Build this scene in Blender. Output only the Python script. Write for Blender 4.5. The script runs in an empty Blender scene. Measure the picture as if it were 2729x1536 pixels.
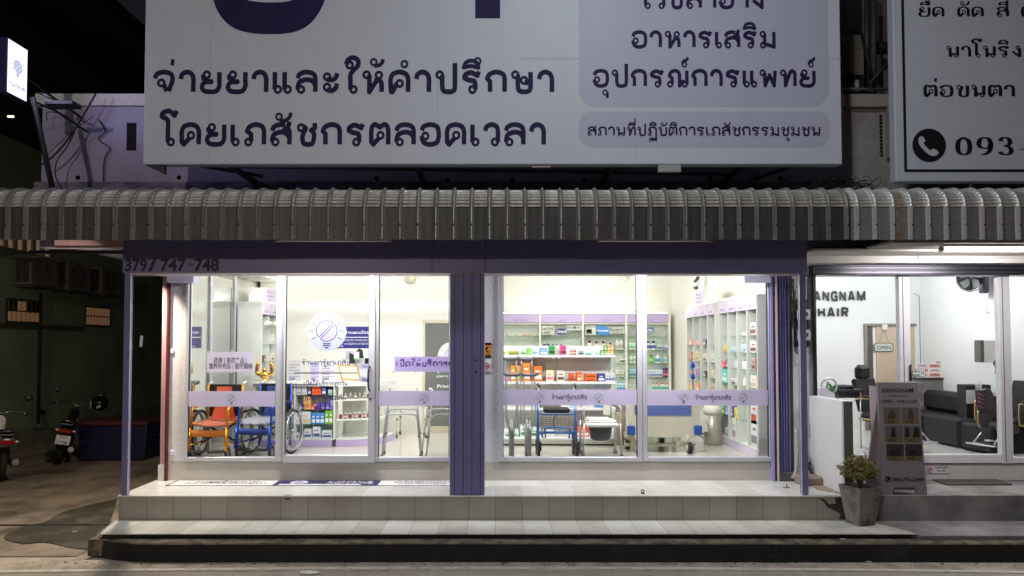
import bpy, math, random
from mathutils import Vector
random.seed(7)
S = bpy.context.scene
COL = S.collection
R = math.radians

# ------------------------------------------------------------------ camera
F, CU, CV, TH = 1819.0, 1320.0, 858.0, R(1.8)
CAM = (0.0, -7.7, 2.217)
cd = bpy.data.cameras.new('camera'); co = bpy.data.objects.new('camera', cd); COL.objects.link(co)
cd.sensor_width = 36.0; cd.lens = F / 2729 * 36
cd.shift_x = (1364.5 - CU) / 2729; cd.shift_y = (CV - 768) / 2729
cd.clip_end = 400; cd.clip_start = 0.05
co.location = CAM; co.rotation_euler = (R(90) + TH, 0, 0)
S.camera = co
# ------------------------------------------------------------------ night sky
w = bpy.data.worlds.new("World"); S.world = w; w.use_nodes = True
nt = w.node_tree
sky = nt.nodes.new('ShaderNodeTexSky'); sky.sky_type = 'NISHITA'; sky.sun_disc = False
sky.sun_elevation = R(-4); sky.sun_rotation = R(200)
nt.links.new(sky.outputs[0], nt.nodes['Background'].inputs[0])
nt.nodes['Background'].inputs[1].default_value = 0.55
# ------------------------------------------------------------------ exposure
S.view_settings.view_transform = 'Standard'; S.view_settings.look = 'None'
S.view_settings.exposure = 0.0; S.view_settings.gamma = 1.0
S.cycles.use_denoising = True
S.cycles.max_bounces = 10; S.cycles.diffuse_bounces = 5; S.cycles.transparent_max_bounces = 16
S.cycles.glossy_bounces = 4; S.cycles.sample_clamp_indirect = 6
S.cycles.caustics_reflective = False; S.cycles.caustics_refractive = False
W_STRIP = 2.0
# power of the place's lamps and of one added fill (each lamp's light is made in its builder)
W_SHOP, W_SALON, W_TUBE, W_STREET, W_FILL, W_BOX, W_PORCH = 39.0, 37.0, 38.0, 185.0, 500.0, 9.0, 70.0
W_ALLEY = 115.0

def P(u, v, Y):
    a, b = (u - CU) / F, -(v - CV) / F
    c, s = math.cos(TH), math.sin(TH)
    d = (a, c - b * s, s + b * c)
    t = (Y - CAM[1]) / d[1]
    return (t * a, Y, CAM[2] + t * d[2])
def X(u, Y, v=950): return P(u, v, Y)[0]
def Z(v, Y): return P(CU, v, Y)[2]

# ------------------------------------------------------------------ materials
MATS = {}
def mat(name, col, rough=0.5, metal=0.0, var=0.12, scale=6.0, bump=0.0, spec=0.5, emit=None, estr=0.0, alpha=None, trans=0.0, stretch=None):
    if name in MATS: return MATS[name]
    m = bpy.data.materials.new(name); m.use_nodes = True
    n, l = m.node_tree.nodes, m.node_tree.links
    b = n['Principled BSDF']
    b.inputs['Roughness'].default_value = rough; b.inputs['Metallic'].default_value = metal
    b.inputs['Specular IOR Level'].default_value = spec
    tc = n.new('ShaderNodeTexCoord'); no = n.new('ShaderNodeTexNoise')
    no.inputs['Scale'].default_value = scale; no.inputs['Detail'].default_value = 5
    src = tc.outputs['Object']
    if stretch:
        mp = n.new('ShaderNodeMapping'); mp.inputs['Scale'].default_value = stretch
        l.new(src, mp.inputs[0]); src = mp.outputs[0]
    l.new(src, no.inputs['Vector'])
    mx = n.new('ShaderNodeMix'); mx.data_type = 'RGBA'
    c = list(col) + [1]
    mx.inputs[6].default_value = [max(0, x * (1 - var)) for x in c[:3]] + [1]
    mx.inputs[7].default_value = [min(1, x * (1 + var)) for x in c[:3]] + [1]
    l.new(no.outputs['Fac'], mx.inputs[0]); l.new(mx.outputs[2], b.inputs['Base Color'])
    if bump:
        bp = n.new('ShaderNodeBump'); bp.inputs['Strength'].default_value = bump; bp.inputs['Distance'].default_value = 0.02
        l.new(no.outputs['Fac'], bp.inputs['Height']); l.new(bp.outputs[0], b.inputs['Normal'])
    if emit:
        b.inputs['Emission Color'].default_value = list(emit) + [1]; b.inputs['Emission Strength'].default_value = estr
    if alpha is not None: b.inputs['Alpha'].default_value = alpha
    MATS[name] = m
    return m

def rgb(r, g, b):
    f = lambda c: (c / 255 / 12.92) if c / 255 <= .04045 else ((c / 255 + .055) / 1.055) ** 2.4
    return (f(r), f(g), f(b))
def cm(r, g, b, rough=0.5, metal=0.0, **k):     # plain coloured surface named by its colour
    return mat('paint %d %d %d %.2f %.1f' % (r, g, b, rough, metal), rgb(r, g, b), rough, metal, **k)

def layered(name, base, dirt, scale, lo, hi, rough=0.8, bump=0.2, fine=40.0, spec=0.3, stretch=(1, 1, 1), grain=.45):
    """two-colour stained surface with fine grain"""
    if name in MATS: return MATS[name]
    m = bpy.data.materials.new(name); m.use_nodes = True
    n, l = m.node_tree.nodes, m.node_tree.links; b = n['Principled BSDF']
    b.inputs['Roughness'].default_value = rough; b.inputs['Specular IOR Level'].default_value = spec
    tc = n.new('ShaderNodeTexCoord'); mp = n.new('ShaderNodeMapping'); mp.inputs['Scale'].default_value = stretch
    l.new(tc.outputs['Object'], mp.inputs[0])
    a = n.new('ShaderNodeTexNoise'); a.inputs['Scale'].default_value = scale; a.inputs['Detail'].default_value = 8; a.inputs['Roughness'].default_value = .62
    l.new(mp.outputs[0], a.inputs['Vector'])
    r = n.new('ShaderNodeValToRGB'); r.color_ramp.elements[0].position = lo; r.color_ramp.elements[1].position = hi
    l.new(a.outputs['Fac'], r.inputs[0])
    g = n.new('ShaderNodeTexNoise'); g.inputs['Scale'].default_value = fine; g.inputs['Detail'].default_value = 6
    l.new(tc.outputs['Object'], g.inputs['Vector'])
    mx = n.new('ShaderNodeMix'); mx.data_type = 'RGBA'
    mx.inputs[6].default_value = list(base) + [1]; mx.inputs[7].default_value = list(dirt) + [1]
    l.new(r.outputs[0], mx.inputs[0])
    m2 = n.new('ShaderNodeMix'); m2.data_type = 'RGBA'; m2.blend_type = 'OVERLAY'; m2.inputs[0].default_value = grain
    l.new(mx.outputs[2], m2.inputs[6]); l.new(g.outputs['Color'], m2.inputs[7])
    hs = n.new('ShaderNodeHueSaturation'); hs.inputs['Saturation'].default_value = .9
    l.new(m2.outputs[2], hs.inputs['Color']); 
    bw = n.new('ShaderNodeRGBToBW'); l.new(g.outputs['Color'], bw.inputs[0]); l.new(bw.outputs[0], m2.inputs[7])
    l.new(hs.outputs[0], b.inputs['Base Color'])
    bp = n.new('ShaderNodeBump'); bp.inputs['Strength'].default_value = bump; bp.inputs['Distance'].default_value = .01
    l.new(g.outputs['Fac'], bp.inputs['Height']); l.new(bp.outputs[0], b.inputs['Normal'])
    MATS[name] = m
    return m

def tiles(name, base, grout, sx, sy, off=(0, 0, 0), axes='xy', rough=0.25, dirt=None):
    """square glazed tiles with thin grout, laid by object coordinates"""
    m = bpy.data.materials.new(name); m.use_nodes = True
    n, l = m.node_tree.nodes, m.node_tree.links; b = n['Principled BSDF']
    b.inputs['Roughness'].default_value = rough
    tc = n.new('ShaderNodeTexCoord'); sp = n.new('ShaderNodeSeparateXYZ'); l.new(tc.outputs['Object'], sp.inputs[0])
    facs = []
    for ax, sz, o in ((axes[0], sx, off[0]), (axes[1], sy, off[1])):
        ad = n.new('ShaderNodeMath'); ad.operation = 'ADD'; ad.inputs[1].default_value = 100 * sz - o
        l.new(sp.outputs['XYZ'.index(ax.upper())], ad.inputs[0])
        dv = n.new('ShaderNodeMath'); dv.operation = 'DIVIDE'; dv.inputs[1].default_value = sz; l.new(ad.outputs[0], dv.inputs[0])
        fr = n.new('ShaderNodeMath'); fr.operation = 'FRACT'; l.new(dv.outputs[0], fr.inputs[0])
        pp = n.new('ShaderNodeMath'); pp.operation = 'PINGPONG'; pp.inputs[1].default_value = .5; l.new(fr.outputs[0], pp.inputs[0])
        lt = n.new('ShaderNodeMath'); lt.operation = 'LESS_THAN'; lt.inputs[1].default_value = .0022 / sz; l.new(pp.outputs[0], lt.inputs[0])
        fl = n.new('ShaderNodeMath'); fl.operation = 'FLOOR'; l.new(dv.outputs[0], fl.inputs[0])
        facs.append((lt, fl))
    mxm = n.new('ShaderNodeMath'); mxm.operation = 'MAXIMUM'; l.new(facs[0][0].outputs[0], mxm.inputs[0]); l.new(facs[1][0].outputs[0], mxm.inputs[1])
    cv = n.new('ShaderNodeCombineXYZ'); l.new(facs[0][1].outputs[0], cv.inputs[0]); l.new(facs[1][1].outputs[0], cv.inputs[1])
    wn = n.new('ShaderNodeTexWhiteNoise'); l.new(cv.outputs[0], wn.inputs['Vector'])
    no = n.new('ShaderNodeTexNoise'); no.inputs['Scale'].default_value = 3; no.inputs['Detail'].default_value = 7; l.new(tc.outputs['Object'], no.inputs['Vector'])
    ma = n.new('ShaderNodeMath'); ma.operation = 'MULTIPLY_ADD'; ma.inputs[1].default_value = .35; l.new(wn.outputs['Value'], ma.inputs[0]); l.new(no.outputs['Fac'], ma.inputs[2])
    rp = n.new('ShaderNodeValToRGB'); rp.color_ramp.elements[0].position = .35; rp.color_ramp.elements[1].position = .95
    d = dirt or [x * .8 for x in base]
    rp.color_ramp.elements[0].color = list(base) + [1]; rp.color_ramp.elements[1].color = list(d) + [1]
    l.new(ma.outputs[0], rp.inputs[0])
    mx = n.new('ShaderNodeMix'); mx.data_type = 'RGBA'; mx.inputs[7].default_value = list(grout) + [1]
    l.new(mxm.outputs[0], mx.inputs[0]); l.new(rp.outputs[0], mx.inputs[6]); l.new(mx.outputs[2], b.inputs['Base Color'])
    MATS[name] = m
    return m

def glass(name='window glass', tint=(1, 1, 1), refl=1.0):
    if name in MATS: return MATS[name]
    m = bpy.data.materials.new(name); m.use_nodes = True
    n, l = m.node_tree.nodes, m.node_tree.links
    n.remove(n['Principled BSDF'])
    t = n.new('ShaderNodeBsdfTransparent'); t.inputs[0].default_value = list(tint) + [1]
    g = n.new('ShaderNodeBsdfGlossy'); g.inputs['Roughness'].default_value = .02; g.inputs['Color'].default_value = (.9, .95, 1, 1)
    f = n.new('ShaderNodeLayerWeight'); f.inputs[0].default_value = .5
    pw = n.new('ShaderNodeMath'); pw.operation = 'POWER'; pw.inputs[1].default_value = 4; l.new(f.outputs['Facing'], pw.inputs[0])
    mu = n.new('ShaderNodeMath'); mu.operation = 'MULTIPLY_ADD'; mu.inputs[1].default_value = .6 * refl; mu.inputs[2].default_value = .022 * refl; l.new(pw.outputs[0], mu.inputs[0])
    x = n.new('ShaderNodeMixShader'); l.new(mu.outputs[0], x.inputs[0]); l.new(t.outputs[0], x.inputs[1]); l.new(g.outputs[0], x.inputs[2])
    l.new(x.outputs[0], n['Material Output'].inputs[0])
    MATS[name] = m
    return m

def film(name, col, tl=0.5, see=0.0, rough=.6):
    """sticker film on glass or thin plastic: light passes through it"""
    if name in MATS: return MATS[name]
    m = bpy.data.materials.new(name); m.use_nodes = True
    n, l = m.node_tree.nodes, m.node_tree.links
    b = n['Principled BSDF']; b.inputs['Base Color'].default_value = list(col) + [1]; b.inputs['Roughness'].default_value = rough
    no = n.new('ShaderNodeTexNoise'); no.inputs['Scale'].default_value = 9
    bp = n.new('ShaderNodeBump'); bp.inputs['Strength'].default_value = .05; l.new(no.outputs['Fac'], bp.inputs['Height']); l.new(bp.outputs[0], b.inputs['Normal'])
    t = n.new('ShaderNodeBsdfTranslucent'); t.inputs[0].default_value = list(col) + [1]
    x = n.new('ShaderNodeMixShader'); x.inputs[0].default_value = tl
    l.new(b.outputs[0], x.inputs[1]); l.new(t.outputs[0], x.inputs[2])
    last = x
    if see:
        tr = n.new('ShaderNodeBsdfTransparent'); y = n.new('ShaderNodeMixShader'); y.inputs[0].default_value = see
        l.new(x.outputs[0], y.inputs[1]); l.new(tr.outputs[0], y.inputs[2]); last = y
    l.new(last.outputs[0], n['Material Output'].inputs[0])
    MATS[name] = m
    return m

def glow(name, col, s):
    return mat(name, col, .5, emit=col, estr=s, var=.02)

# ------------------------------------------------------------------ objects
ORG = {}
def thing(name, label, cat, loc=(0, 0, 0), group=None, rz=0.0):
    o = bpy.data.objects.new(name, None); COL.objects.link(o)
    o.empty_display_size = .05
    o.location = loc; o.rotation_euler = (0, 0, rz)
    o['label'] = label; o['category'] = cat
    if group: o['group'] = group
    ORG[o.name] = Vector(loc)
    return o
def local(o): ORG[o.name] = Vector((0, 0, 0)); return o     # parts of this thing are given in its own coordinates
def tag(o, label, cat, group=None):
    o['label'] = label; o['category'] = cat
    if group: o['group'] = group
    return o
def copy_tree(o, loc=None, rz=None, label=None, parent=None):
    c = o.copy(); COL.objects.link(c)
    if parent: c.parent = parent
    if loc is not None: c.location = loc
    if rz is not None: c.rotation_euler = (0, 0, rz)
    if label: c['label'] = label
    for ch in list(o.children): copy_tree(ch, parent=c)
    return c

class MB:
    def __init__(s): s.v = []; s.f = []; s.m = []; s.sm = []
    def add(s, vs, fs, m=0, smooth=False):
        k = len(s.v); s.v += [tuple(p) for p in vs]
        for f in fs: s.f.append([i + k for i in f]); s.m.append(m); s.sm.append(smooth)
        return s
    def box(s, x0, x1, y0, y1, z0, z1, m=0):
        vs = [(x0, y0, z0), (x1, y0, z0), (x1, y1, z0), (x0, y1, z0), (x0, y0, z1), (x1, y0, z1), (x1, y1, z1), (x0, y1, z1)]
        return s.add(vs, [(0, 3, 2, 1), (4, 5, 6, 7), (0, 1, 5, 4), (1, 2, 6, 5), (2, 3, 7, 6), (3, 0, 4, 7)], m)
    def rbox(s, x0, x1, y0, y1, z0, z1, b=.006, m=0):        # bevelled box
        b = min(b, (x1 - x0) * .45, (y1 - y0) * .45, (z1 - z0) * .45)
        pts = []
        idx = {}
        for sx in (0, 1):
            for sy in (0, 1):
                for sz in (0, 1):
                    cx, cy, cz = (x0, x1)[sx], (y0, y1)[sy], (z0, z1)[sz]
                    ix, iy, iz = (b, -b)[sx], (b, -b)[sy], (b, -b)[sz]
                    for a, p in (('x', (cx, cy + iy, cz + iz)), ('y', (cx + ix, cy, cz + iz)), ('z', (cx + ix, cy + iy, cz))):
                        idx[(sx, sy, sz, a)] = len(pts); pts.append(p)
        fs = []
        g = lambda x, y, z, a: idx[(x, y, z, a)]
        for k in (0, 1):
            q = [g(k, 0, 0, 'x'), g(k, 1, 0, 'x'), g(k, 1, 1, 'x'), g(k, 0, 1, 'x')]; fs.append(q if k else q[::-1])
            q = [g(0, k, 0, 'y'), g(1, k, 0, 'y'), g(1, k, 1, 'y'), g(0, k, 1, 'y')]; fs.append(q[::-1] if k else q)
            q = [g(0, 0, k, 'z'), g(1, 0, k, 'z'), g(1, 1, k, 'z'), g(0, 1, k, 'z')]; fs.append(q if k else q[::-1])
        for i in (0, 1):
            for j in (0, 1):
                q = [g(0, i, j, 'y'), g(1, i, j, 'y'), g(1, i, j, 'z'), g(0, i, j, 'z')]; fs.append(q if i != j else q[::-1])
                q = [g(i, 0, j, 'x'), g(i, 1, j, 'x'), g(i, 1, j, 'z'), g(i, 0, j, 'z')]; fs.append(q if i == j else q[::-1])
                q = [g(i, j, 0, 'x'), g(i, j, 1, 'x'), g(i, j, 1, 'y'), g(i, j, 0, 'y')]; fs.append(q if i != j else q[::-1])
        for sx in (0, 1):
            for sy in (0, 1):
                for sz in (0, 1):
                    q = [g(sx, sy, sz, 'x'), g(sx, sy, sz, 'y'), g(sx, sy, sz, 'z')]
                    fs.append(q if (sx + sy + sz) % 2 else q[::-1])
        return s.add(pts, fs, m)
    def tube(s, pts, r, n=8, m=0, cap=True, smooth=True, taper=None):
        pts = [Vector(p) for p in pts]
        rings = []
        up = None
        for i, p in enumerate(pts):
            t = (pts[min(i + 1, len(pts) - 1)] - pts[max(i - 1, 0)])
            if t.length < 1e-9: t = Vector((0, 0, 1))
            t.normalize()
            if up is None: up = Vector((0, 0, 1)) if abs(t.z) < .9 else Vector((1, 0, 0))
            a = t.cross(up)
            if a.length < 1e-6: a = t.cross(Vector((1, 0, 0)))
            a.normalize(); b = a.cross(t); up = b
            rr = r if taper is None else r * (1 + (taper - 1) * i / (len(pts) - 1))
            rings.append([p + a * rr * math.cos(2 * math.pi * k / n) + b * rr * math.sin(2 * math.pi * k / n) for k in range(n)])
        k0 = len(s.v)
        vs = [q for rg in rings for q in rg]
        fs = []
        for i in range(len(pts) - 1):
            for k in range(n):
                fs.append((i * n + k, i * n + (k + 1) % n, (i + 1) * n + (k + 1) % n, (i + 1) * n + k))
        s.add(vs, fs, m, smooth)
        if cap:
            s.f.append([k0 + k for k in range(n)][::-1]); s.m.append(m); s.sm.append(False)
            s.f.append([k0 + (len(pts) - 1) * n + k for k in range(n)]); s.m.append(m); s.sm.append(False)
        return s
    def lathe(s, c, prof, n=20, m=0, axis='z', smooth=True, sx=1.0, sy=1.0):
        """prof: (radius, height) pairs"""
        vs = []
        for r_, h in prof:
            for k in range(n):
                a = 2 * math.pi * k / n; p, q = r_ * math.cos(a) * sx, r_ * math.sin(a) * sy
                if axis == 'z': vs.append((c[0] + p, c[1] + q, c[2] + h))
                elif axis == 'y': vs.append((c[0] + p, c[1] + h, c[2] + q))
                else: vs.append((c[0] + h, c[1] + p, c[2] + q))
        fs = []
        for i in range(len(prof) - 1):
            for k in range(n):
                q = (i * n + k, i * n + (k + 1) % n, (i + 1) * n + (k + 1) % n, (i + 1) * n + k)
                fs.append(q if axis != 'y' else q[::-1])
        if prof[0][0] > 1e-6: fs.append(list(range(n))[::-1])
        if prof[-1][0] > 1e-6: fs.append([(len(prof) - 1) * n + k for k in range(n)])
        return s.add(vs, fs, m, smooth)
    def ball(s, c, rx, ry=None, rz=None, n=14, m=0):
        ry = ry or rx; rz = rz or rx
        pr = [(math.sin(math.pi * i / 8) or 1e-5, -math.cos(math.pi * i / 8)) for i in range(9)]
        vs, fs = [], []
        for r_, h in pr:
            for k in range(n): vs.append((c[0] + rx * r_ * math.cos(2 * math.pi * k / n), c[1] + ry * r_ * math.sin(2 * math.pi * k / n), c[2] + rz * h))
        for i in range(8):
            for k in range(n): fs.append((i * n + k, i * n + (k + 1) % n, (i + 1) * n + (k + 1) % n, (i + 1) * n + k))
        return s.add(vs, fs, m, True)
    def torus(s, c, R_, r_, axis='x', n=28, k=8, m=0):
        pts = []
        for i in range(n):
            a = 2 * math.pi * i / n
            for j in range(k):
                b = 2 * math.pi * j / k
                rr = R_ + r_ * math.cos(b); p, q, h = rr * math.cos(a), rr * math.sin(a), r_ * math.sin(b)
                pts.append({'x': (c[0] + h, c[1] + p, c[2] + q), 'y': (c[0] + p, c[1] + h, c[2] + q), 'z': (c[0] + p, c[1] + q, c[2] + h)}[axis])
        fs = [(i * k + j, ((i + 1) % n) * k + j, ((i + 1) % n) * k + (j + 1) % k, i * k + (j + 1) % k) for i in range(n) for j in range(k)]
        return s.add(pts, fs, m, True)
    def prism(s, poly, y0, y1, m=0, axis='y'):
        """poly of (x,z) extruded along y (or (y,z) along x, (x,y) along z)"""
        k = len(poly)
        mk = {'y': lambda p, h: (p[0], h, p[1]), 'x': lambda p, h: (h, p[0], p[1]), 'z': lambda p, h: (p[0], p[1], h)}[axis]
        vs = [mk(p, y0) for p in poly] + [mk(p, y1) for p in poly]
        fs = [list(range(k)), [k + i for i in range(k)][::-1]] + [(i, (i + 1) % k, k + (i + 1) % k, k + i)[::-1] for i in range(k)]
        return s.add(vs, fs, m)
    def quad(s, a, b, c, d, m=0): return s.add([a, b, c, d], [(0, 1, 2, 3)], m)
    def build(s, name, mats, parent=None, bevel=0.0):
        me = bpy.data.meshes.new(name)
        o_ = ORG.get(parent.name, Vector((0, 0, 0))) if parent else Vector((0, 0, 0))
        me.from_pydata([(p[0] - o_.x, p[1] - o_.y, p[2] - o_.z) for p in s.v], [], s.f)
        for mm in (mats if isinstance(mats, (list, tuple)) else [mats]): me.materials.append(mm)
        for i, p in enumerate(me.polygons): p.material_index = s.m[i]; p.use_smooth = s.sm[i]
        me.update()
        ob = bpy.data.objects.new(name, me); COL.objects.link(ob)
        if parent: ob.parent = parent; ORG[ob.name] = o_
        if bevel:
            md = ob.modifiers.new('bevel', 'BEVEL'); md.width = bevel; md.segments = 2; md.limit_method = 'ANGLE'
        return ob
def struct(mb, name, mats):
    o = mb.build(name, mats); o['kind'] = 'structure'; return o
def bx(*a): return MB().box(*a)
def rb(*a, **k): return MB().rbox(*a, **k)

def smooth(pts, k=6):
    if len(pts) < 3: return [tuple(p) for p in pts]
    d = len(pts[0]); out = []
    for i in range(len(pts) - 1):
        p0, p1, p2, p3 = pts[max(i - 1, 0)], pts[i], pts[i + 1], pts[min(i + 2, len(pts) - 1)]
        for j in range(k):
            t = j / k
            out.append(tuple(.5 * (2 * p1[c] + (p2[c] - p0[c]) * t + (2 * p0[c] - 5 * p1[c] + 4 * p2[c] - p3[c]) * t * t + (3 * p1[c] - p0[c] - 3 * p2[c] + p3[c]) * t ** 3) for c in range(d)))
    out.append(tuple(pts[-1])); return out

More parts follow.
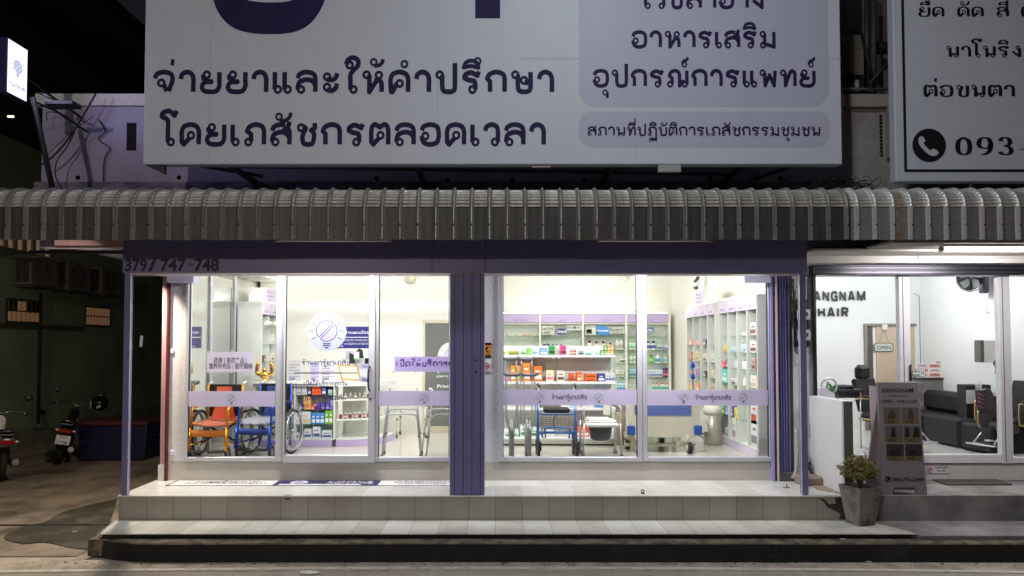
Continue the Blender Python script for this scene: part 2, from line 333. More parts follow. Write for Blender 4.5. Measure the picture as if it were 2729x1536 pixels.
# ------------------------------------------------------------------ lettering: a drawn Thai hand of strokes (body height 1), and the built-in face for the rest
GL = {
 'ก': (.72, [[(.1, 0), (.1, .5)], [(.1, .52), (-.02, .68)], [(-.02, .66), (.08, .88), (.36, 1), (.64, .9), (.72, .66), (.72, .3), (.72, 0)]], []),
 'ถ': (.76, [[(.2, .13), (.2, .52)], [(.2, .5), (.05, .68)], [(.05, .66), (.13, .88), (.4, 1), (.68, .9), (.76, .66), (.76, .3), (.76, 0)]], [(.09, .12)]),
 'ภ': (.8, [[(.24, .13), (.24, .5)], [(.24, .5), (.06, .68)], [(.06, .66), (.16, .88), (.44, 1), (.72, .9), (.8, .66), (.8, .3), (.8, 0)]], [(.12, .12)]),
 'ฏ': (.8, [[(.24, .13), (.24, .5)], [(.24, .5), (.06, .68)], [(.06, .66), (.16, .88), (.44, 1), (.72, .9), (.8, .66), (.8, .3), (.8, -.42)], [(.2, -.25), (.4, -.2), (.5, -.4), (.62, -.25), (.8, -.42)]], [(.12, .12), (.2, -.34)]),
 'ด': (.74, [[(.74, 0), (.74, .3), (.74, .66), (.64, .9), (.37, 1), (.1, .9), (0, .66), (0, .35), (0, .12)], [(0, .14), (.1, 0)], [(.08, .0), (.34, .32)]], [(.4, .46)]),
 'ต': (.74, [[(.74, 0), (.74, .3), (.74, .7), (.68, .93), (.56, 1), (.37, .86)], [(.37, .86), (.18, 1), (.06, .93), (0, .7), (0, .35), (0, .12)], [(0, .14), (.1, 0)], [(.08, .0), (.34, .32)]], [(.4, .46)]),
 'ค': (.74, [[(.74, 0), (.74, .3), (.74, .66), (.64, .9), (.37, 1), (.1, .9), (0, .66), (0, .35), (.02, 0)], [(.08, 0), (.26, .42)]], [(.38, .42)]),
 'จ': (.74, [[(-.02, .68), (.08, .9), (.36, 1), (.66, .9), (.74, .64), (.66, .3), (.58, .02)], [(.5, .02), (.38, .36)]], [(.26, .45)]),
 'า': (.52, [[(-.02, .64), (.04, .88), (.24, 1), (.44, .9), (.52, .66), (.52, .3), (.52, 0)]], []),
 'ร': (.64, [[(.64, 1.02), (.56, .82)], [(.57, .82), (.3, .97), (.06, .86), (.02, .7)], [(.02, .7), (.2, .6), (.42, .54), (.48, .38), (.48, .12)]], [(.36, .12)]),
 'ย': (.74, [[(.06, .86), (.06, .7), (.2, .55), (.4, .52)], [(.4, .5), (.12, .48), (0, .25), (.1, .05), (.37, 0), (.62, .05), (.74, .28), (.74, .6), (.74, 1)]], [(.2, .86)]),
 'เ': (.2, [[(0, 1), (0, .12)]], [(.13, .12)]),
 'แ': (.62, [[(0, 1), (0, .12)], [(.42, 1), (.42, .12)]], [(.13, .12), (.55, .12)]),
 'ล': (.74, [[(-.02, .68), (.08, .9), (.36, 1), (.66, .9), (.74, .66), (.74, .3), (.74, 0)], [(.74, .34), (.6, .55), (.36, .62), (.08, .5), (0, .28), (0, .12)]], [(.13, .12)]),
 'ส': (.74, [[(-.02, .68), (.08, .9), (.36, 1), (.56, .95)], [(.74, 0), (.74, .66), (.6, .8)], [(.74, .34), (.6, .55), (.36, .62), (.08, .5), (0, .28), (0, .12)], [(.46, .66), (.66, .86), (.74, 1.12)]], [(.13, .12)]),
 'ะ': (.56, [[(.12, .63), (.34, .6), (.5, .72), (.56, .94)], [(.12, .1), (.34, .06), (.5, .2), (.56, .42)]], [(.13, .76), (.13, .24)]),
 'ใ': (.42, [[(.02, 1.3), (.1, 1.5), (.32, 1.58), (.52, 1.46), (.5, 1.24), (.3, 1.04), (.2, .85), (.2, .5), (.2, .12)]], [(.16, 1.28), (.33, .12)]),
 'ไ': (.42, [[(.5, 1.5), (.42, 1.42), (.24, 1.58), (.08, 1.5), (.1, 1.3), (.22, 1.1), (.22, .6), (.22, .12)]], [(.35, .12)]),
 'โ': (.42, [[(.56, 1.56), (.46, 1.36)], [(.46, 1.36), (.22, 1.55), (-.06, 1.46), (-.08, 1.32), (.1, 1.24), (.18, 1.1), (.18, .6), (.18, .12)]], [(.31, .12)]),
 'ห': (.76, [[(.22, .86), (.22, .02)], [(.22, .0), (.4, .34), (.56, .58), (.7, .52), (.74, .36), (.74, 0)], [(.5, .72), (.56, .56)]], [(.1, .86), (.62, .84)]),
 'พ': (.82, [[(.2, .86), (.22, .02)], [(.22, .02), (.48, .72)], [(.48, .72), (.74, .02)], [(.74, .02), (.8, 1)]], [(.09, .86)]),
 'ท': (.76, [[(.2, .86), (.22, .02)], [(.22, .02), (.46, .8), (.6, .98), (.74, .86), (.76, .6), (.76, 0)]], [(.09, .86)]),
 'น': (.8, [[(.2, .86), (.2, 0)], [(.18, .02), (.42, .28), (.62, .2)], [(.76, .12), (.76, 1)]], [(.09, .86), (.64, .12)]),
 'ม': (.76, [[(.2, .86), (.2, .12)], [(.2, .2), (.74, .02)], [(.74, 0), (.74, 1)]], [(.09, .86), (.1, .12)]),
 'บ': (.76, [[(.2, .86), (.2, .3), (.26, .06), (.46, 0), (.68, .06), (.74, .3), (.74, 1)]], [(.09, .86)]),
 'ป': (.76, [[(.2, .86), (.2, .3), (.26, .06), (.46, 0), (.68, .06), (.74, .3), (.74, 1), (.74, 1.36)]], [(.09, .86)]),
 'ษ': (.76, [[(.2, .86), (.2, .3), (.26, .06), (.46, 0), (.68, .06), (.74, .3), (.74, 1)], [(.48, .47), (.62, .47), (.76, .58)]], [(.09, .86), (.46, .58)]),
 'ข': (.72, [[(.24, .92), (.34, .8), (.26, .6), (.2, .35), (.26, .06), (.46, 0), (.66, .06), (.72, .3), (.72, 1)]], [(.14, .84)]),
 'ช': (.74, [[(.24, .92), (.34, .8), (.26, .6), (.2, .35), (.26, .06), (.46, 0), (.64, .06), (.7, .3), (.7, .56), (.58, .72)], [(.58, .7), (.74, .84), (.72, 1.06)]], [(.14, .84)]),
 'ว': (.54, [[(-.02, .68), (.06, .9), (.28, 1), (.48, .9), (.54, .66), (.54, .12)]], [(.41, .12)]),
 'อ': (.72, [[(-.02, .7), (.08, .91), (.36, 1), (.64, .9), (.72, .64), (.72, .36), (.64, .1), (.36, 0), (.1, .08), (0, .3), (0, .42)]], [(.14, .42)]),
 'ง': (.56, [[(.54, .86), (.54, 0)], [(.54, .02), (0, .5)]], [(.42, .86)]),
 'ณ': (1.06, [[(.2, .13), (.2, .52)], [(.2, .5), (.05, .68)], [(.05, .66), (.13, .88), (.36, 1), (.56, .9), (.62, .66), (.62, 0)], [(.62, .02), (.8, .28), (.92, .2)], [(1.04, .12), (1.04, 1)]], [(.09, .12), (.92, .12)]),
 'ผ': (.8, [[(.1, .86), (.1, .02)], [(.1, .02), (.42, .5)], [(.42, .5), (.74, .02)], [(.74, .02), (.74, 1)]], [(.22, .86)]),
 '0': (.6, [[(.3, 1.3), (.06, 1.1), (0, .65), (.06, .2), (.3, 0), (.54, .2), (.6, .65), (.54, 1.1), (.3, 1.3)]], []),
 '9': (.6, [[(.58, .85), (.5, .6), (.28, .52), (.06, .66), (0, .92), (.08, 1.2), (.3, 1.3), (.52, 1.18), (.6, .8), (.52, .3), (.3, .04), (.1, .02)]], []),
 '3': (.56, [[(.04, 1.08), (.08, 1.22), (.26, 1.3), (.46, 1.2), (.5, 1.0), (.42, .8), (.22, .7)], [(.22, .7), (.44, .62), (.56, .38), (.48, .1), (.26, 0), (.06, .1), (.03, .24)]], []),
 '7': (.56, [[(0, 1.25), (.56, 1.25)], [(.56, 1.28), (.3, .6), (.22, 0)]], []),
 'G': (.6, [[(.6, .72), (.52, .95), (.3, 1), (.08, .92), (0, .7), (0, .3), (.08, .06), (.3, 0), (.6, .04)], [(.6, 0), (.6, .46)], [(.62, .46), (.34, .46)]], []),
 'A': (.66, [[(0, 0), (.27, 1)], [(.39, 1), (.66, 0)], [(.27, 1), (.39, 1)], [(.14, .26), (.52, .26)]], []),
 'N': (.6, [[(0, 0), (0, 1)], [(0, 1), (.6, 0)], [(.6, 0), (.6, 1)]], []),
 'M': (.86, [[(0, 0), (0, 1)], [(.04, 1), (.43, .05)], [(.43, .05), (.82, 1)], [(.86, 1), (.86, 0)]], []),
 'H': (.6, [[(0, 0), (0, 1)], [(.6, 0), (.6, 1)], [(0, .5), (.6, .5)]], []),
 'I': (.02, [[(0, 0), (0, 1)]], []),
 'R': (.6, [[(0, 0), (0, 1)], [(0, 1), (.4, 1), (.58, .9), (.58, .6), (.4, .5), (0, .5)], [(.3, .5), (.58, 0)]], []),
 '-': (.4, [[(0, .45), (.4, .45)]], []),
}
MK = {
 '่': ([[(-.02, 1.26), (0, 1.52)]], []),
 '้': ([[(-.34, 1.26), (-.16, 1.26), (0, 1.38), (.03, 1.52)]], [(-.36, 1.4)]),
 'ั': ([[(-.44, 1.18), (-.2, 1.16), (.0, 1.3), (.06, 1.48)]], [(-.46, 1.32)]),
 'ิ': ([[(-.66, 1.18), (-.56, 1.38), (-.32, 1.46), (-.1, 1.38), (-.02, 1.2)], [(-.66, 1.18), (-.34, 1.24), (-.02, 1.17)]], []),
 'ี': ([[(-.66, 1.18), (-.56, 1.36), (-.32, 1.42), (-.1, 1.36), (-.02, 1.2)], [(-.66, 1.18), (-.34, 1.24), (-.02, 1.17)], [(0, 1.18), (0, 1.58)]], []),
 'ื': ([[(-.66, 1.18), (-.56, 1.36), (-.32, 1.42), (-.1, 1.36), (-.02, 1.2)], [(-.66, 1.18), (-.34, 1.24), (-.02, 1.17)], [(0, 1.18), (0, 1.56)], [(-.2, 1.3), (-.2, 1.56)]], []),
 'ึ': ([[(-.66, 1.18), (-.56, 1.38), (-.32, 1.46), (-.1, 1.38), (-.02, 1.2)], [(-.66, 1.18), (-.34, 1.24), (-.02, 1.17)]], [(-.06, 1.44)]),
 '์': ([[(-.28, 1.34), (-.2, 1.5), (-.02, 1.56), (.04, 1.7)]], [(-.16, 1.32)]),
 'ํ': ([], [(-.16, 1.32)]),
 'ุ': ([[(0, -.22), (0, -.52)]], [(-.12, -.24)]),
 'ู': ([[(-.1, -.3), (-.1, -.5), (.1, -.5), (.1, -.2)]], [(-.2, -.24)]),
}
def ribbon(pts, w, thin=1.0):
    n = len(pts); L, Rr = [], []
    for i in range(n):
        a, b = pts[max(i - 1, 0)], pts[min(i + 1, n - 1)]
        dx, dy = b[0] - a[0], b[1] - a[1]; d = math.hypot(dx, dy) or 1
        dx /= d; dy /= d
        h = w / 2 * (thin + (1 - thin) * abs(dy) ** 1.3)
        L.append((pts[i][0] - dy * h, pts[i][1] + dx * h)); Rr.append((pts[i][0] + dy * h, pts[i][1] - dx * h))
    return L + Rr, [(i, n + i, n + i + 1, i + 1) for i in range(n - 1)]
def thai(text, wt=.2, thin=1.0, gap=.17, loops=True):
    """returns flat patches [(verts2d, faces)] and the total width"""
    out = []; x = 0.0; last = 0.0; lift = 0.0
    sq = lambda p, x0: (x0 + p[0], p[1] * (1 - wt) + wt / 2 if 0 <= p[1] <= 1 else (p[1] if p[1] < 0 else p[1] - wt / 2))
    def draw(st, rings, x0, dy=0.0, w=None):
        w = w or wt
        ends = [[(s_[0][0], s_[0][1]), (s_[-1][0], s_[-1][1])] for s_ in st]
        for k, s_ in enumerate(st):
            s2 = [(p[0], p[1] + dy) for p in s_]
            out.append(ribbon([sq(p, x0) for p in smooth(s2, 9)], w, thin))
            for e in ends[k]:            # round off the corners where two strokes meet
                if any(math.hypot(e[0] - q[0], e[1] - q[1]) < .07 for j in range(len(st)) if j != k for q in ends[j]):
                    c = sq((e[0], e[1] + dy), x0); r_ = w * .5 * (thin if thin < 1 else 1)
                    out.append(([(c[0] + r_ * math.cos(R(30 * i)), c[1] + r_ * math.sin(R(30 * i))) for i in range(12)], [list(range(12))]))
        if loops:
            for c in rings:
                q = sq((c[0], c[1] + dy), x0); ro = (.10 + w * .42) if thin == 1 else .17; ri = ro - (min(w * .56, .12) if thin == 1 else .085); n = 22
                vs = [(q[0] + r_ * math.cos(2 * math.pi * i / n), q[1] + r_ * math.sin(2 * math.pi * i / n)) for r_ in (ro, ri) for i in range(n)]
                out.append((vs, [(i, (i + 1) % n, n + (i + 1) % n, n + i) for i in range(n)]))
    for ch in text:
        if ch == 'ำ':
            draw(*MK['ํ'], last, 0, wt * .85); g = GL['า']; draw(g[1], g[2], x + wt / 2); last = x + wt / 2 + g[0]; x += g[0] + wt + gap; lift = 0; continue
        if ch in MK:
            dy = 0
            if ch in 'ัิีืึ': lift = .34
            elif ch in '่้์': dy = lift
            draw(*MK[ch], last, dy, wt * .8); continue
        lift = 0.0
        if ch == ' ': x += .55; continue
        g = GL.get(ch)
        if not g: continue
        draw(g[1], g[2], x + wt / 2); last = x + wt / 2 + g[0]; x += g[0] + wt + gap
    return out, x - gap
def font_mesh(text, offset=0.0):
    c = bpy.data.curves.new('t', 'FONT'); c.body = text; c.size = 1; c.offset = offset; c.resolution_u = 3; c.fill_mode = 'FRONT'
    o = bpy.data.objects.new('t', c); COL.objects.link(o)
    dg = bpy.context.evaluated_depsgraph_get(); me = o.evaluated_get(dg).to_mesh()
    vs = [(v.co.x, v.co.y) for v in me.vertices]; fs = [tuple(p.vertices) for p in me.polygons]
    o.evaluated_get(dg).to_mesh_clear(); bpy.data.objects.remove(o); bpy.data.curves.remove(c)
    return vs, fs
def put(mb, o, ex, ez, nrm, pts, fs, eps=0.0, m=0):
    o, ex, ez, nrm = Vector(o), Vector(ex), Vector(ez), Vector(nrm)
    mb.add([o + ex * p[0] + ez * p[1] + nrm * eps for p in pts], fs, m)
def write(text, o, width, height, ex=(1, 0, 0), ez=(0, 0, 1), nrm=(0, -1, 0), hand=True, wt=.2, thin=1.0, off=0.0, m=0, mb=None, eps=.002, gap=.17, loops=True, keep=False):
    """text whose baseline starts at o, body height `height`, stretched to `width`"""
    mb = mb or MB(); ex, ez = Vector(ex), Vector(ez)
    if hand:
        pa, W = thai(text, wt, thin, gap, loops)
        for i, (vs, fs) in enumerate(pa):
            put(mb, o, ex * (width / W), ez * height, nrm, vs, fs, eps + .00004 * (i % 61), m)
    else:
        vs, fs = font_mesh(text, off)
        if not vs: return mb
        x0, x1 = min(v[0] for v in vs), max(v[0] for v in vs); y1 = max(v[1] for v in vs)
        y0 = min(v[1] for v in vs) if keep else 0
        sc = width / (x1 - x0)
        put(mb, o, ex * sc, ez * (height / (y1 - y0)), nrm, [(v[0] - x0, v[1] - y0) for v in vs], fs, eps, m)
    return mb
def on(Y, u0, u1, vb, vt):      # baseline start, width and height on a plane that faces the street
    a, b = P(u0, vb, Y), P(u1, vb, Y)
    return a, b[0] - a[0], P(u0, vt, Y)[2] - a[2]
def disc(mb, o, r_, ex, ez, nrm, eps, m=0, n=40, a0=0, a1=360):
    pts = [(r_ * math.cos(R(a0 + (a1 - a0) * k / n)), r_ * math.sin(R(a0 + (a1 - a0) * k / n))) for k in range(n + (a1 - a0 < 360))]
    put(mb, o, ex, ez, nrm, pts, [list(range(len(pts)))], eps, m)
def strip(mb, o, pts, w_, ex, ez, nrm, eps, m=0):
    vs, fs = ribbon(pts, w_); put(mb, o, ex, ez, nrm, vs, fs, eps, m)
def logo(mb, o, r_, ex=(1, 0, 0), ez=(0, 0, 1), nrm=(0, -1, 0), m=(0, 1, 2), eps=.002, back=True, lw=.035):
    """round light-bulb emblem: pale disc, lavender pill circle, rays and a dark bulb cap"""
    ex, ez = Vector(ex) * r_, Vector(ez) * r_
    if back: disc(mb, o, 1.0, ex, ez, nrm, eps, m[0])
    for s_ in (1, -1):
        pts = [(.53 * math.cos(R(45 + s_ * a)), .53 * math.sin(R(45 + s_ * a)) + .03) for a in range(6, 175, 8)]
        put(mb, o, ex, ez, nrm, pts, [list(range(len(pts)))[::s_]], eps + .0006, m[1])
        strip(mb, o, pts + [pts[0]], lw, ex, ez, nrm, eps + .0012, m[2])
    for a in range(-30, 211, 30):
        c, s_ = math.cos(R(a)), math.sin(R(a)) 
        strip(mb, o, [(.63 * c, .63 * s_ + .03), (.9 * c, .9 * s_ + .03)], lw, ex, ez, nrm, eps + .0012, m[2])
    for i, (hw, y) in enumerate(((.2, -.62), (.2, -.72), (.1, -.83))):
        strip(mb, o, [(-hw, y), (hw, y)], .07, ex, ez, nrm, eps + .0012, m[2])
# ================================================================== the setting
YF = 0.85                      # front wall of the shops
ZP, ZS, ZK = 0.512, 0.243, 0.19   # platform, lower step and kerb tops above the road
ZI = 0.735                     # shop floor
XL = -4.2                      # left end of the pharmacy
CEIL = 3.75

M_ROAD = layered('road concrete', (.46, .40, .33), (.29, .25, .205), 1.6, .35, .7, .9, .35, 60, stretch=(.5, 1.4, 1))
M_EDGE = layered('dusty road edge', (.50, .42, .33), (.27, .225, .175), 5, .42, .68, .95, .4, 70)
M_ALLEY = layered('alley concrete', (.27, .21, .15), (.08, .066, .048), 1.1, .42, .64, .85, .35, 45)
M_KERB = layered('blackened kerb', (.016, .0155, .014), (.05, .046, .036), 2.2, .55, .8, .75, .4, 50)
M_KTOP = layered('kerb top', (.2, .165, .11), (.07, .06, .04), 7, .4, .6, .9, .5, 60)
M_CONC = layered('grey concrete', (.26, .25, .235), (.1, .095, .088), 2.0, .4, .7, .85, .3, 60)
M_CONCD = layered('dark stained concrete', (.13, .125, .115), (.05, .048, .044), 2.0, .4, .7, .85, .3, 60)

struct(MB().quad((-70, -70, 0), (70, -70, 0), (70, 60, 0), (-70, 60, 0)), 'road', M_ROAD)
mb = MB(); n = 30
for i in range(n):                                         # dusty strip between kerb and line
    a, b = -30 + 60 * i / n, -30 + 60 * (i + 1) / n
    mb.quad((a, -.99, .003), (b, -.99, .003), (b, -.6, .003), (a, -.6, .003))
struct(mb, 'road_edge', M_EDGE)
mb = MB()
def liney(x): return -.905 - .0045 * x * x + .0 * x
xs = [-6 + .4 * i for i in range(31)]
for a, b in zip(xs, xs[1:]):
    mb.quad((a, liney(a) - .035, .006), (b, liney(b) - .035, .006), (b, liney(b) + .035, .006), (a, liney(a) + .035, .006))
struct(mb, 'road_line', layered('worn road paint', (.62, .58, .5), (.33, .28, .22), 7, .5, .75, .8, .2, 50))
mb = MB(); mb.quad((-40, -.55, .008), (-4.35, -.55, .008), (-4.0, 12, .04), (-40, 12, .04)); mb.quad((-40, 12, .04), (-3.9, 12, .04), (-3.9, 40, .04), (-40, 40, .04))
struct(mb, 'alley_ground', M_ALLEY)
struct(MB().box(-12, -4.3, .62, .66, .012, .0205), 'ground_joint', cm(12, 10, 8, .9))
# kerb: long dark stone edge that curves back round the left corner
kp = [(-4.32, .6), (-4.30, -.1), (-4.24, -.38), (-4.06, -.57), (-3.75, -.68), (-3.2, -.72), (0, -.71), (4.2, -.72), (9, -.74)]
kp = smooth(kp, 5)
mb = MB(); random.seed(3)
out = [(x, y + random.uniform(-.006, .006)) for x, y in kp]
inn = [(max(x + .1, -4.2), max(y + .17, -.56)) for x, y in kp]
for i in range(len(kp) - 1):
    (ax, ay), (bx_, by), (cx, cy), (dx, dy) = out[i], out[i + 1], inn[i + 1], inn[i]
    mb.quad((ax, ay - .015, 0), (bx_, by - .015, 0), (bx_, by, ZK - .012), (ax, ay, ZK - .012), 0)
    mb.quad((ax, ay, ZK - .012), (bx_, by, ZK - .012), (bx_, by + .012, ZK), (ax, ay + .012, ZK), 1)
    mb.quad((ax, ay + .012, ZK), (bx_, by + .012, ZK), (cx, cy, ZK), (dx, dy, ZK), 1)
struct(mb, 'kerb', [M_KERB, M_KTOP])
mb = bx(-4.21, 9, -.58, .3, .02, ZK - .004); struct(mb, 'footing', M_KTOP)
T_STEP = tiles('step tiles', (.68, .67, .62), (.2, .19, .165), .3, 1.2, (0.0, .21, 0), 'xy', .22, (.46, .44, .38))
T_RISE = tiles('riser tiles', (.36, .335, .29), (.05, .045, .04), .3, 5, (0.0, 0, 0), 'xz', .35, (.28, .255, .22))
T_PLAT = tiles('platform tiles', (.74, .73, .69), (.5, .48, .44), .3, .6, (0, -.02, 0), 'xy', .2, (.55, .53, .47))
M_RISE2 = cm(40, 36, 28, .8)
# lower step of the pharmacy (left end cut at a slant) and the platform
xe = 4.12
mb = MB(); mb.prism([(-4.10, -.564), (xe + .26, -.564), (xe, .0), (-4.25, .0)], ZS - .008, ZS, 0, 'z'); mb.prism([(-4.08, -.545), (xe + .2, -.545), (xe, -.0), (-4.22, .0)], ZK - .004, ZS - .008, 1, 'z')
struct(mb, 'pavement', [T_STEP, M_KERB])
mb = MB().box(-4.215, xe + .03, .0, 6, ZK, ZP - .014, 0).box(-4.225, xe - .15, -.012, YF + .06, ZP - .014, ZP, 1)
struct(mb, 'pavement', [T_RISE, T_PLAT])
struct(bx(xe - .15, 9.5, .004, 6, ZK, ZP - .001), 'pavement', M_CONC)           # salon platform
mb = MB(); mb.prism([(xe + .27, -.60), (9.5, -.60), (9.5, .0), (xe + .01, .0)], ZK - .01, ZS - .012, 0, 'z')
struct(mb, 'pavement', M_CONC)

# ================================================================== pharmacy building
M_CREAM = mat('cream interior paint', (.80, .80, .74), .6, var=.02, scale=2)
M_WHITE = mat('white paint', (.78, .78, .77), .55, var=.04, scale=3)
M_GREYW = layered('grey white plaster', (.62, .60, .62), (.56, .54, .555), 1.5, .4, .7, .7, .1, 30)
M_SILL = layered('beige plaster', (.50, .465, .41), (.42, .385, .335), 1.3, .35, .7, .7, .06, 35, grain=.1)
M_LAV = layered('lavender wall paint', (.34, .31, .47), (.25, .22, .33), 1.3, .45, .75, .7, .06, 25, grain=.12)
M_PURP = mat('dark purple cladding', (.16, .15, .32), .45, var=.08, scale=2.5)
M_PURPD = mat('purple groove', (.02, .017, .04), .6)
M_ALU = mat('white aluminium', (.52, .52, .55), .36, .2, var=.04, scale=4)
M_GASK = cm(45, 42, 45, .6)
M_FLOOR = mat('cream floor tile', (.66, .64, .55), .12, var=.04, scale=1.2)
M_MIRR = mat('partition glass', (.62, .64, .60), .03, .92, var=.01)
M_PINK = layered('pink plaster', (.50, .30, .33), (.4, .22, .25), 1.6, .4, .7, .7, .06, 30, grain=.12)
M_RED = cm(92, 26, 24, .5)
M_SILV = cm(190, 188, 192, .35, .5)

B = thing('pharmacy_building', 'purple and white two storey pharmacy with a lit glass shopfront and lavender upper wall', 'shop', (0, YF, 0))
bx(-3.95, 3.85, YF + .06, 7.1, ZP + .02, ZI).build('floor', M_FLOOR, B)
bx(-4.2, 4.0, YF + .1, 7.3, CEIL, CEIL + .1).build('ceiling', M_WHITE, B)
bx(-3.95, -.28, 3.75, 3.87, ZI, CEIL).build('back_wall', M_CREAM, B)
bx(-.4, 3.9, 6.95, 7.1, ZI, CEIL).build('back_wall', M_CREAM, B)
bx(-.4, -.28, 3.87, 6.95, ZI, CEIL).build('partition_wall', M_CREAM, B)
bx(3.78, 3.92, YF, 7.1, ZP, CEIL).build('side_wall', M_CREAM, B)
bx(-4.12, -4.03, YF + .1, 3.87, ZP, CEIL).build('side_wall', M_CREAM, B)
# glass partition on the left: framed panes that mirror the room
mw = bx(-3.975, -3.955, YF + .02, 2.62, ZI, 3.35).build('glass_partition', M_MIRR, B)
mb = MB()
for y in (1.72, 2.6): mb.rbox(-3.955, -3.925, y, y + .05, ZI, 3.3, .004)
mb.rbox(-3.955, -3.927, YF + .03, 2.65, 3.3, 3.36, .004)
mb.build('partition_frame', M_ALU, B)
bx(-4.0, -3.6, 2.66, 3.75, 3.25, 3.7).build('ceiling_beam', M_CREAM, B)
# front wall below, beside and above the windows
rb(XL + .07, X(2052, YF), YF, YF + .12, ZP, Z(1232, YF), .004).build('sill_wall', M_SILL, B)
bx(X(452, YF), X(498, YF), YF + .004, YF + .13, Z(1231, YF), 3.12).build('front_wall', M_GREYW, B)
bx(X(1196, YF), X(1330, YF), YF + .004, YF + .13, Z(1231, YF), 3.12).build('front_wall', M_GREYW, B)
bx(X(435, YF), X(2100, YF), YF + .01, YF + .14, 3.12, 4.3).build('lintel', M_WHITE, B)
bx(X(434, YF), X(447, YF), YF - .03, YF + .14, ZP, 3.1).build('pilaster', M_PINK, B)
rb(X(430, YF), X(447, YF) - .003, YF - .045, YF - .031, ZP, ZP + .2, .003).build('pilaster_base', M_GREYW, B)
bx(X(447, YF) + .002, X(452, YF), YF - .05, YF + .1, ZP, 3.1).build('shutter_track', M_RED, B)
# aluminium windows
def frame_bars(u0, u1, Y, jl=8, jr=8, vb=1218, vt=728, sill=12):
    mb = MB(); x0, x1 = X(u0, Y), X(u1, Y); k = .0047
    z0, z1 = Z(vb + sill, Y), Z(vt, Y)
    mb.rbox(x0, x0 + jl * k, Y - .03, Y + .05, z0, z1, .004); mb.rbox(x1 - jr * k, x1, Y - .03, Y + .05, z0, z1, .004)
    mb.rbox(x0 + jl * k + .001, x1 - jr * k - .001, Y - .026, Y + .05, z0, Z(vb, Y), .004)
    mb.rbox(x0 + jl * k + .001, x1 - jr * k - .001, Y - .026, Y + .05, z1 - .03, z1, .003)
    for xg in (x0 + jl * k, x1 - jr * k - .006): mb.box(xg, xg + .006, Y - .012, Y + .03, Z(vb, Y), z1 - .03, 1)
    return mb
G = glass()
def pane(u0, u1, v0, v1, par, Y=YF): bx(X(u0, Y), X(u1, Y), Y + .012, Y + .016, Z(v1, Y), Z(v0, Y)).build('pane', G, par)
for u0, u1, jl, jr in ((496, 757, 8, 20), (1001, 1200, 9, 3), (1328, 1710, 13, 13), (1711, 2049, 12, 3)):
    f = frame_bars(u0, u1, YF, jl, jr).build('window', [M_ALU, M_GASK], B)
    pane(u0 + jl, u1 - jr, 728, 1218, f)
    if u0 == 1711: pass
f = frame_bars(757, 1000, YF - .035, 4, 16, 1213, 728, 20).build('glass_door', [M_ALU, M_GASK], B)
pane(760, 985, 728, 1213, f, YF - .035)
hx = X(989, YF)
MB().tube(smooth([(hx, YF - .075, Z(976, YF)), (hx - .012, YF - .11, Z(985, YF)), (hx - .014, YF - .12, Z(1008, YF)), (hx - .012, YF - .11, Z(1032, YF)), (hx, YF - .075, Z(1041, YF))], 4), .011, 8).build('handle', cm(60, 58, 60, .25, .8), f)
MB().lathe((X(990, YF), YF - .066, Z(1060, YF)), [(.016, 0), (.016, -.01), (.006, -.012)], 14, 0, 'y').build('lock', cm(120, 118, 118, .3, .8), f)
# header with the house number
FA = rb(XL - .02, X(2155, 0), 0.0, .2, Z(727, 0), 3.42, .005).build('fascia', M_PURP, B)
mb = MB()
for u in (1150, 1292): mb.box(X(u, 0), X(u, 0) + .006, -.0015, 0, Z(724, 0), 3.4)
mb.build('panel_joint', M_PURPD, FA)
mb = MB().rbox(XL, X(2155, 0), .012, .21, Z(731.5, 0), Z(727, 0) - .001, .002); mb.build('edge_trim', M_SILV, FA)
M_NUM = cm(18, 14, 30, .6)
mb = MB()
for t, u0, u1 in (('379', 333, 392), ('/', 394, 418), ('747', 427, 496), ('748', 518, 584)):
    o, w_, h = on(0, u0, u1, 722, 690); write(t, o, w_, h, hand=False, off=.03, mb=mb)
o, w_, h = on(0, 501, 517, 709, 702); bx(o[0], o[0] + w_, -.003, 0, o[2], o[2] + h)
mb.build('house_number', M_NUM, FA)
bx(o[0], o[0] + w_, -.003, -.0005, o[2], o[2] + h).build('house_number', cm(92, 70, 92), FA)
# porch soffit, its end boxes, posts and the clad column
rb(XL, X(2150, 0), .22, YF - .02, 3.21, 3.27, .003).build('soffit', M_WHITE, B)
for u0, u1 in ((447, 519), (1981, 2052)):
    rb(X(u0, YF - .1), X(u1, YF - .1), YF - .16, YF - .06, Z(753, YF - .16), 3.2, .004).build('end_box', cm(205, 205, 225, .4), B)
for x, a in ((X(350, 0), X(438, YF)), (X(2126, 0), X(2058, YF))):
    mb = MB(); mb.prism([(x - .03, .03), (x + .03, .03), (a + .04, YF - .05), (a - .04, YF - .05)], 3.05, 3.10, 0, 'z'); mb.build('bracket_beam', M_SILV, B)
for u in (340, 2139):
    xx = X(u, .05, 1000)
    mb = MB().rbox(xx - .034, xx + .034, .01, .08, ZP, Z(727, 0) - .002, .006, 0)
    mb.box(xx + (.034 if u < 1000 else -.04), xx + (.04 if u < 1000 else -.034), .012, .03, ZP + .004, Z(734, 0), 1)
    p = mb.build('post', [M_PURP, M_SILV], B)
xc0, xc1 = X(1199, 0, 1000), X(1291, 0, 1000)
C_ = rb(xc0, xc1, .012, .42, ZP, Z(727, 0) - .004, .004).build('column', M_PURP, B)
mb = MB()
for u in (1211, 1234, 1257, 1280): mb.box(X(u, 0, 1000), X(u, 0, 1000) + .006, .010, .013, ZP + .01, Z(730, 0))
mb.build('groove', M_PURPD, C_)
mb = MB()
for v in (961, 991): mb.lathe((X(1268, 0), .012, Z(v, 0)), [(.016, 0), (.013, -.006), (.004, -.008)], 12, 0, 'y')
mb.build('screw_cap', cm(80, 76, 96, .4), C_)
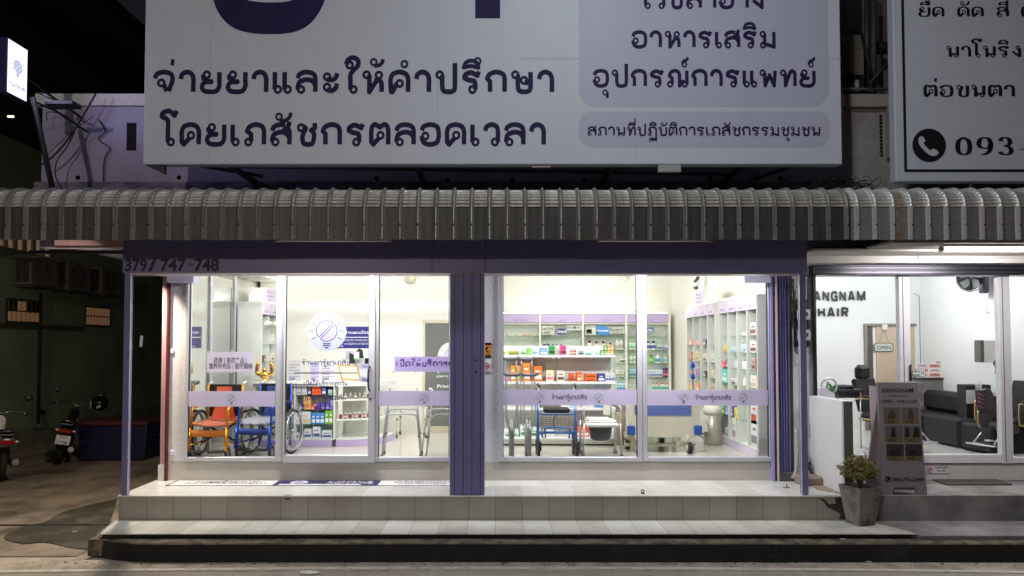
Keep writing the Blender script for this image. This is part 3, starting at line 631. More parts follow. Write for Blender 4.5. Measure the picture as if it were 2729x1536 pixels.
# right end of the front: tracks and the folded lavender shutter
bx(X(2050, YF), X(2056, YF), YF - .06, YF + .1, ZP, 3.1).build('shutter_track', cm(150, 150, 205, .35), B)
bx(X(2056, YF), X(2063, YF), YF - .05, YF + .1, ZP, 3.1).build('shutter_track', M_RED, B)
bx(X(2063, YF) , X(2068, YF), YF - .055, YF + .1, ZP, 3.1).build('shutter_track', cm(200, 196, 190, .5), B)
mb = MB()
for i in range(5):
    a = X(2068 + 7.2 * i, YF); mb.prism([(a, YF + .02), (a + .012, YF - .02 - .01 * (i % 2)), (a + .026, YF - .02), (a + .036, YF + .02)], .62, 3.06, 0, 'z')
mb.build('folding_shutter', mat('lavender shutter', (.17, .16, .36), .4, .2), B)
bx(X(2104, YF), X(2111, YF), YF - .01, YF + .1, ZP + .05, 3.1).build('shutter_track', cm(60, 60, 52, .5), B)
rb(X(2068, YF), X(2112, YF), YF - .06, YF + .12, ZP, .618, .01).build('shutter_base', M_CONCD, B)
# upper wall
UW = MB()
xw0, xw1 = X(113, YF, 330), X(2250, YF, 330)
UW.box(xw0, xw1, YF, YF + .15, Z(660, YF), Z(285, YF))
UW = UW.build('upper_wall', M_LAV, B)
rb(X(96, YF, 330), xw1, YF - .035, YF + .16, Z(284, YF), Z(252, YF), .006).build('parapet', M_GREYW, B)
rb(xw0 - .06, xw1, YF - .05, YF - .001, 4.0, Z(487, YF), .004).build('ledge', layered('dirty ledge', (.2, .18, .26), (.07, .06, .08), 5, .4, .65, .9, .2, 40, stretch=(.6, 1, 2)), B)
bx(XL - 1.3, XL - .03, YF - .07, YF - .004, Z(660, YF - .05), Z(641, YF - .05)).build('tie_beam', M_PINK, B)
bx(xw0, xw0 + .12, YF + .151, 6.0, 3.5, Z(285, YF)).build('upper_wall', M_LAV, B)
mb = MB()
for u, v in ((208, 474), (477, 474), (668, 476), (1367, 480), (1004, 476), (1193, 480), (1558, 478), (1892, 476), (2080, 476)):
    p = P(u, v, YF); mb.lathe((p[0], YF - .003, p[2]), [(.029, .0), (.02, .0)], 16, 0, 'y')
    disc(mb, (p[0], YF, p[2]), .026, (1, 0, 0), (0, 0, 1), (0, -1, 0), .002)
mb.build('weep_holes', cm(6, 5, 8, .9), UW)
a, b = P(337, 402, YF), P(364, 328, YF)
bx(a[0], b[0], YF - .004, YF - .001, a[2], b[2]).build('vent_slot', cm(5, 4, 8, .9), UW)
bx(X(2020, YF), X(2062, YF), YF - .12, YF - .002, 4.22, 5.2).build('pilaster', M_LAV, B)

M_STEEL_ = cm(58, 54, 58, .6, .2)
# ------------------------------------------------------------------ ceiling lights of the pharmacy: white panels, each with its own lamp
M_PANEL = glow('light panel', (1, .98, .9), 4.0)
def area(name, loc, sx, sy, power, col, parent, rot=(0, 0, 0), spread=180):
    ld = bpy.data.lights.new(name, 'AREA'); ld.shape = 'RECTANGLE'; ld.size = sx; ld.size_y = sy; ld.energy = power; ld.color = col; ld.spread = R(spread)
    lo = bpy.data.objects.new(name, ld); COL.objects.link(lo); lo.location = loc; lo.rotation_euler = rot
    if parent: lo.parent = parent
    return lo
def ceiling_light(x, y, label, power=W_SHOP, col=(1, .985, .945), z=CEIL, group='ceiling lights inside the pharmacy'):
    t = thing('ceiling_light', label, 'ceiling light', (x, y, z), group)
    rb(x - .62, x + .62, y - .16, y + .16, z - .06, z - .002, .01).build('housing', M_WHITE, t)
    bx(x - .58, x + .58, y - .13, y + .13, z - .068, z - .061).build('diffuser', M_PANEL, t)
    ld = bpy.data.lights.new('lamp', 'POINT'); ld.energy = power * 1.2; ld.color = col; ld.shadow_soft_size = .16
    lo = bpy.data.objects.new('lamp', ld); COL.objects.link(lo); lo.location = (0, 0, -.3); lo.parent = t
for x, y, d in ((-2.9, 1.02, 'over the wheelchairs'), (-1.2, 1.02, 'over the walking frames'), (-2.9, 2.3, 'over the serving counter'), (-1.2, 2.3, 'in front of the dark glass door'),
                (.7, 1.02, 'over the crutches'), (2.5, 1.02, 'over the hospital bed'), (.7, 4.3, 'behind the gondola shelf'), (2.5, 4.3, 'beside the right wall shelves'), (1.6, 5.2, 'before the back shelves')):
    ceiling_light(x, y, 'white ceiling light panel ' + d, W_SHOP * (.95 if y < 1.5 else .4 if x < 0 else .62))
for u, Y, v, d in ((1093, 3.7, 742, 'above the dark glass door'), (1665, 6.9, 740, 'above the back shelves')):
    p = P(u, v, Y)
    tag(MB().lathe((p[0], Y + .02, p[2]), [(.085, 0), (.085, -.05), (.05, -.09), (.001, -.1)], 18, 0, 'y').build('smoke_detector', cm(226, 220, 196, .5)), 'round white smoke detector on the wall ' + d, 'smoke detector', 'smoke detectors')
# unlit tubes under the canopy
for u0, u1, d in ((735, 1035, 'left of the purple column'), (1598, 1895, 'right of the purple column')):
    t = thing('tube_light', 'unlit white fluorescent tube under the canopy edge, ' + d, 'tube light', (X(u0, -.3), -.3, Z(641, -.3)), 'unlit tubes under the canopy')
    a, b = X(u0, -.3), X(u1, -.3); z = Z(642, -.3)
    MB().tube([(a, -.3, z), (b, -.3, z)], .013, 10).build('tube', cm(225, 215, 215, .3), t)
    MB().rbox(a - .03, a - .001, -.32, -.28, z - .02, z + .04).rbox(b + .001, b + .03, -.32, -.28, z - .02, z + .04).build('end_caps', cm(165, 120, 118, .5), t)
    rb(a, b, -.33, -.27, z + .04, z + .07, .004).build('batten', M_WHITE, t)

t = thing('wall_lamp', 'small wall lamp on the end of the header lighting the alley', 'lamp', (-4.3, .45, 3.06))
rb(-4.29, -4.21, .38, .52, 3.02, 3.12, .01).build('housing', M_STEEL_, t); bx(-4.298, -4.291, .4, .5, 3.03, 3.11).build('lens', glow('warm lens', (1, .86, .66), 5), t)
area('alley lamp', (-.03, 0, 0), .1, .1, W_ALLEY, (1, .86, .68), t, (0, R(35), 0))
# lit tubes on the soffit, hidden from the street by the header
for u0, u1, d in ((700, 1000, 'left'), (1560, 1860, 'right')):
    a, b = X(u0, .25), X(u1, .25); z = 3.185
    t = thing('tube_light', 'lit white tube light on the porch soffit behind the header, %s bay' % d, 'tube light', ((a + b) / 2, .25, z), 'lit tubes on the porch soffit')
    MB().tube([(a, .25, z), (b, .25, z)], .013, 10).build('tube', glow('porch tube', (.96, .97, 1), 8), t)
    rb(a - .02, b + .02, .225, .275, z + .014, z + .024, .004).build('batten', M_WHITE, t)
    area('porch lamp', (0, 0, -.02), b - a, .04, W_PORCH, (.97, .975, 1), t, (R(26), 0, 0))

# ================================================================== canopies
def canopy(name, label, x0, x1, mats, phase, tilt=0.0, rust=None):
    pitch = .1865; yf = -.60 - tilt; zb = Z(640, yf)
    prof = [(yf, zb, 0)]
    for i in range(1, 5): prof.append((yf, zb + (Z(553, yf) - zb) * i / 4, 0))
    r_ = .215; zc = Z(553, yf); N = 72
    for i in range(1, N + 1):
        a = R(84) * i / N; prof.append((yf + r_ * (1 - math.cos(a)), zc + r_ * math.sin(a), .0085 * math.sin(2 * math.pi * 8 * i / N) if i < N else 0))
    ye, ze = prof[-1][0], prof[-1][1]
    prof += [(ye + .5, ze + .05, 0), (YF - .06, ze + .09, 0)]
    cs = [(0, 0, 1), (.034, .0, 1), (.041, .008, .4), (.054, .034, .12), (.067, .036, .12), (.081, .008, .4), (.088, 0, 1)]      # (offset, rib height, ripple)
    xs = []
    k = 0
    x = x0 + phase
    while x < x1 - .1:
        for o, h, rp in cs: xs.append((x + o, h, rp))
        x += pitch
    xs.append((x, 0, 1))
    me = MB(); nx = len(xs); vs = []
    rnd = random.Random(4)
    jit = {i: rnd.uniform(-.004, .004) for i in range(nx)}
    for j, (py, pz, rip) in enumerate(prof):
        q0, q1 = prof[max(j - 1, 0)], prof[min(j + 1, len(prof) - 1)]
        ty, tz = q1[0] - q0[0], q1[1] - q0[1]; d = math.hypot(ty, tz) or 1
        ny, nz = -tz / d, ty / d
        for i, (xx, h, rp) in enumerate(xs):
            e = h + rip * rp * 1.25
            z_ = pz + nz * e + (jit[i // 7 * 7] if j == 0 else 0)
            vs.append((xx, py + ny * e, z_))
    fs = []; ms = []
    for j in range(len(prof) - 1):
        for i in range(nx - 1): fs.append((j * nx + i, j * nx + i + 1, (j + 1) * nx + i + 1, (j + 1) * nx + i))
    me.add(vs, fs, 0, False)
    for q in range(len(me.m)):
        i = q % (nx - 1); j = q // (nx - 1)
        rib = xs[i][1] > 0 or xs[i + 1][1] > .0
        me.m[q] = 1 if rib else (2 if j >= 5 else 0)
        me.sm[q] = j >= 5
    t = thing(name, label, 'canopy', (x0, yf, zb))
    o = me.build('sheet', mats, t)
    if rust:
        rx = x0 + phase + pitch * int((rust - x0 - phase) / pitch) + .09; rm = MB(); q = 0
        for (ya, za, ra), (yb, zb2, rb_) in zip(prof[:70], prof[1:70]):
            wa = .03 if q < 5 else .09
            rm.quad((rx, ya - .004, za + .002), (rx + wa, ya - .004, za + .002), (rx + wa, yb - .004, zb2 + .002), (rx, yb - .004, zb2 + .002)); q += 1
        rm.build('rust_stain', layered('rust', (.2, .075, .03), (.28, .2, .15), 9, .4, .6, .9, .2, 60), t)
    sm = MB(); i = 0; x = x0 + phase
    while x < x1 - .1:
        sm.lathe((x + .06, yf - .039, Z(600, yf)), [(.0085, 0), (.0085, -.004), (.004, -.008)], 8, 0, 'y'); x += pitch
    sm.build('screws', cm(35, 33, 30, .5, .5), t)
    MB().tube([(x0, YF - .12, zb + .05), (x1, YF - .12, zb + .05)], .025, 6).tube([(x0, -.5, zb + .08), (x1, -.5, zb + .08)], .02, 6).build('purlin', cm(50, 48, 50, .6), t)
    return t
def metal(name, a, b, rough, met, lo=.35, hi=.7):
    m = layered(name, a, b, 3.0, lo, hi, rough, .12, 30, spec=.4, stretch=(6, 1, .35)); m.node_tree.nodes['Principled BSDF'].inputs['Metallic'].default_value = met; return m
OLD = [metal('grimy sheet trough', (.075, .072, .067), (.034, .033, .031), .5, .3), metal('weathered sheet rib', (.30, .285, .26), (.17, .16, .145), .42, .35), metal('weathered lit bend', (.52, .50, .45), (.34, .325, .285), .42, .25)]  # the bend's paler tone, here and below, paints in light from above
NEW = [metal('newer sheet trough', (.27, .255, .25), (.19, .18, .175), .5, .3), metal('newer sheet rib', (.62, .61, .59), (.46, .45, .44), .4, .4), metal('newer lit bend', (.66, .65, .61), (.52, .5, .46), .38, .25)]
xj = X(2266, -.62, 570)
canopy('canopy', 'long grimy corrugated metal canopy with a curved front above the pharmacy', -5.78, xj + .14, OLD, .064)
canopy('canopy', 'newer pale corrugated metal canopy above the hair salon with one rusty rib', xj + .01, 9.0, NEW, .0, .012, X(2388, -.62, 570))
xr = X(2385, -.62, 570)
# ================================================================== big signs
M_VINYL = layered('white sign vinyl', (.53, .56, .635), (.49, .52, .595), .9, .35, .75, .5, .02, 8, spec=.4, grain=.05, stretch=(2.2, 1, .22))
M_VINYL2 = layered('lavender sign vinyl', (.43, .435, .56), (.395, .40, .52), .9, .35, .75, .5, .02, 8, spec=.4, grain=.05, stretch=(2.2, 1, .22))
M_INK = mat('dark purple print', (.018, .012, .062), .65, var=.12, scale=3, spec=.2)
M_BLACK = mat('black print', (.010, .010, .012), .65, spec=.2)
M_STEEL = cm(58, 54, 58, .6, .2)
YS = -.12
def rrect(x0, x1, z0, z1, r_, n=6):
    pts = []
    for cx, cz, a0 in ((x1 - r_, z1 - r_, 0), (x0 + r_, z1 - r_, 90), (x0 + r_, z0 + r_, 180), (x1 - r_, z0 + r_, 270)):
        for i in range(n + 1): a = R(a0 + 90 * i / n); pts.append((cx + r_ * math.cos(a), cz + r_ * math.sin(a)))
    return pts
bl, br, bb = X(381, YS, 430), X(2245, YS, 430), Z(438.5, YS)
SG = thing('billboard', 'huge white sign with dark purple Thai lettering hanging above the pharmacy canopy', 'sign', ((bl + br) / 2, YS, bb))
rb(bl, br, YS, YS + .13, bb, bb + 4.2, .008).build('panel', M_VINYL, SG)
for vb, vt, r_ in ((285, -420, .2), (393, 298, .14)):
    mb = MB(); mb.prism(rrect(X(1543, YS, 300), X(2210, YS, 300), Z(vb, YS), Z(vt, YS), r_), YS - .0015, YS - .0005); mb.build('tinted_panel', M_VINYL2, SG)
def sign_text(text, u0, u1, vb, vt, par, m, wt=.2, Y=YS, thin=1.0, gap=.17, name='lettering', **k):
    o, w_, h = on(Y, u0, u1, vb, vt)
    return write(text, o, w_, h, wt=wt, thin=thin, gap=gap, **k).build(name, m, par)
sign_text('จ่ายยาและให้คำปรึกษา', 407, 1477, 252, 186, SG, M_INK, .2)
sign_text('โดยเภสัชกรตลอดเวลา', 430, 1455, 392, 326, SG, M_INK, .2)
sign_text('อาหารเสริม', 1683, 2068, 131, 81, SG, M_INK, .2, gap=.14)
sign_text('อุปกรณ์การแพทย์', 1580, 2174, 235, 184, SG, M_INK, .2, gap=.14)
sign_text('เวชสำอาง', 1716, 2036, 26, -24, SG, M_INK, .2, gap=.14)
sign_text('สถานที่ปฏิบัติการเภสัชกรรมชุมชน', 1566, 2187, 364, 337, SG, M_INK, .19, gap=.13)
sign_text('ร้านยา', 1600, 2150, -88, -170, SG, M_INK, .17)
sign_text('ยา', 563, 1333, 92, -330, SG, M_INK, .2, gap=.65)
mb = MB()
for v, u0, u1 in ((157, 1385, 2243), (-40, 383, 2243)): a, b = P(u0, v, YS), P(u1, v, YS); mb.box(a[0], b[0], YS - .0012, YS - .0004, a[2] - .004, a[2] + .004)
for u in (1166, 1694, 560): mb.box(X(u, YS, 200), X(u, YS, 200) + .004, YS - .0011, YS - .0003, bb + .02, bb + 4.1)
mb.build('seam', cm(160, 163, 176, .6), SG)
zb = bb
for u in (600, 1105, 1640, 2000):                         # steel arms back to the wall
    x = X(u, YS, 430); mb = MB()
    mb.prism([(YS + .14, zb), (YF - .06, zb), (YF - .06, zb - .27), (YF - .006, zb - .27), (YF - .006, zb + .05), (YS + .14, zb + .05)], x - .03, x + .03, 0, 'x')
    mb.build('bracket', M_STEEL, SG)
mb = MB(); mb.prism([(X(384, YS, 440), bb - .002), (X(434, YS, 440), bb - .002), (X(434, YS, 440), bb - .10)], YS + .05, YS + .09); mb.build('gusset', M_STEEL, SG)
mb = MB().tube([P(640, 445, YF - .2), P(1960, 466, YF - .2)], .02, 6).tube([P(520, 440, .2), P(700, 470, YF - .1)], .022, 6).tube([P(2120, 440, .2), P(2010, 478, YF - .1)], .022, 6)
mb.build('brace', M_STEEL, SG)
rb(X(1758, YS), X(1820, YS), YS + .0, YS + .05, Z(459, YS), bb - .002, .006).build('clip_plate', cm(165, 165, 168, .45, .3), SG)
rb(X(1418, YS), X(1470, YS), YS + .02, YS + .05, Z(446, YS), bb - .002, .004).build('clip_plate', cm(150, 142, 146, .5), SG)
# salon sign on the right
Y2 = -.16
sl, sb = X(2388, Y2, 470), Z(484, Y2)
S2 = thing('billboard', 'white sign with black border, phone number and serif Thai lettering above the hair salon', 'sign', (sl + 1.5, Y2, sb))
rb(sl, sl + 3.4, Y2, Y2 + .12, sb, sb + 3.6, .008).build('panel', M_VINYL, S2)
mb = MB(); xb0, zb0 = X(2410, Y2, 456), Z(459, Y2); wbr = .03
mb.box(xb0, xb0 + wbr, Y2 - .003, Y2 - .0005, zb0 + wbr, sb + 3.4).box(xb0, sl + 3.2, Y2 - .003, Y2 - .0005, zb0, zb0 + wbr)
mb.build('border', M_BLACK, S2)
sign_text('ยืด', 2447, 2517, 48, 16, S2, M_BLACK, .24, Y2, .38, .12); sign_text('ดัด', 2551, 2622, 48, 16, S2, M_BLACK, .24, Y2, .38, .12)
sign_text('สี', 2656, 2689, 48, 16, S2, M_BLACK, .24, Y2, .38, .12); sign_text('ตัด', 2721, 2795, 48, 16, S2, M_BLACK, .24, Y2, .38, .12)
sign_text('นาโนริง', 2521, 2722, 156, 120, S2, M_BLACK, .24, Y2, .38, .1)
sign_text('ต่อขนตา', 2461, 2705, 262, 224, S2, M_BLACK, .24, Y2, .38, .12)
mb = MB(); o, w_, h = on(Y2, 2546, 2820, 418, 375)
write('093-776', o, w_ * 1.13, h, wt=.25, thin=.25, gap=.2, mb=mb); mb.build('phone_number', M_BLACK, S2)
mb = MB(); c = P(2476, 388, Y2); rr = X(2521, Y2, 388) - c[0]
disc(mb, c, rr, (1, 0, 0), (0, 0, 1), (0, -1, 0), .002, 0)
hs = [(-.62, .42), (-.4, .55), (-.2, .26), (-.32, .12), (.06, -.3), (.22, -.2), (.56, -.38), (.44, -.6), (.1, -.62), (-.3, -.3), (-.6, .1)]
pts = smooth([(x - .02, z) for x, z in hs] + [hs[0]], 3)[:-1]
put(mb, c, (rr, 0, 0), (0, 0, rr), (0, -1, 0), pts[::-1], [list(range(len(pts)))], .004, 1)
mb.build('phone_emblem', [M_BLACK, M_VINYL], S2)
mb = MB()
for u in (2391, 2596): mb.tube([(X(u, Y2, 490), Y2 + .06, sb - .001), (X(u, Y2, 490), Y2 + .06, sb - .3)], .014, 6)
mb.prism([(X(2540, 0), sb - .26), (X(2536, 0), sb - .14), (X(2548, 0), sb - .04), (X(2556, 0), sb - .02), (X(2552, 0), sb - .26)], .3, .34)
mb.build('prop', cm(120, 118, 116, .5, .3), S2)

# projecting light box at the left corner, seen edge-on to the street
xl = X(20, -.35, 200); d0, d1 = -.35, -.35 + .31
zt, zb_ = Z(102, -.35), Z(245, -.35)
LB = thing('lightbox_sign', 'small lit white light box with a light bulb emblem projecting from the upper left corner', 'sign', (xl, d0, zb_))
rb(xl - .09, xl - .004, d0 - .008, d1 + .008, zb_ - .008, zt + .008, .006).build('casing', cm(40, 36, 90, .4), LB)
FACE = glow('lit sign face', (.80, .84, 1.0), 1.5)
bx(xl - .003, xl, d0 + .004, d1 - .004, zb_ + .004, zt - .004).build('face', FACE, LB)
bx(xl - .094, xl - .091, d0 + .004, d1 - .004, zb_ + .004, zt - .004).build('face', FACE, LB)
mb = MB(); cy, cz = (d0 + d1) / 2, zb_ + (zt - zb_) * .56
logo(mb, (xl, cy, cz), .125, (0, 1, 0), (0, 0, 1), (1, 0, 0), (0, 0, 1), .001, False, .05)
mb.build('emblem', [glow('lit lavender', (.6, .6, .86), .95), glow('lit print', (.12, .1, .35), .3)], LB)
mb = write('ร้านยารู้ยาเภสัช', (xl, d0 + .03, zb_ + .09), .25, .042, (0, 1, 0), (0, 0, 1), (1, 0, 0), wt=.2)
mb.build('lettering', glow('lit print', (.12, .1, .35), .3), LB)
area('box lamp', (.06, .155, .3), .28, .5, W_BOX, (.62, .6, 1), LB, (0, R(-90), 0))
mb = MB().tube([(xl - .05, d1 + .01, zb_ + .06), (xl + .08, .35, zb_ + .03), (xw0 + .6, YF - .06, zb_ - .08)], .014, 6).tube([(xl - .05, d1 + .01, zb_ + .3), (xl + .1, YF - .02, zb_ + .1)], .014, 6)
mb.tube([P(88, 262, -.05), P(140, 505, -.05)], .03, 8)
mb.build('bracket', cm(14, 13, 16, .6), LB)
# small flood on a stick and loose cables in front of the lavender wall
t = thing('flood_fitting', 'dark flat floodlight fitting on an arm left of the big sign', 'floodlight', P(170, 275, .1))
a = P(130, 262, .1); b = P(205, 285, .1)
MB().rbox(a[0], b[0], .02, .2, b[2], b[2] + .05, .008).build('head', cm(16, 15, 16, .5), t)
MB().tube([P(100, 245, .1), P(150, 268, .1)], .016, 6).build('arm', cm(16, 15, 16, .5), t)
CAB = cm(20, 18, 22, .6)
def cable(label, pts, r_=.007, Y=.6, m=CAB, group=None):
    return tag(MB().tube(smooth([P(u, v, Y) for u, v in pts], 6), r_, 5).build('cable', m), label, 'cable', group)
cable('thick loose cable swinging from the light box bracket to the canopy', [(255, 250), (215, 320), (175, 380), (140, 418), (110, 440)], .011)
cable('cable bowing down the lavender wall behind the dark diagonal pole', [(200, 350), (178, 392), (152, 430), (148, 470), (168, 508)], .008)
cable('thin straight cable slanting across the lavender wall', [(250, 310), (190, 352), (125, 415)], .004, .5)
cable('kinked cable hanging on the lavender wall beside the vent slot', [(262, 318), (280, 350), (262, 372), (292, 395), (278, 425), (275, 488)], .007, YF - .03)
cable('small cable loop at the left edge of the lavender wall', [(125, 322), (126, 300), (160, 303), (200, 320)], .006, .7)

# ================================================================== upper right: ledges, air conditioner and pipes between the signs
NB = thing('salon_building', 'white two storey hair salon building at the right with a black shutter box', 'shop', (5.8, YF, 0))
M_DUSK = layered('dim grey plaster', (.32, .3, .28), (.22, .2, .19), 1.2, .4, .7, .8, .1, 25)
bx(xw1 + .001, 9.6, YF + .02, YF + .2, 3.6, Z(290, YF)).build('upper_wall', M_DUSK, NB)
rb(xw1 + .001, 9.6, YF - .06, YF + .2, Z(289, YF), Z(255, YF), .006).build('ledge', cm(150, 145, 138, .8), NB)
bx(xw1 - .4, 9.6, 2.4, 2.5, 5.4, 9).build('upper_wall', M_DUSK, NB)
rb(X(2372, YF), X(2400, YF), YF - .08, YF + .01, Z(425, YF), Z(285, YF), .004).build('pilaster', M_DUSK, NB)
mb = MB()
for i in range(12): mb.box(X(2357, YF), X(2363, YF), YF + .005, YF + .019, Z(312 + 9.5 * i, YF), Z(306 + 9.5 * i, YF))
mb.build('vent_slot', cm(8, 8, 9, .9), NB)
rb(xw1 + .001, 9.6, YF - .05, YF + .018, 4.0, 4.16, .004).build('ledge', cm(120, 116, 105, .8), NB)
AC = thing('air_conditioner', 'white outdoor air conditioner between the two big signs', 'air conditioner', P(2275, 200, 1.3))
a, b = P(2215, 200, 1.3), P(2302, 92, 1.3)
rb(a[0], b[0], 1.3, 1.6, a[2], b[2], .01).build('casing', cm(118, 112, 104, .6), AC)
mb = MB(); c = P(2225, 146, 1.3)
for r_ in (.06, .11, .16, .21): mb.torus((c[0] - .06, 1.295, c[2]), r_, .004, 'y', 24, 5)
mb.build('fan_grille', cm(30, 29, 28, .6), AC)
a = P(2268, 133, 1.3); write('CARO', a, .17, .035, hand=False, off=.01, eps=.003).build('lettering', cm(60, 56, 52, .6), AC)
mb = MB()
for u in (2230, 2290): mb.box(X(u, 1.3) - .02, X(u, 1.3) + .02, 1.3, 1.6, Z(212, 1.3), Z(201, 1.3)).box(X(u, 1.3) - .02, X(u, 1.3) + .02, 1.56, 1.6, Z(250, 1.3), Z(212, 1.3))
mb.build('bracket', M_STEEL, AC)
t = tag(MB().tube([P(2205, 237, .8), P(2400, 239, .8)], .02, 8).build('railing', cm(110, 106, 104, .5, .4)), 'grey steel rail crossing between the two big signs', 'railing')
def pipe(label, pts, r_, Y, m, cat='pipe'): return tag(MB().tube([P(u, v, Y) for u, v in pts], r_, 8).build('pipe', m), label, cat)
pipe('thick pale drain pipe behind the big pharmacy sign edge', [(2272, -60), (2272, 90)], .09, 2.1, cm(150, 144, 132, .5))
pipe('slim dark pipe standing right of the air conditioner', [(2310, -60), (2310, 232)], .035, 1.7, cm(70, 68, 66, .5))
pipe('grey steel post right of the air conditioner', [(2328, -60), (2328, 250)], .04, 1.5, cm(74, 70, 70, .6))
pipe('dark steel beam under the upper window between the signs', [(2300, 128), (2392, 128)], .09, 1.8, cm(40, 39, 42, .6), 'beam')
pipe('diagonal steel brace behind the salon sign edge', [(2315, 225), (2386, 148)], .022, .7, cm(40, 38, 38, .6), 'brace')
pipe('short white pipe under the air conditioner', [(2283, 215), (2285, 245)], .03, 1.2, cm(170, 165, 158, .5))
pipe('thin dark cable pipe left of the steel post', [(2296, 90), (2330, 228)], .02, 1.25, cm(16, 16, 18, .6))
tag(rb(X(2335, 2.3), X(2400, 2.3), 2.3, 2.38, Z(118, 2.3), Z(-60, 2.3)).build('panel', cm(140, 112, 112, .7)), 'pinkish wall panel high up beside the salon sign', 'panel')
# dry vine tangle on the canopy
random.seed(12); mb = MB()
for i in range(46):
    u, v = random.uniform(2090, 2300), random.uniform(488, 512)
    pts = [(u, v)]
    for j in range(5): pts.append((pts[-1][0] + random.uniform(-26, 30), min(514, pts[-1][1] + random.uniform(-15, 11))))
    Y = random.uniform(-.25, .5); mb.tube(smooth([P(a, max(455, b), Y) for a, b in pts], 3), random.uniform(.0025, .006), 4)
mb.tube(smooth([P(u, v, .2) for u, v in ((2090, 478), (2130, 470), (2170, 500), (2190, 512))], 5), .004, 4)
mb.tube(smooth([P(u, v, .2) for u, v in ((2300, 508), (2330, 480), (2346, 474), (2345, 490), (2310, 512))], 5), .004, 4)
tag(mb.build('dry_vine', cm(22, 20, 17, .9)), 'tangle of dry vines lying on the canopy at the joint', 'plant')
rnd = random.Random(5); mb = MB()

# ================================================================== the alley at the left
M_GREEN = layered('green plaster', (.19, .235, .15), (.13, .16, .105), 1.0, .4, .7, .8, .15, 25)
XA = -9.9
GB = thing('green_building', 'dark green walled building along the left side of the alley', 'building', (XA, 8, 0))
bx(XA - .3, XA, 4.5, 14, 0, 6.4).build('wall', M_GREEN, GB)
bx(XA - .3, -3.9, 14, 14.3, 0, 9).build('wall', cm(34, 34, 32, .9), GB)
rb(XA - .002, XA + .05, 4.5, 14, .02, .42, .01).build('skirting', layered('damp skirting', (.2, .2, .16), (.09, .09, .07), 1.5, .4, .7, .9), GB)
rb(XA, XA + .06, 7.1, 7.32, .42, 5, .01).build('pilaster', M_GREEN, GB)
rb(XA + .001, XA + .08, 4.5, 8.6, 2.52, 2.62, .008).build('sill', cm(60, 66, 54, .8), GB)
for i, z in enumerate((6.4, 7.6, 9.2)): rb(XA - .3, XA + .9 + .2 * i, 3.0, 14, z, z + .5, .02).build('eave', cm(26, 25, 26, .9), GB)
bx(XA - .3, XA + .2, 3.5, 14, 6.9, 11).build('wall', cm(22, 21, 23, .9), GB)
def block_window(y0, y1, z0, z1, nx, nz, label, lit=True, skip=()):
    t = thing('glass_block_window', label, 'window', (XA, y0, z0), 'glass block windows in the green wall')
    rb(XA + .001, XA + .03, y0 - .04, y1 + .04, z0 - .04, z1 + .04, .006).build('frame', cm(50, 54, 44, .8), t)
    mb = MB(); dy, dz = (y1 - y0) / nx, (z1 - z0) / nz
    for i in range(nx):
        for k in range(nz):
            mb.rbox(XA + .012, XA + .045, y0 + i * dy + .012, y0 + (i + 1) * dy - .012, z0 + k * dz + .012, z0 + (k + 1) * dz - .012, .012, 1 if (i, k) in skip else 0)
    mb.build('pane', [mat('lit glass block', (.3, .18, .1), .2, emit=(.8, .4, .2), estr=.10, var=.7, scale=18), cm(46, 40, 34, .2)], t)
block_window(6.1, 7.06, 2.66, 3.1, 7, 2, 'dim orange glass block window nearest the street, partly unlit', skip=((0, 1), (1, 1), (5, 1), (6, 1), (4, 1)))
block_window(8.75, 9.75, 2.66, 3.1, 9, 2, 'brighter orange glass block window farther down the alley')
acs = None
for i, (y, d) in enumerate(((6.2, 'nearest the street'), (7.4, 'in the middle of the three'), (8.7, 'farthest down the alley'))):
    lab = 'old white wall air conditioner in the dark alley, ' + d
    if acs is None:
        t = local(thing('air_conditioner', lab, 'air conditioner', (XA, y, 3.42), 'air conditioners on the green wall'))
        rb(.06, .42, 0, .85, 0, .62, .012).build('casing', cm(96, 92, 84, .7), t)
        mb = MB()
        for k in range(11): mb.rbox(.09, .39, -.012, -.002, .06 + .047 * k, .075 + .047 * k, .003)
        mb.box(.1, .38, -.003, -.001, .05, .58, 1); mb.box(.235, .245, -.014, -.002, .05, .58)
        mb.build('grille', [cm(88, 84, 78, .7), cm(12, 12, 12, .8)], t)
        mb = MB()
        for r_ in (.08, .14, .2, .25): mb.torus((.43, .36, .31), r_, .005, 'x', 24, 5)
        mb.build('fan_grille', cm(30, 30, 28, .7), t)
        rb(.02, .46, .05, .8, -.05, -.001, .01).build('bracket', cm(60, 62, 54, .8), t)
        acs = t
    else: copy_tree(acs, (XA, y, 3.42), label=lab)
tag(MB().tube([(XA + .1, 7.0, .5), (XA + .1, 7.0, 3.3)], .03, 8).build('pipe', cm(16, 17, 14, .7)), 'dark drain pipe down the green wall', 'pipe')
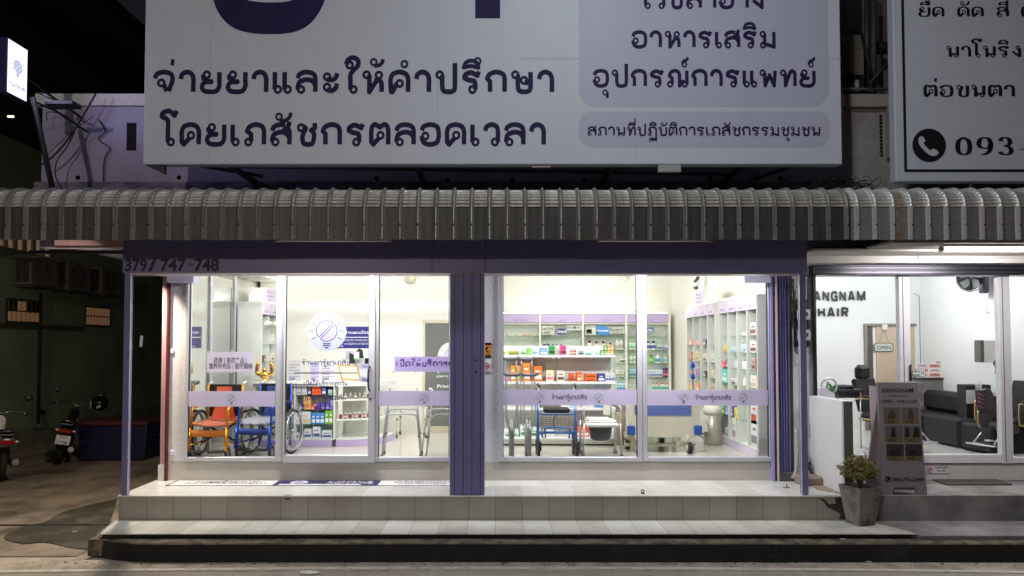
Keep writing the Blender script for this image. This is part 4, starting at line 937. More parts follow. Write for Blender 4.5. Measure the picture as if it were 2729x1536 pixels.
# corner of a striped corrugated roof poking in at the left
t = thing('lean_to_roof', 'corner of a pinkish striped corrugated roof under the canopy left end', 'roof', P(50, 660, 2.6))
mb = MB(); mb2 = MB()
for i in range(9):
    u0 = -8 + 13.5 * i; a = X(u0, 2.6); b = X(u0 + 8.5, 2.6); c = X(u0 + 13, 2.6); y = 2.0 + .09 * i
    zt_, zb2 = Z(636, 2.6), Z(651 + 3.6 * i, 2.6)
    mb.prism([(a, zb2), (a, zt_), (b, zt_), (b, zb2 - .01)], y, y + .03); mb2.box(b, c, y + .02, y + .03, zb2, zt_)
mb.build('sheet', cm(165, 140, 124, .6), t); mb2.build('groove', cm(70, 52, 46, .7), t)
rb(X(-10, 2.6), X(106, 2.6), 2.75, 3.4, Z(684, 2.6), Z(678, 2.6)).build('gutter', cm(48, 42, 36, .7), t)
tag(rb(X(19, 3.5, 310), X(36, 3.5, 310), 3.5, 3.52, Z(313, 3.5), Z(308, 3.5), .003).build('tube_light', glow('far tube', (1, 1, .75), 1.6)), 'tiny lit tube far off under the light box', 'tube light')
tag(MB().tube([(X(375, 8), 8, Z(925, 8)), (X(377, 8), 8, Z(895, 8))], .03, 6).build('bottle', glow('dim glint', (.9, .95, 1), .12)), 'pale bottle with a painted glint in the dark alley behind the thin post', 'bottle')  # faint glow paints in a glint, the bottle is no lamp

# cooler box
CX = thing('cooler_box', 'large dark blue cooler chest with a red lid in the alley', 'cooler box', (-7.1, 5.4, .03))
M_BLUED = cm(14, 15, 50, .5)
mb = MB(); mb.prism([(-7.75, .03), (-6.55, .03), (-6.5, .68), (-7.8, .68)], 5.1, 5.8); mb.build('body', M_BLUED, CX, .02)
rb(-7.82, -6.48, 5.06, 5.84, .682, .77, .02).build('lid', cm(72, 30, 26, .6), CX)
MB().tube([(-6.47, 5.3, .5), (-6.43, 5.35, .47), (-6.43, 5.55, .47), (-6.47, 5.6, .5)], .015, 6).build('handle', cm(30, 30, 34, .5), CX)

# motorbikes
def motorbike(name, label, loc, rz, body, plate, lean=0.0, helmet=True):
    t = local(thing(name, label, 'motorbike', loc, rz=rz)); t.rotation_euler = (0, lean, rz)
    DK = cm(16, 16, 17, .45); RB = cm(12, 12, 12, .8); CH = cm(150, 150, 152, .25, .9); BD = cm(*body, .3)
    for y, nme in ((0.0, 'rear_wheel'), (1.22, 'front_wheel')):
        wv = MB().torus((0, y, .28), .235, .045, 'x', 28, 8).build(nme, RB, t)
        mb = MB().torus((0, y, .28), .19, .012, 'x', 24, 6).lathe((-.05, y, .28), [(.04, 0), (.04, .1)], 12, 0, 'x')
        for k in range(8): a = R(45 * k); mb.tube([(0, y + .03 * math.cos(a), .28 + .03 * math.sin(a)), (0, y + .19 * math.cos(a), .28 + .19 * math.sin(a))], .006, 5)
        mb.build('rim', CH, wv)
    mb = MB()
    sec = [(-.42, .70, .05, .02), (-.3, .68, .10, .07), (-.05, .62, .12, .10), (.3, .52, .11, .10), (.62, .52, .08, .10), (.85, .7, .07, .12), (1.0, .86, .09, .10)]
    n = 12; vs = []
    for y, z, a, b in sec:
        for k in range(n): q = 2 * math.pi * k / n; vs.append((a * math.cos(q), y, z + b * math.sin(q)))
    mb.add(vs, [(i * n + k, i * n + (k + 1) % n, (i + 1) * n + (k + 1) % n, (i + 1) * n + k) for i in range(len(sec) - 1) for k in range(n)] + [list(range(n)), [(len(sec) - 1) * n + k for k in range(n)][::-1]], 0, True)
    mb.build('body', BD, t)
    mb = MB(); mb.prism([(-.46, .76), (-.42, .82), (-.1, .83), (.3, .76), (.46, .70), (.3, .66), (-.1, .70)], -.11, .11, 0, 'x'); mb.build('seat', DK, t, .025)
    mb = MB().tube(smooth([(-.1, -.1, .8), (-.1, -.42, .82), (0, -.52, .84), (.1, -.42, .82), (.1, -.1, .8)], 4), .012, 8); mb.build('grab_rail', CH, t)
    MB().tube(smooth([(-.34, .78, 1.0), (-.2, .9, 1.04), (0, .96, 1.0), (.2, .9, 1.04), (.34, .78, 1.0)], 4), .014, 8).build('handlebar', CH, t)
    for s_ in (-1, 1):
        MB().tube([(s_ * .34, .79, 1.0), (s_ * .43, .74, .99)], .02, 8).build('grip', DK, t)
        m_ = MB().tube(smooth([(s_ * .25, .86, 1.04), (s_ * .33, .85, 1.16), (s_ * .36, .84, 1.22)], 4), .006, 6).build('mirror', DK, t)
        MB().ball((s_ * .37, .84, 1.26), .065, .02, .045).build('mirror_glass', DK, m_)
        MB().ball((s_ * .13, -.40, .66), .03, .025, .022).build('indicator', cm(200, 170, 150, .2), t)
        MB().tube([(s_ * .07, 1.22, .28), (s_ * .07, 1.0, .82)], .022, 8).build('fork', CH, t)
    rb(-.1, .1, -.47, -.42, .62, .69, .01).build('tail_light', cm(120, 10, 14, .2), t)
    mb = MB(); mb.prism([(-.2, .36), (.05, .58), (.3, .6), (.25, .5), (-.12, .3)], -.09, .09, 0, 'x'); mb.build('rear_fender', DK, t)
    MB().tube([(.12, .6, .25), (.14, .1, .26), (.15, -.3, .33)], .035, 10, taper=1.4).build('exhaust', CH, t)
    rb(-.12, .12, .35, .75, .22, .45, .03).build('engine', cm(60, 60, 62, .4, .6), t)
    if plate:
        pl = rb(-.11, .11, -.475, -.465, .42, .58, .004).build('number_plate', cm(200, 198, 196, .5), t)
        mb = write('1728', (-.075, -.476, .44), .15, .045, hand=False, off=.02); write('ธขฌ'.replace('ธ', 'ร').replace('ฌ', 'ณ'), (-.06, -.476, .535), .12, .025, mb=mb); mb.build('lettering', cm(20, 20, 20, .6), pl)
    return t
motorbike('motorbike', 'dark motorbike with a white number plate leaning in the alley by the cooler', (-7.9, 4.7, .03), R(28), (22, 22, 30), True, R(12))
HM = thing('helmet', 'glossy black helmet with pale stickers hung on the dark motorbike handlebar', 'helmet', (-7.75, 5.72, 1.02))
mb = MB().ball((-7.75, 5.72, 1.04), .15, .16, .15, 18); mb.build('shell', cm(10, 10, 11, .15), HM)
mb = MB(); [mb.add([(x - .43, y + .3, z - .1) for x, y, z in q_], [(0, 1, 2, 3)]) for q_ in ([(-7.45, 5.29, 1.05), (-7.39, 5.26, 1.05), (-7.38, 5.255, 1.2), (-7.43, 5.28, 1.2)], [(-7.29, 5.255, 1.05), (-7.22, 5.285, 1.08), (-7.23, 5.285, 1.12), (-7.29, 5.255, 1.1)])]; mb.build('sticker', cm(150, 150, 150, .4), HM)
motorbike('scooter', 'white scooter with a red tail light cut off at the left edge', (-7.85, 3.2, .03), R(40), (205, 203, 200), False, R(3))
# ================================================================== stickers, banners and notices on the pharmacy glass
GLS = YF - .028                      # just in front of the panes
F_BAND = film('lavender glass film', (.72, .665, .83), .45)
F_PALE = film('pale glass film', (.37, .385, .44), .2)
F_PILL = film('lilac glass film', (.36, .33, .44), .2)
F_INK = cm(52, 44, 92, .6); F_INK2 = cm(74, 68, 110, .6)
def band(u0, u1, v0, v1, logos, texts, label):
    a, b = P(u0, v1, GLS), P(u1, v0, GLS)
    t = thing('window_band', label, 'window sticker', ((a[0] + b[0]) / 2, GLS, a[2]), 'lavender bands across the pharmacy windows')
    bx(a[0], b[0], GLS - .0012, GLS, a[2], b[2]).build('film', F_BAND, t)
    for u, v in logos:
        mb = MB(); logo(mb, P(u, v, GLS - .0012), .078, m=(0, 0, 1), eps=.001, lw=.04); mb.build('emblem', [film('pale band film', (.76, .75, .84), .45), F_INK2], t)
    for t_, u0_, u1_, vb, vt in texts:
        o, w_, h = on(GLS - .0012, u0_, u1_, vb, vt); write(t_, o, w_, h, wt=.15, gap=.13).build('lettering', F_INK, t)
NAME = 'ร้านยารู้ยาเภสัช'
band(502, 734, 1043, 1084, [(617, 1063)], [], 'lavender band with one bulb emblem across the wheelchair window')
band(1009, 1215, 1042, 1082, [(1131, 1062)], [], 'lavender band with one bulb emblem in front of the walking frames')
band(1341, 1697, 1039, 1080, [(1439, 1060), (1596, 1060)], [(NAME, 1470, 1564, 1065, 1054)], 'lavender band with two emblems and a shop name in front of the crutches')
band(1722, 2046, 1040, 1081, [(1822, 1060), (1981, 1060)], [(NAME, 1853, 1948, 1066, 1055)], 'lavender band with two emblems and a shop name in front of the hospital bed')
GD = YF - .065
t = thing('door_emblem', 'round pale light bulb emblem with shop name and opening hours on the glass door', 'window sticker', P(871, 900, GD))
mb = MB(); logo(mb, P(871, 884, GD), X(923, GD) - X(871, GD), lw=.045); mb.build('emblem', [F_PALE, F_PILL, F_INK2], t)
for t_, u0_, u1_, vb, vt, wt in ((NAME, 804, 934, 973, 962, .19), ('เปิดให้บริการทุกวัน', 810, 926, 1028, 1018, .19)):
    o, w_, h = on(GD, u0_, u1_, vb, vt); write(t_, o, w_, h, wt=wt, gap=.12).build('lettering', F_INK, t)
o, w_, h = on(GD, 813, 905, 1066, 1056); mb = write('07:30 - 19:30', o, w_, h, hand=False, off=.025)
o, w_, h = on(GD, 909, 918, 1066, 1059); write('น', o, w_, h, wt=.2, mb=mb); o, w_, h = on(GD, 919, 922, 1066, 1064); bx_ = mb.box(o[0], o[0] + w_, GD - .003, GD - .002, o[2], o[2] + h); mb.build('opening_hours', F_INK, t)
a, b = P(785, 996, GD), P(953, 993, GD); bx(a[0], b[0], GD - .002, GD, a[2], b[2]).build('rule', cm(58, 40, 84, .6), t)
M_NOTE = film('paper notice', (.8, .76, .86), .45)
t = thing('paper_notice', 'lavender paper notice with two lines of Chinese text taped inside the wheelchair window', 'notice', P(612, 992, GLS))
a, b = P(551, 992, GLS), P(675, 938, GLS); bx(a[0], b[0], GLS - .001, GLS, a[2], b[2]).build('sheet', M_NOTE, t)
mb = MB()
for s_, u0_, u1_, vb, vt in (('药房 | 草药产品 |', 570, 657, 967, 953), ('营养补充品 | 医疗器械', 557, 673, 982, 968)):
    o, w_, h = on(GLS - .001, u0_, u1_, vb, vt); write(s_, o, w_, h, hand=False, off=.006, mb=mb)
mb.build('lettering', cm(72, 68, 88, .6), t)
mb = MB()
for u, v in ((555, 938), (617, 937), (556, 993), (615, 992)):
    a = P(u, v, GLS); mb.box(a[0] - .012, a[0] + .018, GLS - .0025, GLS - .0015, a[2] - .012, a[2] + .014)
mb.build('tape', film('clear tape', (.8, .8, .76), .5, .3), t)
t = thing('paper_poster', 'lavender poster reading that the shop is open, taped behind the glass beside the column', 'poster', P(1130, 991, GLS))
a, b = P(1051, 991, GLS), P(1240, 951, GLS); mb = MB(); mb.prism(rrect(a[0], b[0], a[2], b[2], .02), GLS - .001, GLS); mb.build('sheet', film('purple poster', (.66, .58, .86), .45), t)
o, w_, h = on(GLS - .001, 1056, 1236, 978, 963); write('เปิดให้บริการแล้ว', o, w_, h, wt=.22, loops=False, gap=.14).build('lettering', cm(84, 62, 134, .6), t)
mb = MB()
for u, v in ((1049, 951), (1107, 950), (1168, 950), (1049, 992), (1107, 993), (1168, 993)): a = P(u, v, GLS); mb.box(a[0] - .014, a[0] + .014, GLS - .0025, GLS - .0015, a[2] - .012, a[2] + .012)
mb.build('tape', film('clear tape', (.8, .8, .76), .5, .3), t)
for v, d in ((977, 'upper'), (1012, 'lower')):
    t = thing('arrow_sticker', d + ' of the two small lavender arrow stickers beside the door handle', 'window sticker', P(970, v, GD), 'arrow stickers on the glass door')
    q = [P(956, v, GD), P(964, v + 7, GD), P(981, v + 7, GD), P(981, v - 7, GD), P(964, v - 7, GD)]
    mb = MB(); mb.prism([(p[0], p[2]) for p in q], GD - .001, GD); mb.build('film', film('arrow film', (.58, .55, .72), .3), t)
    o, w_, h = on(GD - .001, 965, 979, v + 3, v - 2); write('เลื่อน', o, w_, h, wt=.16, gap=.12).build('lettering', F_INK, t)
# notices by the column
yw = YF
t = thing('warning_sign', 'orange camera warning sign on the wall right of the purple column', 'sign', P(1298, 953, yw))
a, b = P(1276, 953, yw), P(1309, 914, yw); bx(a[0], b[0], yw - .003, yw + .002, a[2], b[2]).build('plate', cm(214, 142, 40, .4), t)
mb = MB(); bx0 = lambda u0, u1, v0, v1: mb.box(X(u0, yw), X(u1, yw), yw - .006, yw - .003, Z(v1, yw), Z(v0, yw))
bx0(1276, 1309, 914, 920); bx0(1276, 1309, 948, 953); bx0(1296, 1305, 944, 946)
mb.prism([(X(1292, yw), Z(929, yw)), (X(1301, yw), Z(923, yw)), (X(1303, yw), Z(926, yw)), (X(1295, yw), Z(933, yw))], yw - .006, yw - .003); bx0(1297, 1299, 930, 938); bx0(1297, 1306, 937, 939)
mb.build('pictogram', M_BLACK, t)
t = thing('no_smoking_sign', 'small white no smoking sign below the orange warning sign', 'sign', P(1298, 995, yw))
a, b = P(1276, 995, yw), P(1309, 957, yw); bx(a[0], b[0], yw - .003, yw + .002, a[2], b[2]).build('plate', cm(222, 216, 214, .4), t)
mb = MB(); c = P(1296, 976, yw); mb.torus((c[0], yw - .004, c[2]), .038, .005, 'y', 24, 6); mb.tube([(c[0] - .027, yw - .005, c[2] + .027), (c[0] + .027, yw - .005, c[2] - .027)], .005, 6); mb.build('pictogram', cm(190, 70, 66, .5), t)
mb = MB(); mb.tube([(c[0] - .02, yw - .004, c[2]), (c[0] + .02, yw - .004, c[2])], .005, 6)
for i in range(2): mb.box(c[0] - .04, c[0] + .05, yw - .004, yw - .003, c[2] - .07 - .016 * i, c[2] - .062 - .016 * i)
mb.build('lettering', cm(60, 60, 64, .6), t)
for v, d in ((936, 'upper'), (1207, 'lower')):
    p = P(455, v, YF); tag(rb(p[0] - .004, p[0] + .04, YF - .02, YF + .002, p[2] - .03, p[2] + .03, .006).build('switch', cm(208, 206, 222, .4)), d + ' small white socket on the grey wall left of the windows', 'socket', 'sockets left of the windows')

# ================================================================== display units inside
M_SHELF = mat('white laminate', (.74, .76, .70), .35, var=.02)
M_HEAD = mat('lavender laminate', (.50, .40, .64), .4, var=.03)
M_HEADP = mat('pale lavender laminate', (.66, .58, .74), .4, var=.03)
M_HEADT = cm(138, 92, 168, .5)
M_GLSH = glass('shelf glass', (.86, .95, .9), 1.0)
def side_unit(name, label, sx, y0, y1, bays, shelves, texts, gl=True):
    """tall shelf unit against a side wall: sx=+1 stands right and faces left"""
    fx = 3.36 * sx if sx > 0 else -3.53; bxk = 3.77 * sx if sx > 0 else -3.90
    lo, hi = min(fx, bxk), max(fx, bxk)
    t = thing(name, label, 'shelf unit', (fx, (y0 + y1) / 2, ZI), 'tall white shelf units')
    zt = 2.85; mb = MB()
    mb.box(bxk - .012, bxk + .012, y0 + .02, y1 - .02, ZI + .01, zt - .03)
    mb.rbox(lo, hi, y0, y0 + .018, ZI, zt, .002).rbox(lo, hi, y1 - .018, y1, ZI, zt, .002).rbox(lo, hi, y0 + .018, y1 - .018, zt - .02, zt, .002).rbox(lo, hi, y0 + .018, y1 - .018, ZI + .1, ZI + .12, .002)
    st = (y1 - y0) / bays
    for i in range(1, bays): mb.box(lo + .002, hi - .014, y0 + st * i - .009, y0 + st * i + .009, ZI + .12, zt - .02)
    mb.build('carcass', M_SHELF, t)
    fa, fb = (fx - .008, fx) if sx > 0 else (fx, fx + .008)
    for i in range(bays):
        h = bx(fa, fb, y0 + st * i + .012, y0 + st * (i + 1) - .012, 2.66, zt - .025).build('header', M_HEADP, t)
        yy = y0 + st * (i + .5)
        write(texts, (fx - sx * .008, yy + .09 * sx, 2.69), .18, .04, (0, -sx, 0), (0, 0, 1), (-sx, 0, 0), hand=False, off=.0).build('lettering', M_HEADT, h)
    bx(fa, fb, y0, y1, ZI + .002, ZI + .098).build('plinth', M_HEADP, t)
    for z in shelves:
        for i in range(bays): bx(lo + .03, hi - .014, y0 + st * i + .011, y0 + st * (i + 1) - .011, z - .008, z).build('shelf', M_GLSH, t)
    LS_ = MB().rbox(min(fx, fx + .05 * sx) + .01 * sx, max(fx, fx + .05 * sx) + .01 * sx, y0 + .1, y1 - .1, zt + .001, zt + .02, .003).build('led_strip', glow('led strip', (1, .97, .88), 3), t)
    area('strip lamp', (.12 * sx, 0, zt + .04 - ZI), .06, y1 - y0 - .2, W_STRIP, (1, .97, .86), t, (R(180), 0, 0))
    return fx, st
SH = (2.32, 2.09, 1.86, 1.63, 1.40, 1.16)
side_unit('shelf_unit', 'tall white four bay shelf unit nearest the right window, with lavender headers', 1, 1.06, 2.56, 4, SH, 'สินค้า')
side_unit('shelf_unit', 'tall white shelf unit farther back along the right wall with lavender headers', 1, 2.74, 4.3, 4, (2.18, 1.92, 1.67, 1.42, 1.16), 'สินค้า')
side_unit('shelf_unit', 'tall white shelf unit with lavender headers at the left wall behind the counter', -1, 2.62, 3.74, 3, (2.2, 1.93, 1.68), 'สินค้า')
# plain white cabinet end that closes the left shelves towards the street
mb = MB()
for i in range(3):
    mb.tube([(-3.5, 2.7 + .33 * i, 2.52), (-3.5, 3.0 + .33 * i, 2.52)], .035, 10)
tag(mb.build('blind_roll', cm(225, 225, 215, .5)), 'white rolled blind under the left lavender headers', 'blind')
for sx, y, lab in ((1, 4.15, 'lavender sign board standing on the right wall shelves'), (-1, 3.3, 'lavender sign board standing on the left wall shelves')):
    x0, x1 = (3.34, 3.64) if sx > 0 else (-3.82, -3.55); y = 3.2 if sx > 0 else 2.85
    t = thing('sign_board', lab, 'sign', ((x0 + x1) / 2, y, 2.86))
    rb(x0, x1, y, y + .52, 2.855, 3.08, .004).build('box', M_SHELF, t)
    f = x0 - .004 if sx > 0 else x1 + .004; ya = y
    bx(min(f, f + sx * .004), max(f, f + sx * .004), ya + .01, ya + .5, 2.862, 3.072).build('face', M_HEADP, t)
    mb = MB()
    for i, (s_, z) in enumerate((('Rx+', 3.0), ('เภสัชกร', 2.94), ('ให้คำแนะนำ', 2.88))): write(s_, (f, ya + (.42 if sx > 0 else .06), z), .3, .035, (0, -sx, 0), (0, 0, 1), (-sx, 0, 0), hand=False, mb=mb, eps=.002)
    mb.build('lettering', M_HEADT, t)
# unit along the back wall
YB = 6.62
t = thing('shelf_unit', 'wide white five bay shelf unit along the back wall with brand boards and lavender headers', 'shelf unit', (1.8, YB, ZI), 'tall white shelf units')
xs_ = [X(u, YB - .05) for u in (1322, 1440, 1555, 1671, 1787)]; zt = Z(835, YB - .05); BSH = [Z(v, YB - .05) for v in (897, 933, 969, 1006, 1043, 1086)]
mb = MB(); mb.box(xs_[0], xs_[-1], 6.9, 6.92, ZI, zt - .02).rbox(xs_[0] - .012, xs_[-1] + .012, YB, 6.94, zt - .02, zt, .003)
for x in xs_: mb.rbox(x - .02, x + .02, YB, 6.93, ZI, zt - .021, .003)
for a, b in zip(xs_, xs_[1:]): mb.rbox(a + .02, b - .02, YB, 6.9, Z(862, YB) - .02, Z(862, YB), .002)
mb.build('carcass', M_SHELF, t)
for i, (a, b) in enumerate(zip(xs_, xs_[1:])):
    h = bx(a + .022, b - .022, YB - .001, YB + .007, Z(860, YB), zt - .024).build('header', M_HEAD, t)
    s_ = 'ผลิตภัณฑ์สมุนไพร' if i == 0 else 'เวชสำอาง'; wd = .3 if i == 0 else .16
    c = (a + b) / 2 + (.02 if i else .06)
    write(s_, (c - wd / 2, YB - .001, Z(856, YB)), wd, .04, hand=False, off=.0).build('lettering', M_HEADT, h)
    for z in BSH: bx(a + .021, b - .021, YB + .02, 6.9, z - .008, z).build('shelf', M_GLSH, t)
MB().rbox(xs_[0] + .05, xs_[-1] - .05, YB + .06, YB + .1, zt + .001, zt + .02, .003).build('led_strip', glow('led strip', (1, .97, .88), 3), t)
area('strip lamp', (.1, .1, zt + .04 - ZI), 3.0, .06, W_STRIP * 2, (1, .97, .86), t, (R(180), 0, 0))
# brand boards on the top row
def board(label, u0, u1, v0, v1, col, texts, shape='rect', tc=(255, 255, 255), fill=True, extra=None):
    Yb = YB + .05
    a, b = P(u0, v1, Yb), P(u1, v0, Yb)
    t = thing('brand_board', label, 'sign', ((a[0] + b[0]) / 2, Yb, a[2]), 'brand boards on the back shelves')
    mb = MB()
    if shape == 'rect': mb.box(a[0], b[0], Yb - .006, Yb, a[2], b[2])
    elif shape == 'oval':
        pts = [((a[0] + b[0]) / 2 + (b[0] - a[0]) / 2 * math.cos(R(15 * k)), (a[2] + b[2]) / 2 + (b[2] - a[2]) / 2 * math.sin(R(15 * k))) for k in range(24)]; mb.prism(pts, Yb - .006, Yb)
    elif shape == 'leaf':
        w_, h = b[0] - a[0], b[2] - a[2]; pts = [(a[0], b[2])] + [(b[0] - w_ * .5 * (1 - math.sin(R(15 * k))), b[2] - h * .5 * (1 - math.cos(R(15 * k)))) for k in range(7)] + [(b[0], a[2])] + [(a[0] + w_ * .5 * (1 - math.sin(R(15 * k))), a[2] + h * .5 * (1 - math.cos(R(15 * k)))) for k in range(7)]
        mb.prism(pts, Yb - .006, Yb)
    mb.build('board', cm(*col, .5), t)
    m2 = MB()
    for s_, ua, ub, vb, vt in texts: o, w_, h = on(Yb - .006, ua, ub, vb, vt); write(s_, o, w_, h, hand=False, off=.02, mb=m2, keep=False)
    if extra: extra(m2, Yb - .0075)
    m2.build('lettering', cm(*tc, .5), t)
PALE = (196, 200, 188)
board('pale board with black two line lettering and red corner marks on the back shelves', 1444, 1477, 869, 893, PALE, (('ACNE', 1446, 1475, 880, 873), ('-AID', 1446, 1467, 891, 883)), tc=(40, 38, 44))
board('dark blue oval board with white lettering on the back shelves', 1478, 1513, 876, 892, (38, 56, 110), (('Cetaphil', 1481, 1510, 887, 880),), 'oval')
board('pale board with thin grey lettering round a blue square on the back shelves', 1510, 1552, 868, 881, PALE, (('LA ROCHE', 1511, 1529, 876, 871), ('POSAY', 1536, 1549, 876, 871)), tc=(90, 100, 120), extra=lambda m_, y: m_.box(X(1529, y), X(1535, y), y - .001, y, Z(877, y), Z(869, y)))
board('pale board with grey writing over a red square on the back shelves', 1560, 1588, 868, 893, PALE, (('Smooth Gel One', 1560, 1587, 873, 869),), tc=(96, 110, 100))
board('red square board below grey writing on the back shelves', 1563, 1577, 878, 891, (196, 84, 70), (('GELONE', 1565, 1575, 889, 887),))
board('blue leaf shaped board with white lettering on the back shelves', 1590, 1624, 869, 894, (58, 134, 196), (('Provamed', 1593, 1621, 884, 878),), 'leaf')
board('pale board with grey lettering over a dark red curve on the back shelves', 1625, 1664, 872, 889, PALE, (('Eucerin', 1626, 1661, 882, 874),), tc=(84, 84, 92), extra=lambda m_, y: m_.prism([(X(1629, y), Z(884.5, y)), (X(1645, y), Z(886.5, y)), (X(1660, y), Z(884.5, y)), (X(1645, y), Z(888, y))][::-1], y - .001, y))
board('blue board with white lettering partly behind the window frame on the back shelves', 1706, 1742, 873, 886, (52, 96, 168), (('CeraVe', 1708, 1739, 884, 876),))

# ------------------------------------------------------------------ goods on the shelves
def carton(name, label, x0, x1, y0, y1, z0, z1, col, col2=None, group=None, cat='carton', face='y-'):
    t = thing(name, label, cat, ((x0 + x1) / 2, (y0 + y1) / 2, z0), group)
    rb(x0, x1, y0, y1, z0 + .001, z1, .004).build('box', cm(*col, .45, var=.05), t)
    if col2:
        h = z1 - z0; mb = MB()
        if face == 'y-':
            w_ = x1 - x0
            mb.box(x0 + .08 * w_, x1 - .08 * w_, y0 - .0012, y0, z0 + .16 * h, z0 + .44 * h).box(x0 + .2 * w_, x1 - .25 * w_, y0 - .0012, y0, z0 + .62 * h, z0 + .72 * h)
        else:
            fx = x0 if face == 'x-' else x1; e = -.0012 if face == 'x-' else .0012; w_ = y1 - y0
            for ya, yb, za, zb2 in ((.08, .92, .16, .44), (.2, .7, .62, .72)): mb.box(min(fx, fx + e), max(fx, fx + e), y0 + ya * w_, y0 + yb * w_, z0 + za * h, z0 + zb2 * h)
        mb.build('print', cm(*col2, .45), t)
    return t
def bottle(name, label, x, y, z, r_, h, col, cap, lab=None, group=None, pump=False, cat='bottle', flat=1.0):
    t = thing(name, label, cat, (x, y, z), group)
    MB().lathe((x, y, z + .001), [(r_ * .94, 0), (r_, .01), (r_, h * .62), (r_ * .85, h * .7), (r_ * .4, h * .76)], 14, sy=flat).build('body', cm(*col, .3), t)
    mb = MB()
    if pump: mb.lathe((x, y, z + h * .75), [(r_ * .42, 0), (r_ * .42, h * .08), (r_ * .12, h * .09), (r_ * .12, h * .2), (r_ * .35, h * .2), (r_ * .3, h * .25)], 10).box(x - r_ * .7, x, y - .005, y + .005, z + h * .95, z + h)
    else: mb.lathe((x, y, z + h * .75), [(r_ * .5, 0), (r_ * .52, h * .24), (r_ * .4, h * .25)], 12)
    mb.build('cap', cm(*cap, .35), t)
    if lab: MB().lathe((x, y, z + h * .18), [(r_ * 1.012, 0), (r_ * 1.012, h * .34)], 14, sy=flat).build('label', cm(*lab, .5), t)
    return t
def jar(label, x, y, z, r_, h, col, cap, group):
    t = thing('jar', label, 'jar', (x, y, z), group)
    MB().lathe((x, y, z + .001), [(r_ * .9, 0), (r_, .008), (r_, h * .7), (r_ * .8, h * .76)], 12).build('body', cm(*col, .3), t)
    MB().lathe((x, y, z + h * .76), [(r_ * .9, 0), (r_ * .9, h * .22), (r_ * .8, h * .24)], 12).build('lid', cm(*cap, .4), t)
def gap_row(fn, u0, u1, n, Y):
    a, b = X(u0, Y), X(u1, Y); st = (b - a) / n
    for i in range(n): fn(a + st * i + st * .04, a + st * (i + 1) - st * .04)
# the gondola in front
YG = 2.2
t = thing('gondola_shelf', 'white steel gondola shelf with pegboard back standing behind the crutches and rollator', 'shelf', (.85, YG + .2, ZI))
xg0, xg1 = -.1, X(1640, YG); ZG = (2.045, 1.66, 1.28)
mb = MB(); mb.box(xg0, xg1, YG + .36, YG + .38, ZI + .12, Z(922, YG + .36))
for x in (xg0, X(1484, YG + .3), xg1 - .01): mb.rbox(x - .014, x + .014, YG + .33, YG + .359, ZI + .12, Z(921, YG + .36), .003)
mb.rbox(xg0, xg1, YG + .02, YG + .5, ZI + .025, ZI + .1, .004); mb.build('frame', M_SHELF, t)
bx(xg0 + .01, xg1 - .01, YG + .05, YG + .45, ZI + .001, ZI + .024).build('plinth', cm(60, 56, 48, .6), t)
for z in ZG: rb(xg0, xg1 + .005, YG, YG + .355, z - .035, z, .004).build('shelf', M_WHITE, t)
rb(xg0, xg1, YG - .06, YG + .355, ZI + .102, ZI + .13, .004).build('shelf', M_WHITE, t)
mb = MB()
for i in range(24):
    for u in (1484, 1638): mb.box(X(u, YG + .32) - .004, X(u, YG + .32) + .004, YG + .327, YG + .3295, 1.3 + .036 * i, 1.316 + .036 * i)
mb.build('slots', cm(96, 96, 92, .6), t)
mb = MB()
for s_, u in (('3', 1473), ('2', 1487)):
    o, w_, h = on(YG - .002, u, u + 5, 956, 950); write(s_, o, w_, h, hand=False, off=.04, mb=mb)
mb.build('number_tag', cm(235, 232, 225, .5), t)
def G_(shelf, u0, u1, vt, d, col, col2=None, n=1, dep=.16, name='carton', cat='carton', where=None):
    z = ZG[shelf]; Yg = YG + .05; h = P(u0, vt, Yg)[2] - z
    lab = d + (' on the top gondola shelf' if shelf == 0 else ' on the second gondola shelf') if not where else d + where
    gp = 'goods on the gondola shelf'
    gap_row(lambda a, b: carton(name, lab, a, b, Yg, Yg + dep, z, z + h, col, col2, gp, cat), u0, u1, n, Yg)
G_(0, 1341, 1347, 937, 'olive box at the far left end', (196, 198, 90), (120, 150, 60)); G_(0, 1350, 1355, 938, 'slim grey box', (150, 150, 140), (220, 220, 215))
G_(0, 1356, 1384, 936, 'small olive green box in a row of five', (176, 184, 70), (90, 120, 50), 5)
G_(0, 1387, 1402, 931, 'white and green packet with bottles printed', (214, 224, 206), (70, 130, 80)); G_(0, 1403, 1416, 929, 'bright green pouch', (120, 190, 70), (170, 220, 110), name='pouch', cat='pouch')
G_(0, 1419, 1433, 928, 'white and light blue box', (214, 224, 230), (110, 170, 215)); G_(0, 1438, 1459, 928, 'blue waved packet', (110, 160, 205), (205, 225, 235), name='packet', cat='packet')
G_(0, 1463, 1480, 921, 'tall green box with dark window', (70, 160, 84), (36, 60, 44)); G_(0, 1493, 1510, 921, 'tall pink box with dark window', (222, 84, 128), (90, 40, 60))
for i, u in enumerate((1520, 1525, 1530, 1534)): bottle('bottle', 'amber red small bottle in a row of four on the top gondola shelf', X(u, YG + .08), YG + .08, ZG[0], .012, .085, (150, 52, 24), (90, 30, 16), (214, 180, 150), 'goods on the gondola shelf')
G_(0, 1543, 1557, 935, 'grey green packet stack', (150, 180, 160), (50, 70, 60), name='packet', cat='packet'); G_(0, 1562, 1579, 941, 'low teal box', (110, 190, 170), (70, 140, 125))
for u in (1586, 1590, 1595): bottle('bottle', 'tiny teal bottle in a row of three on the top gondola shelf', X(u, YG + .08), YG + .08, ZG[0], .009, .04, (90, 180, 160), (60, 120, 110), None, 'goods on the gondola shelf')
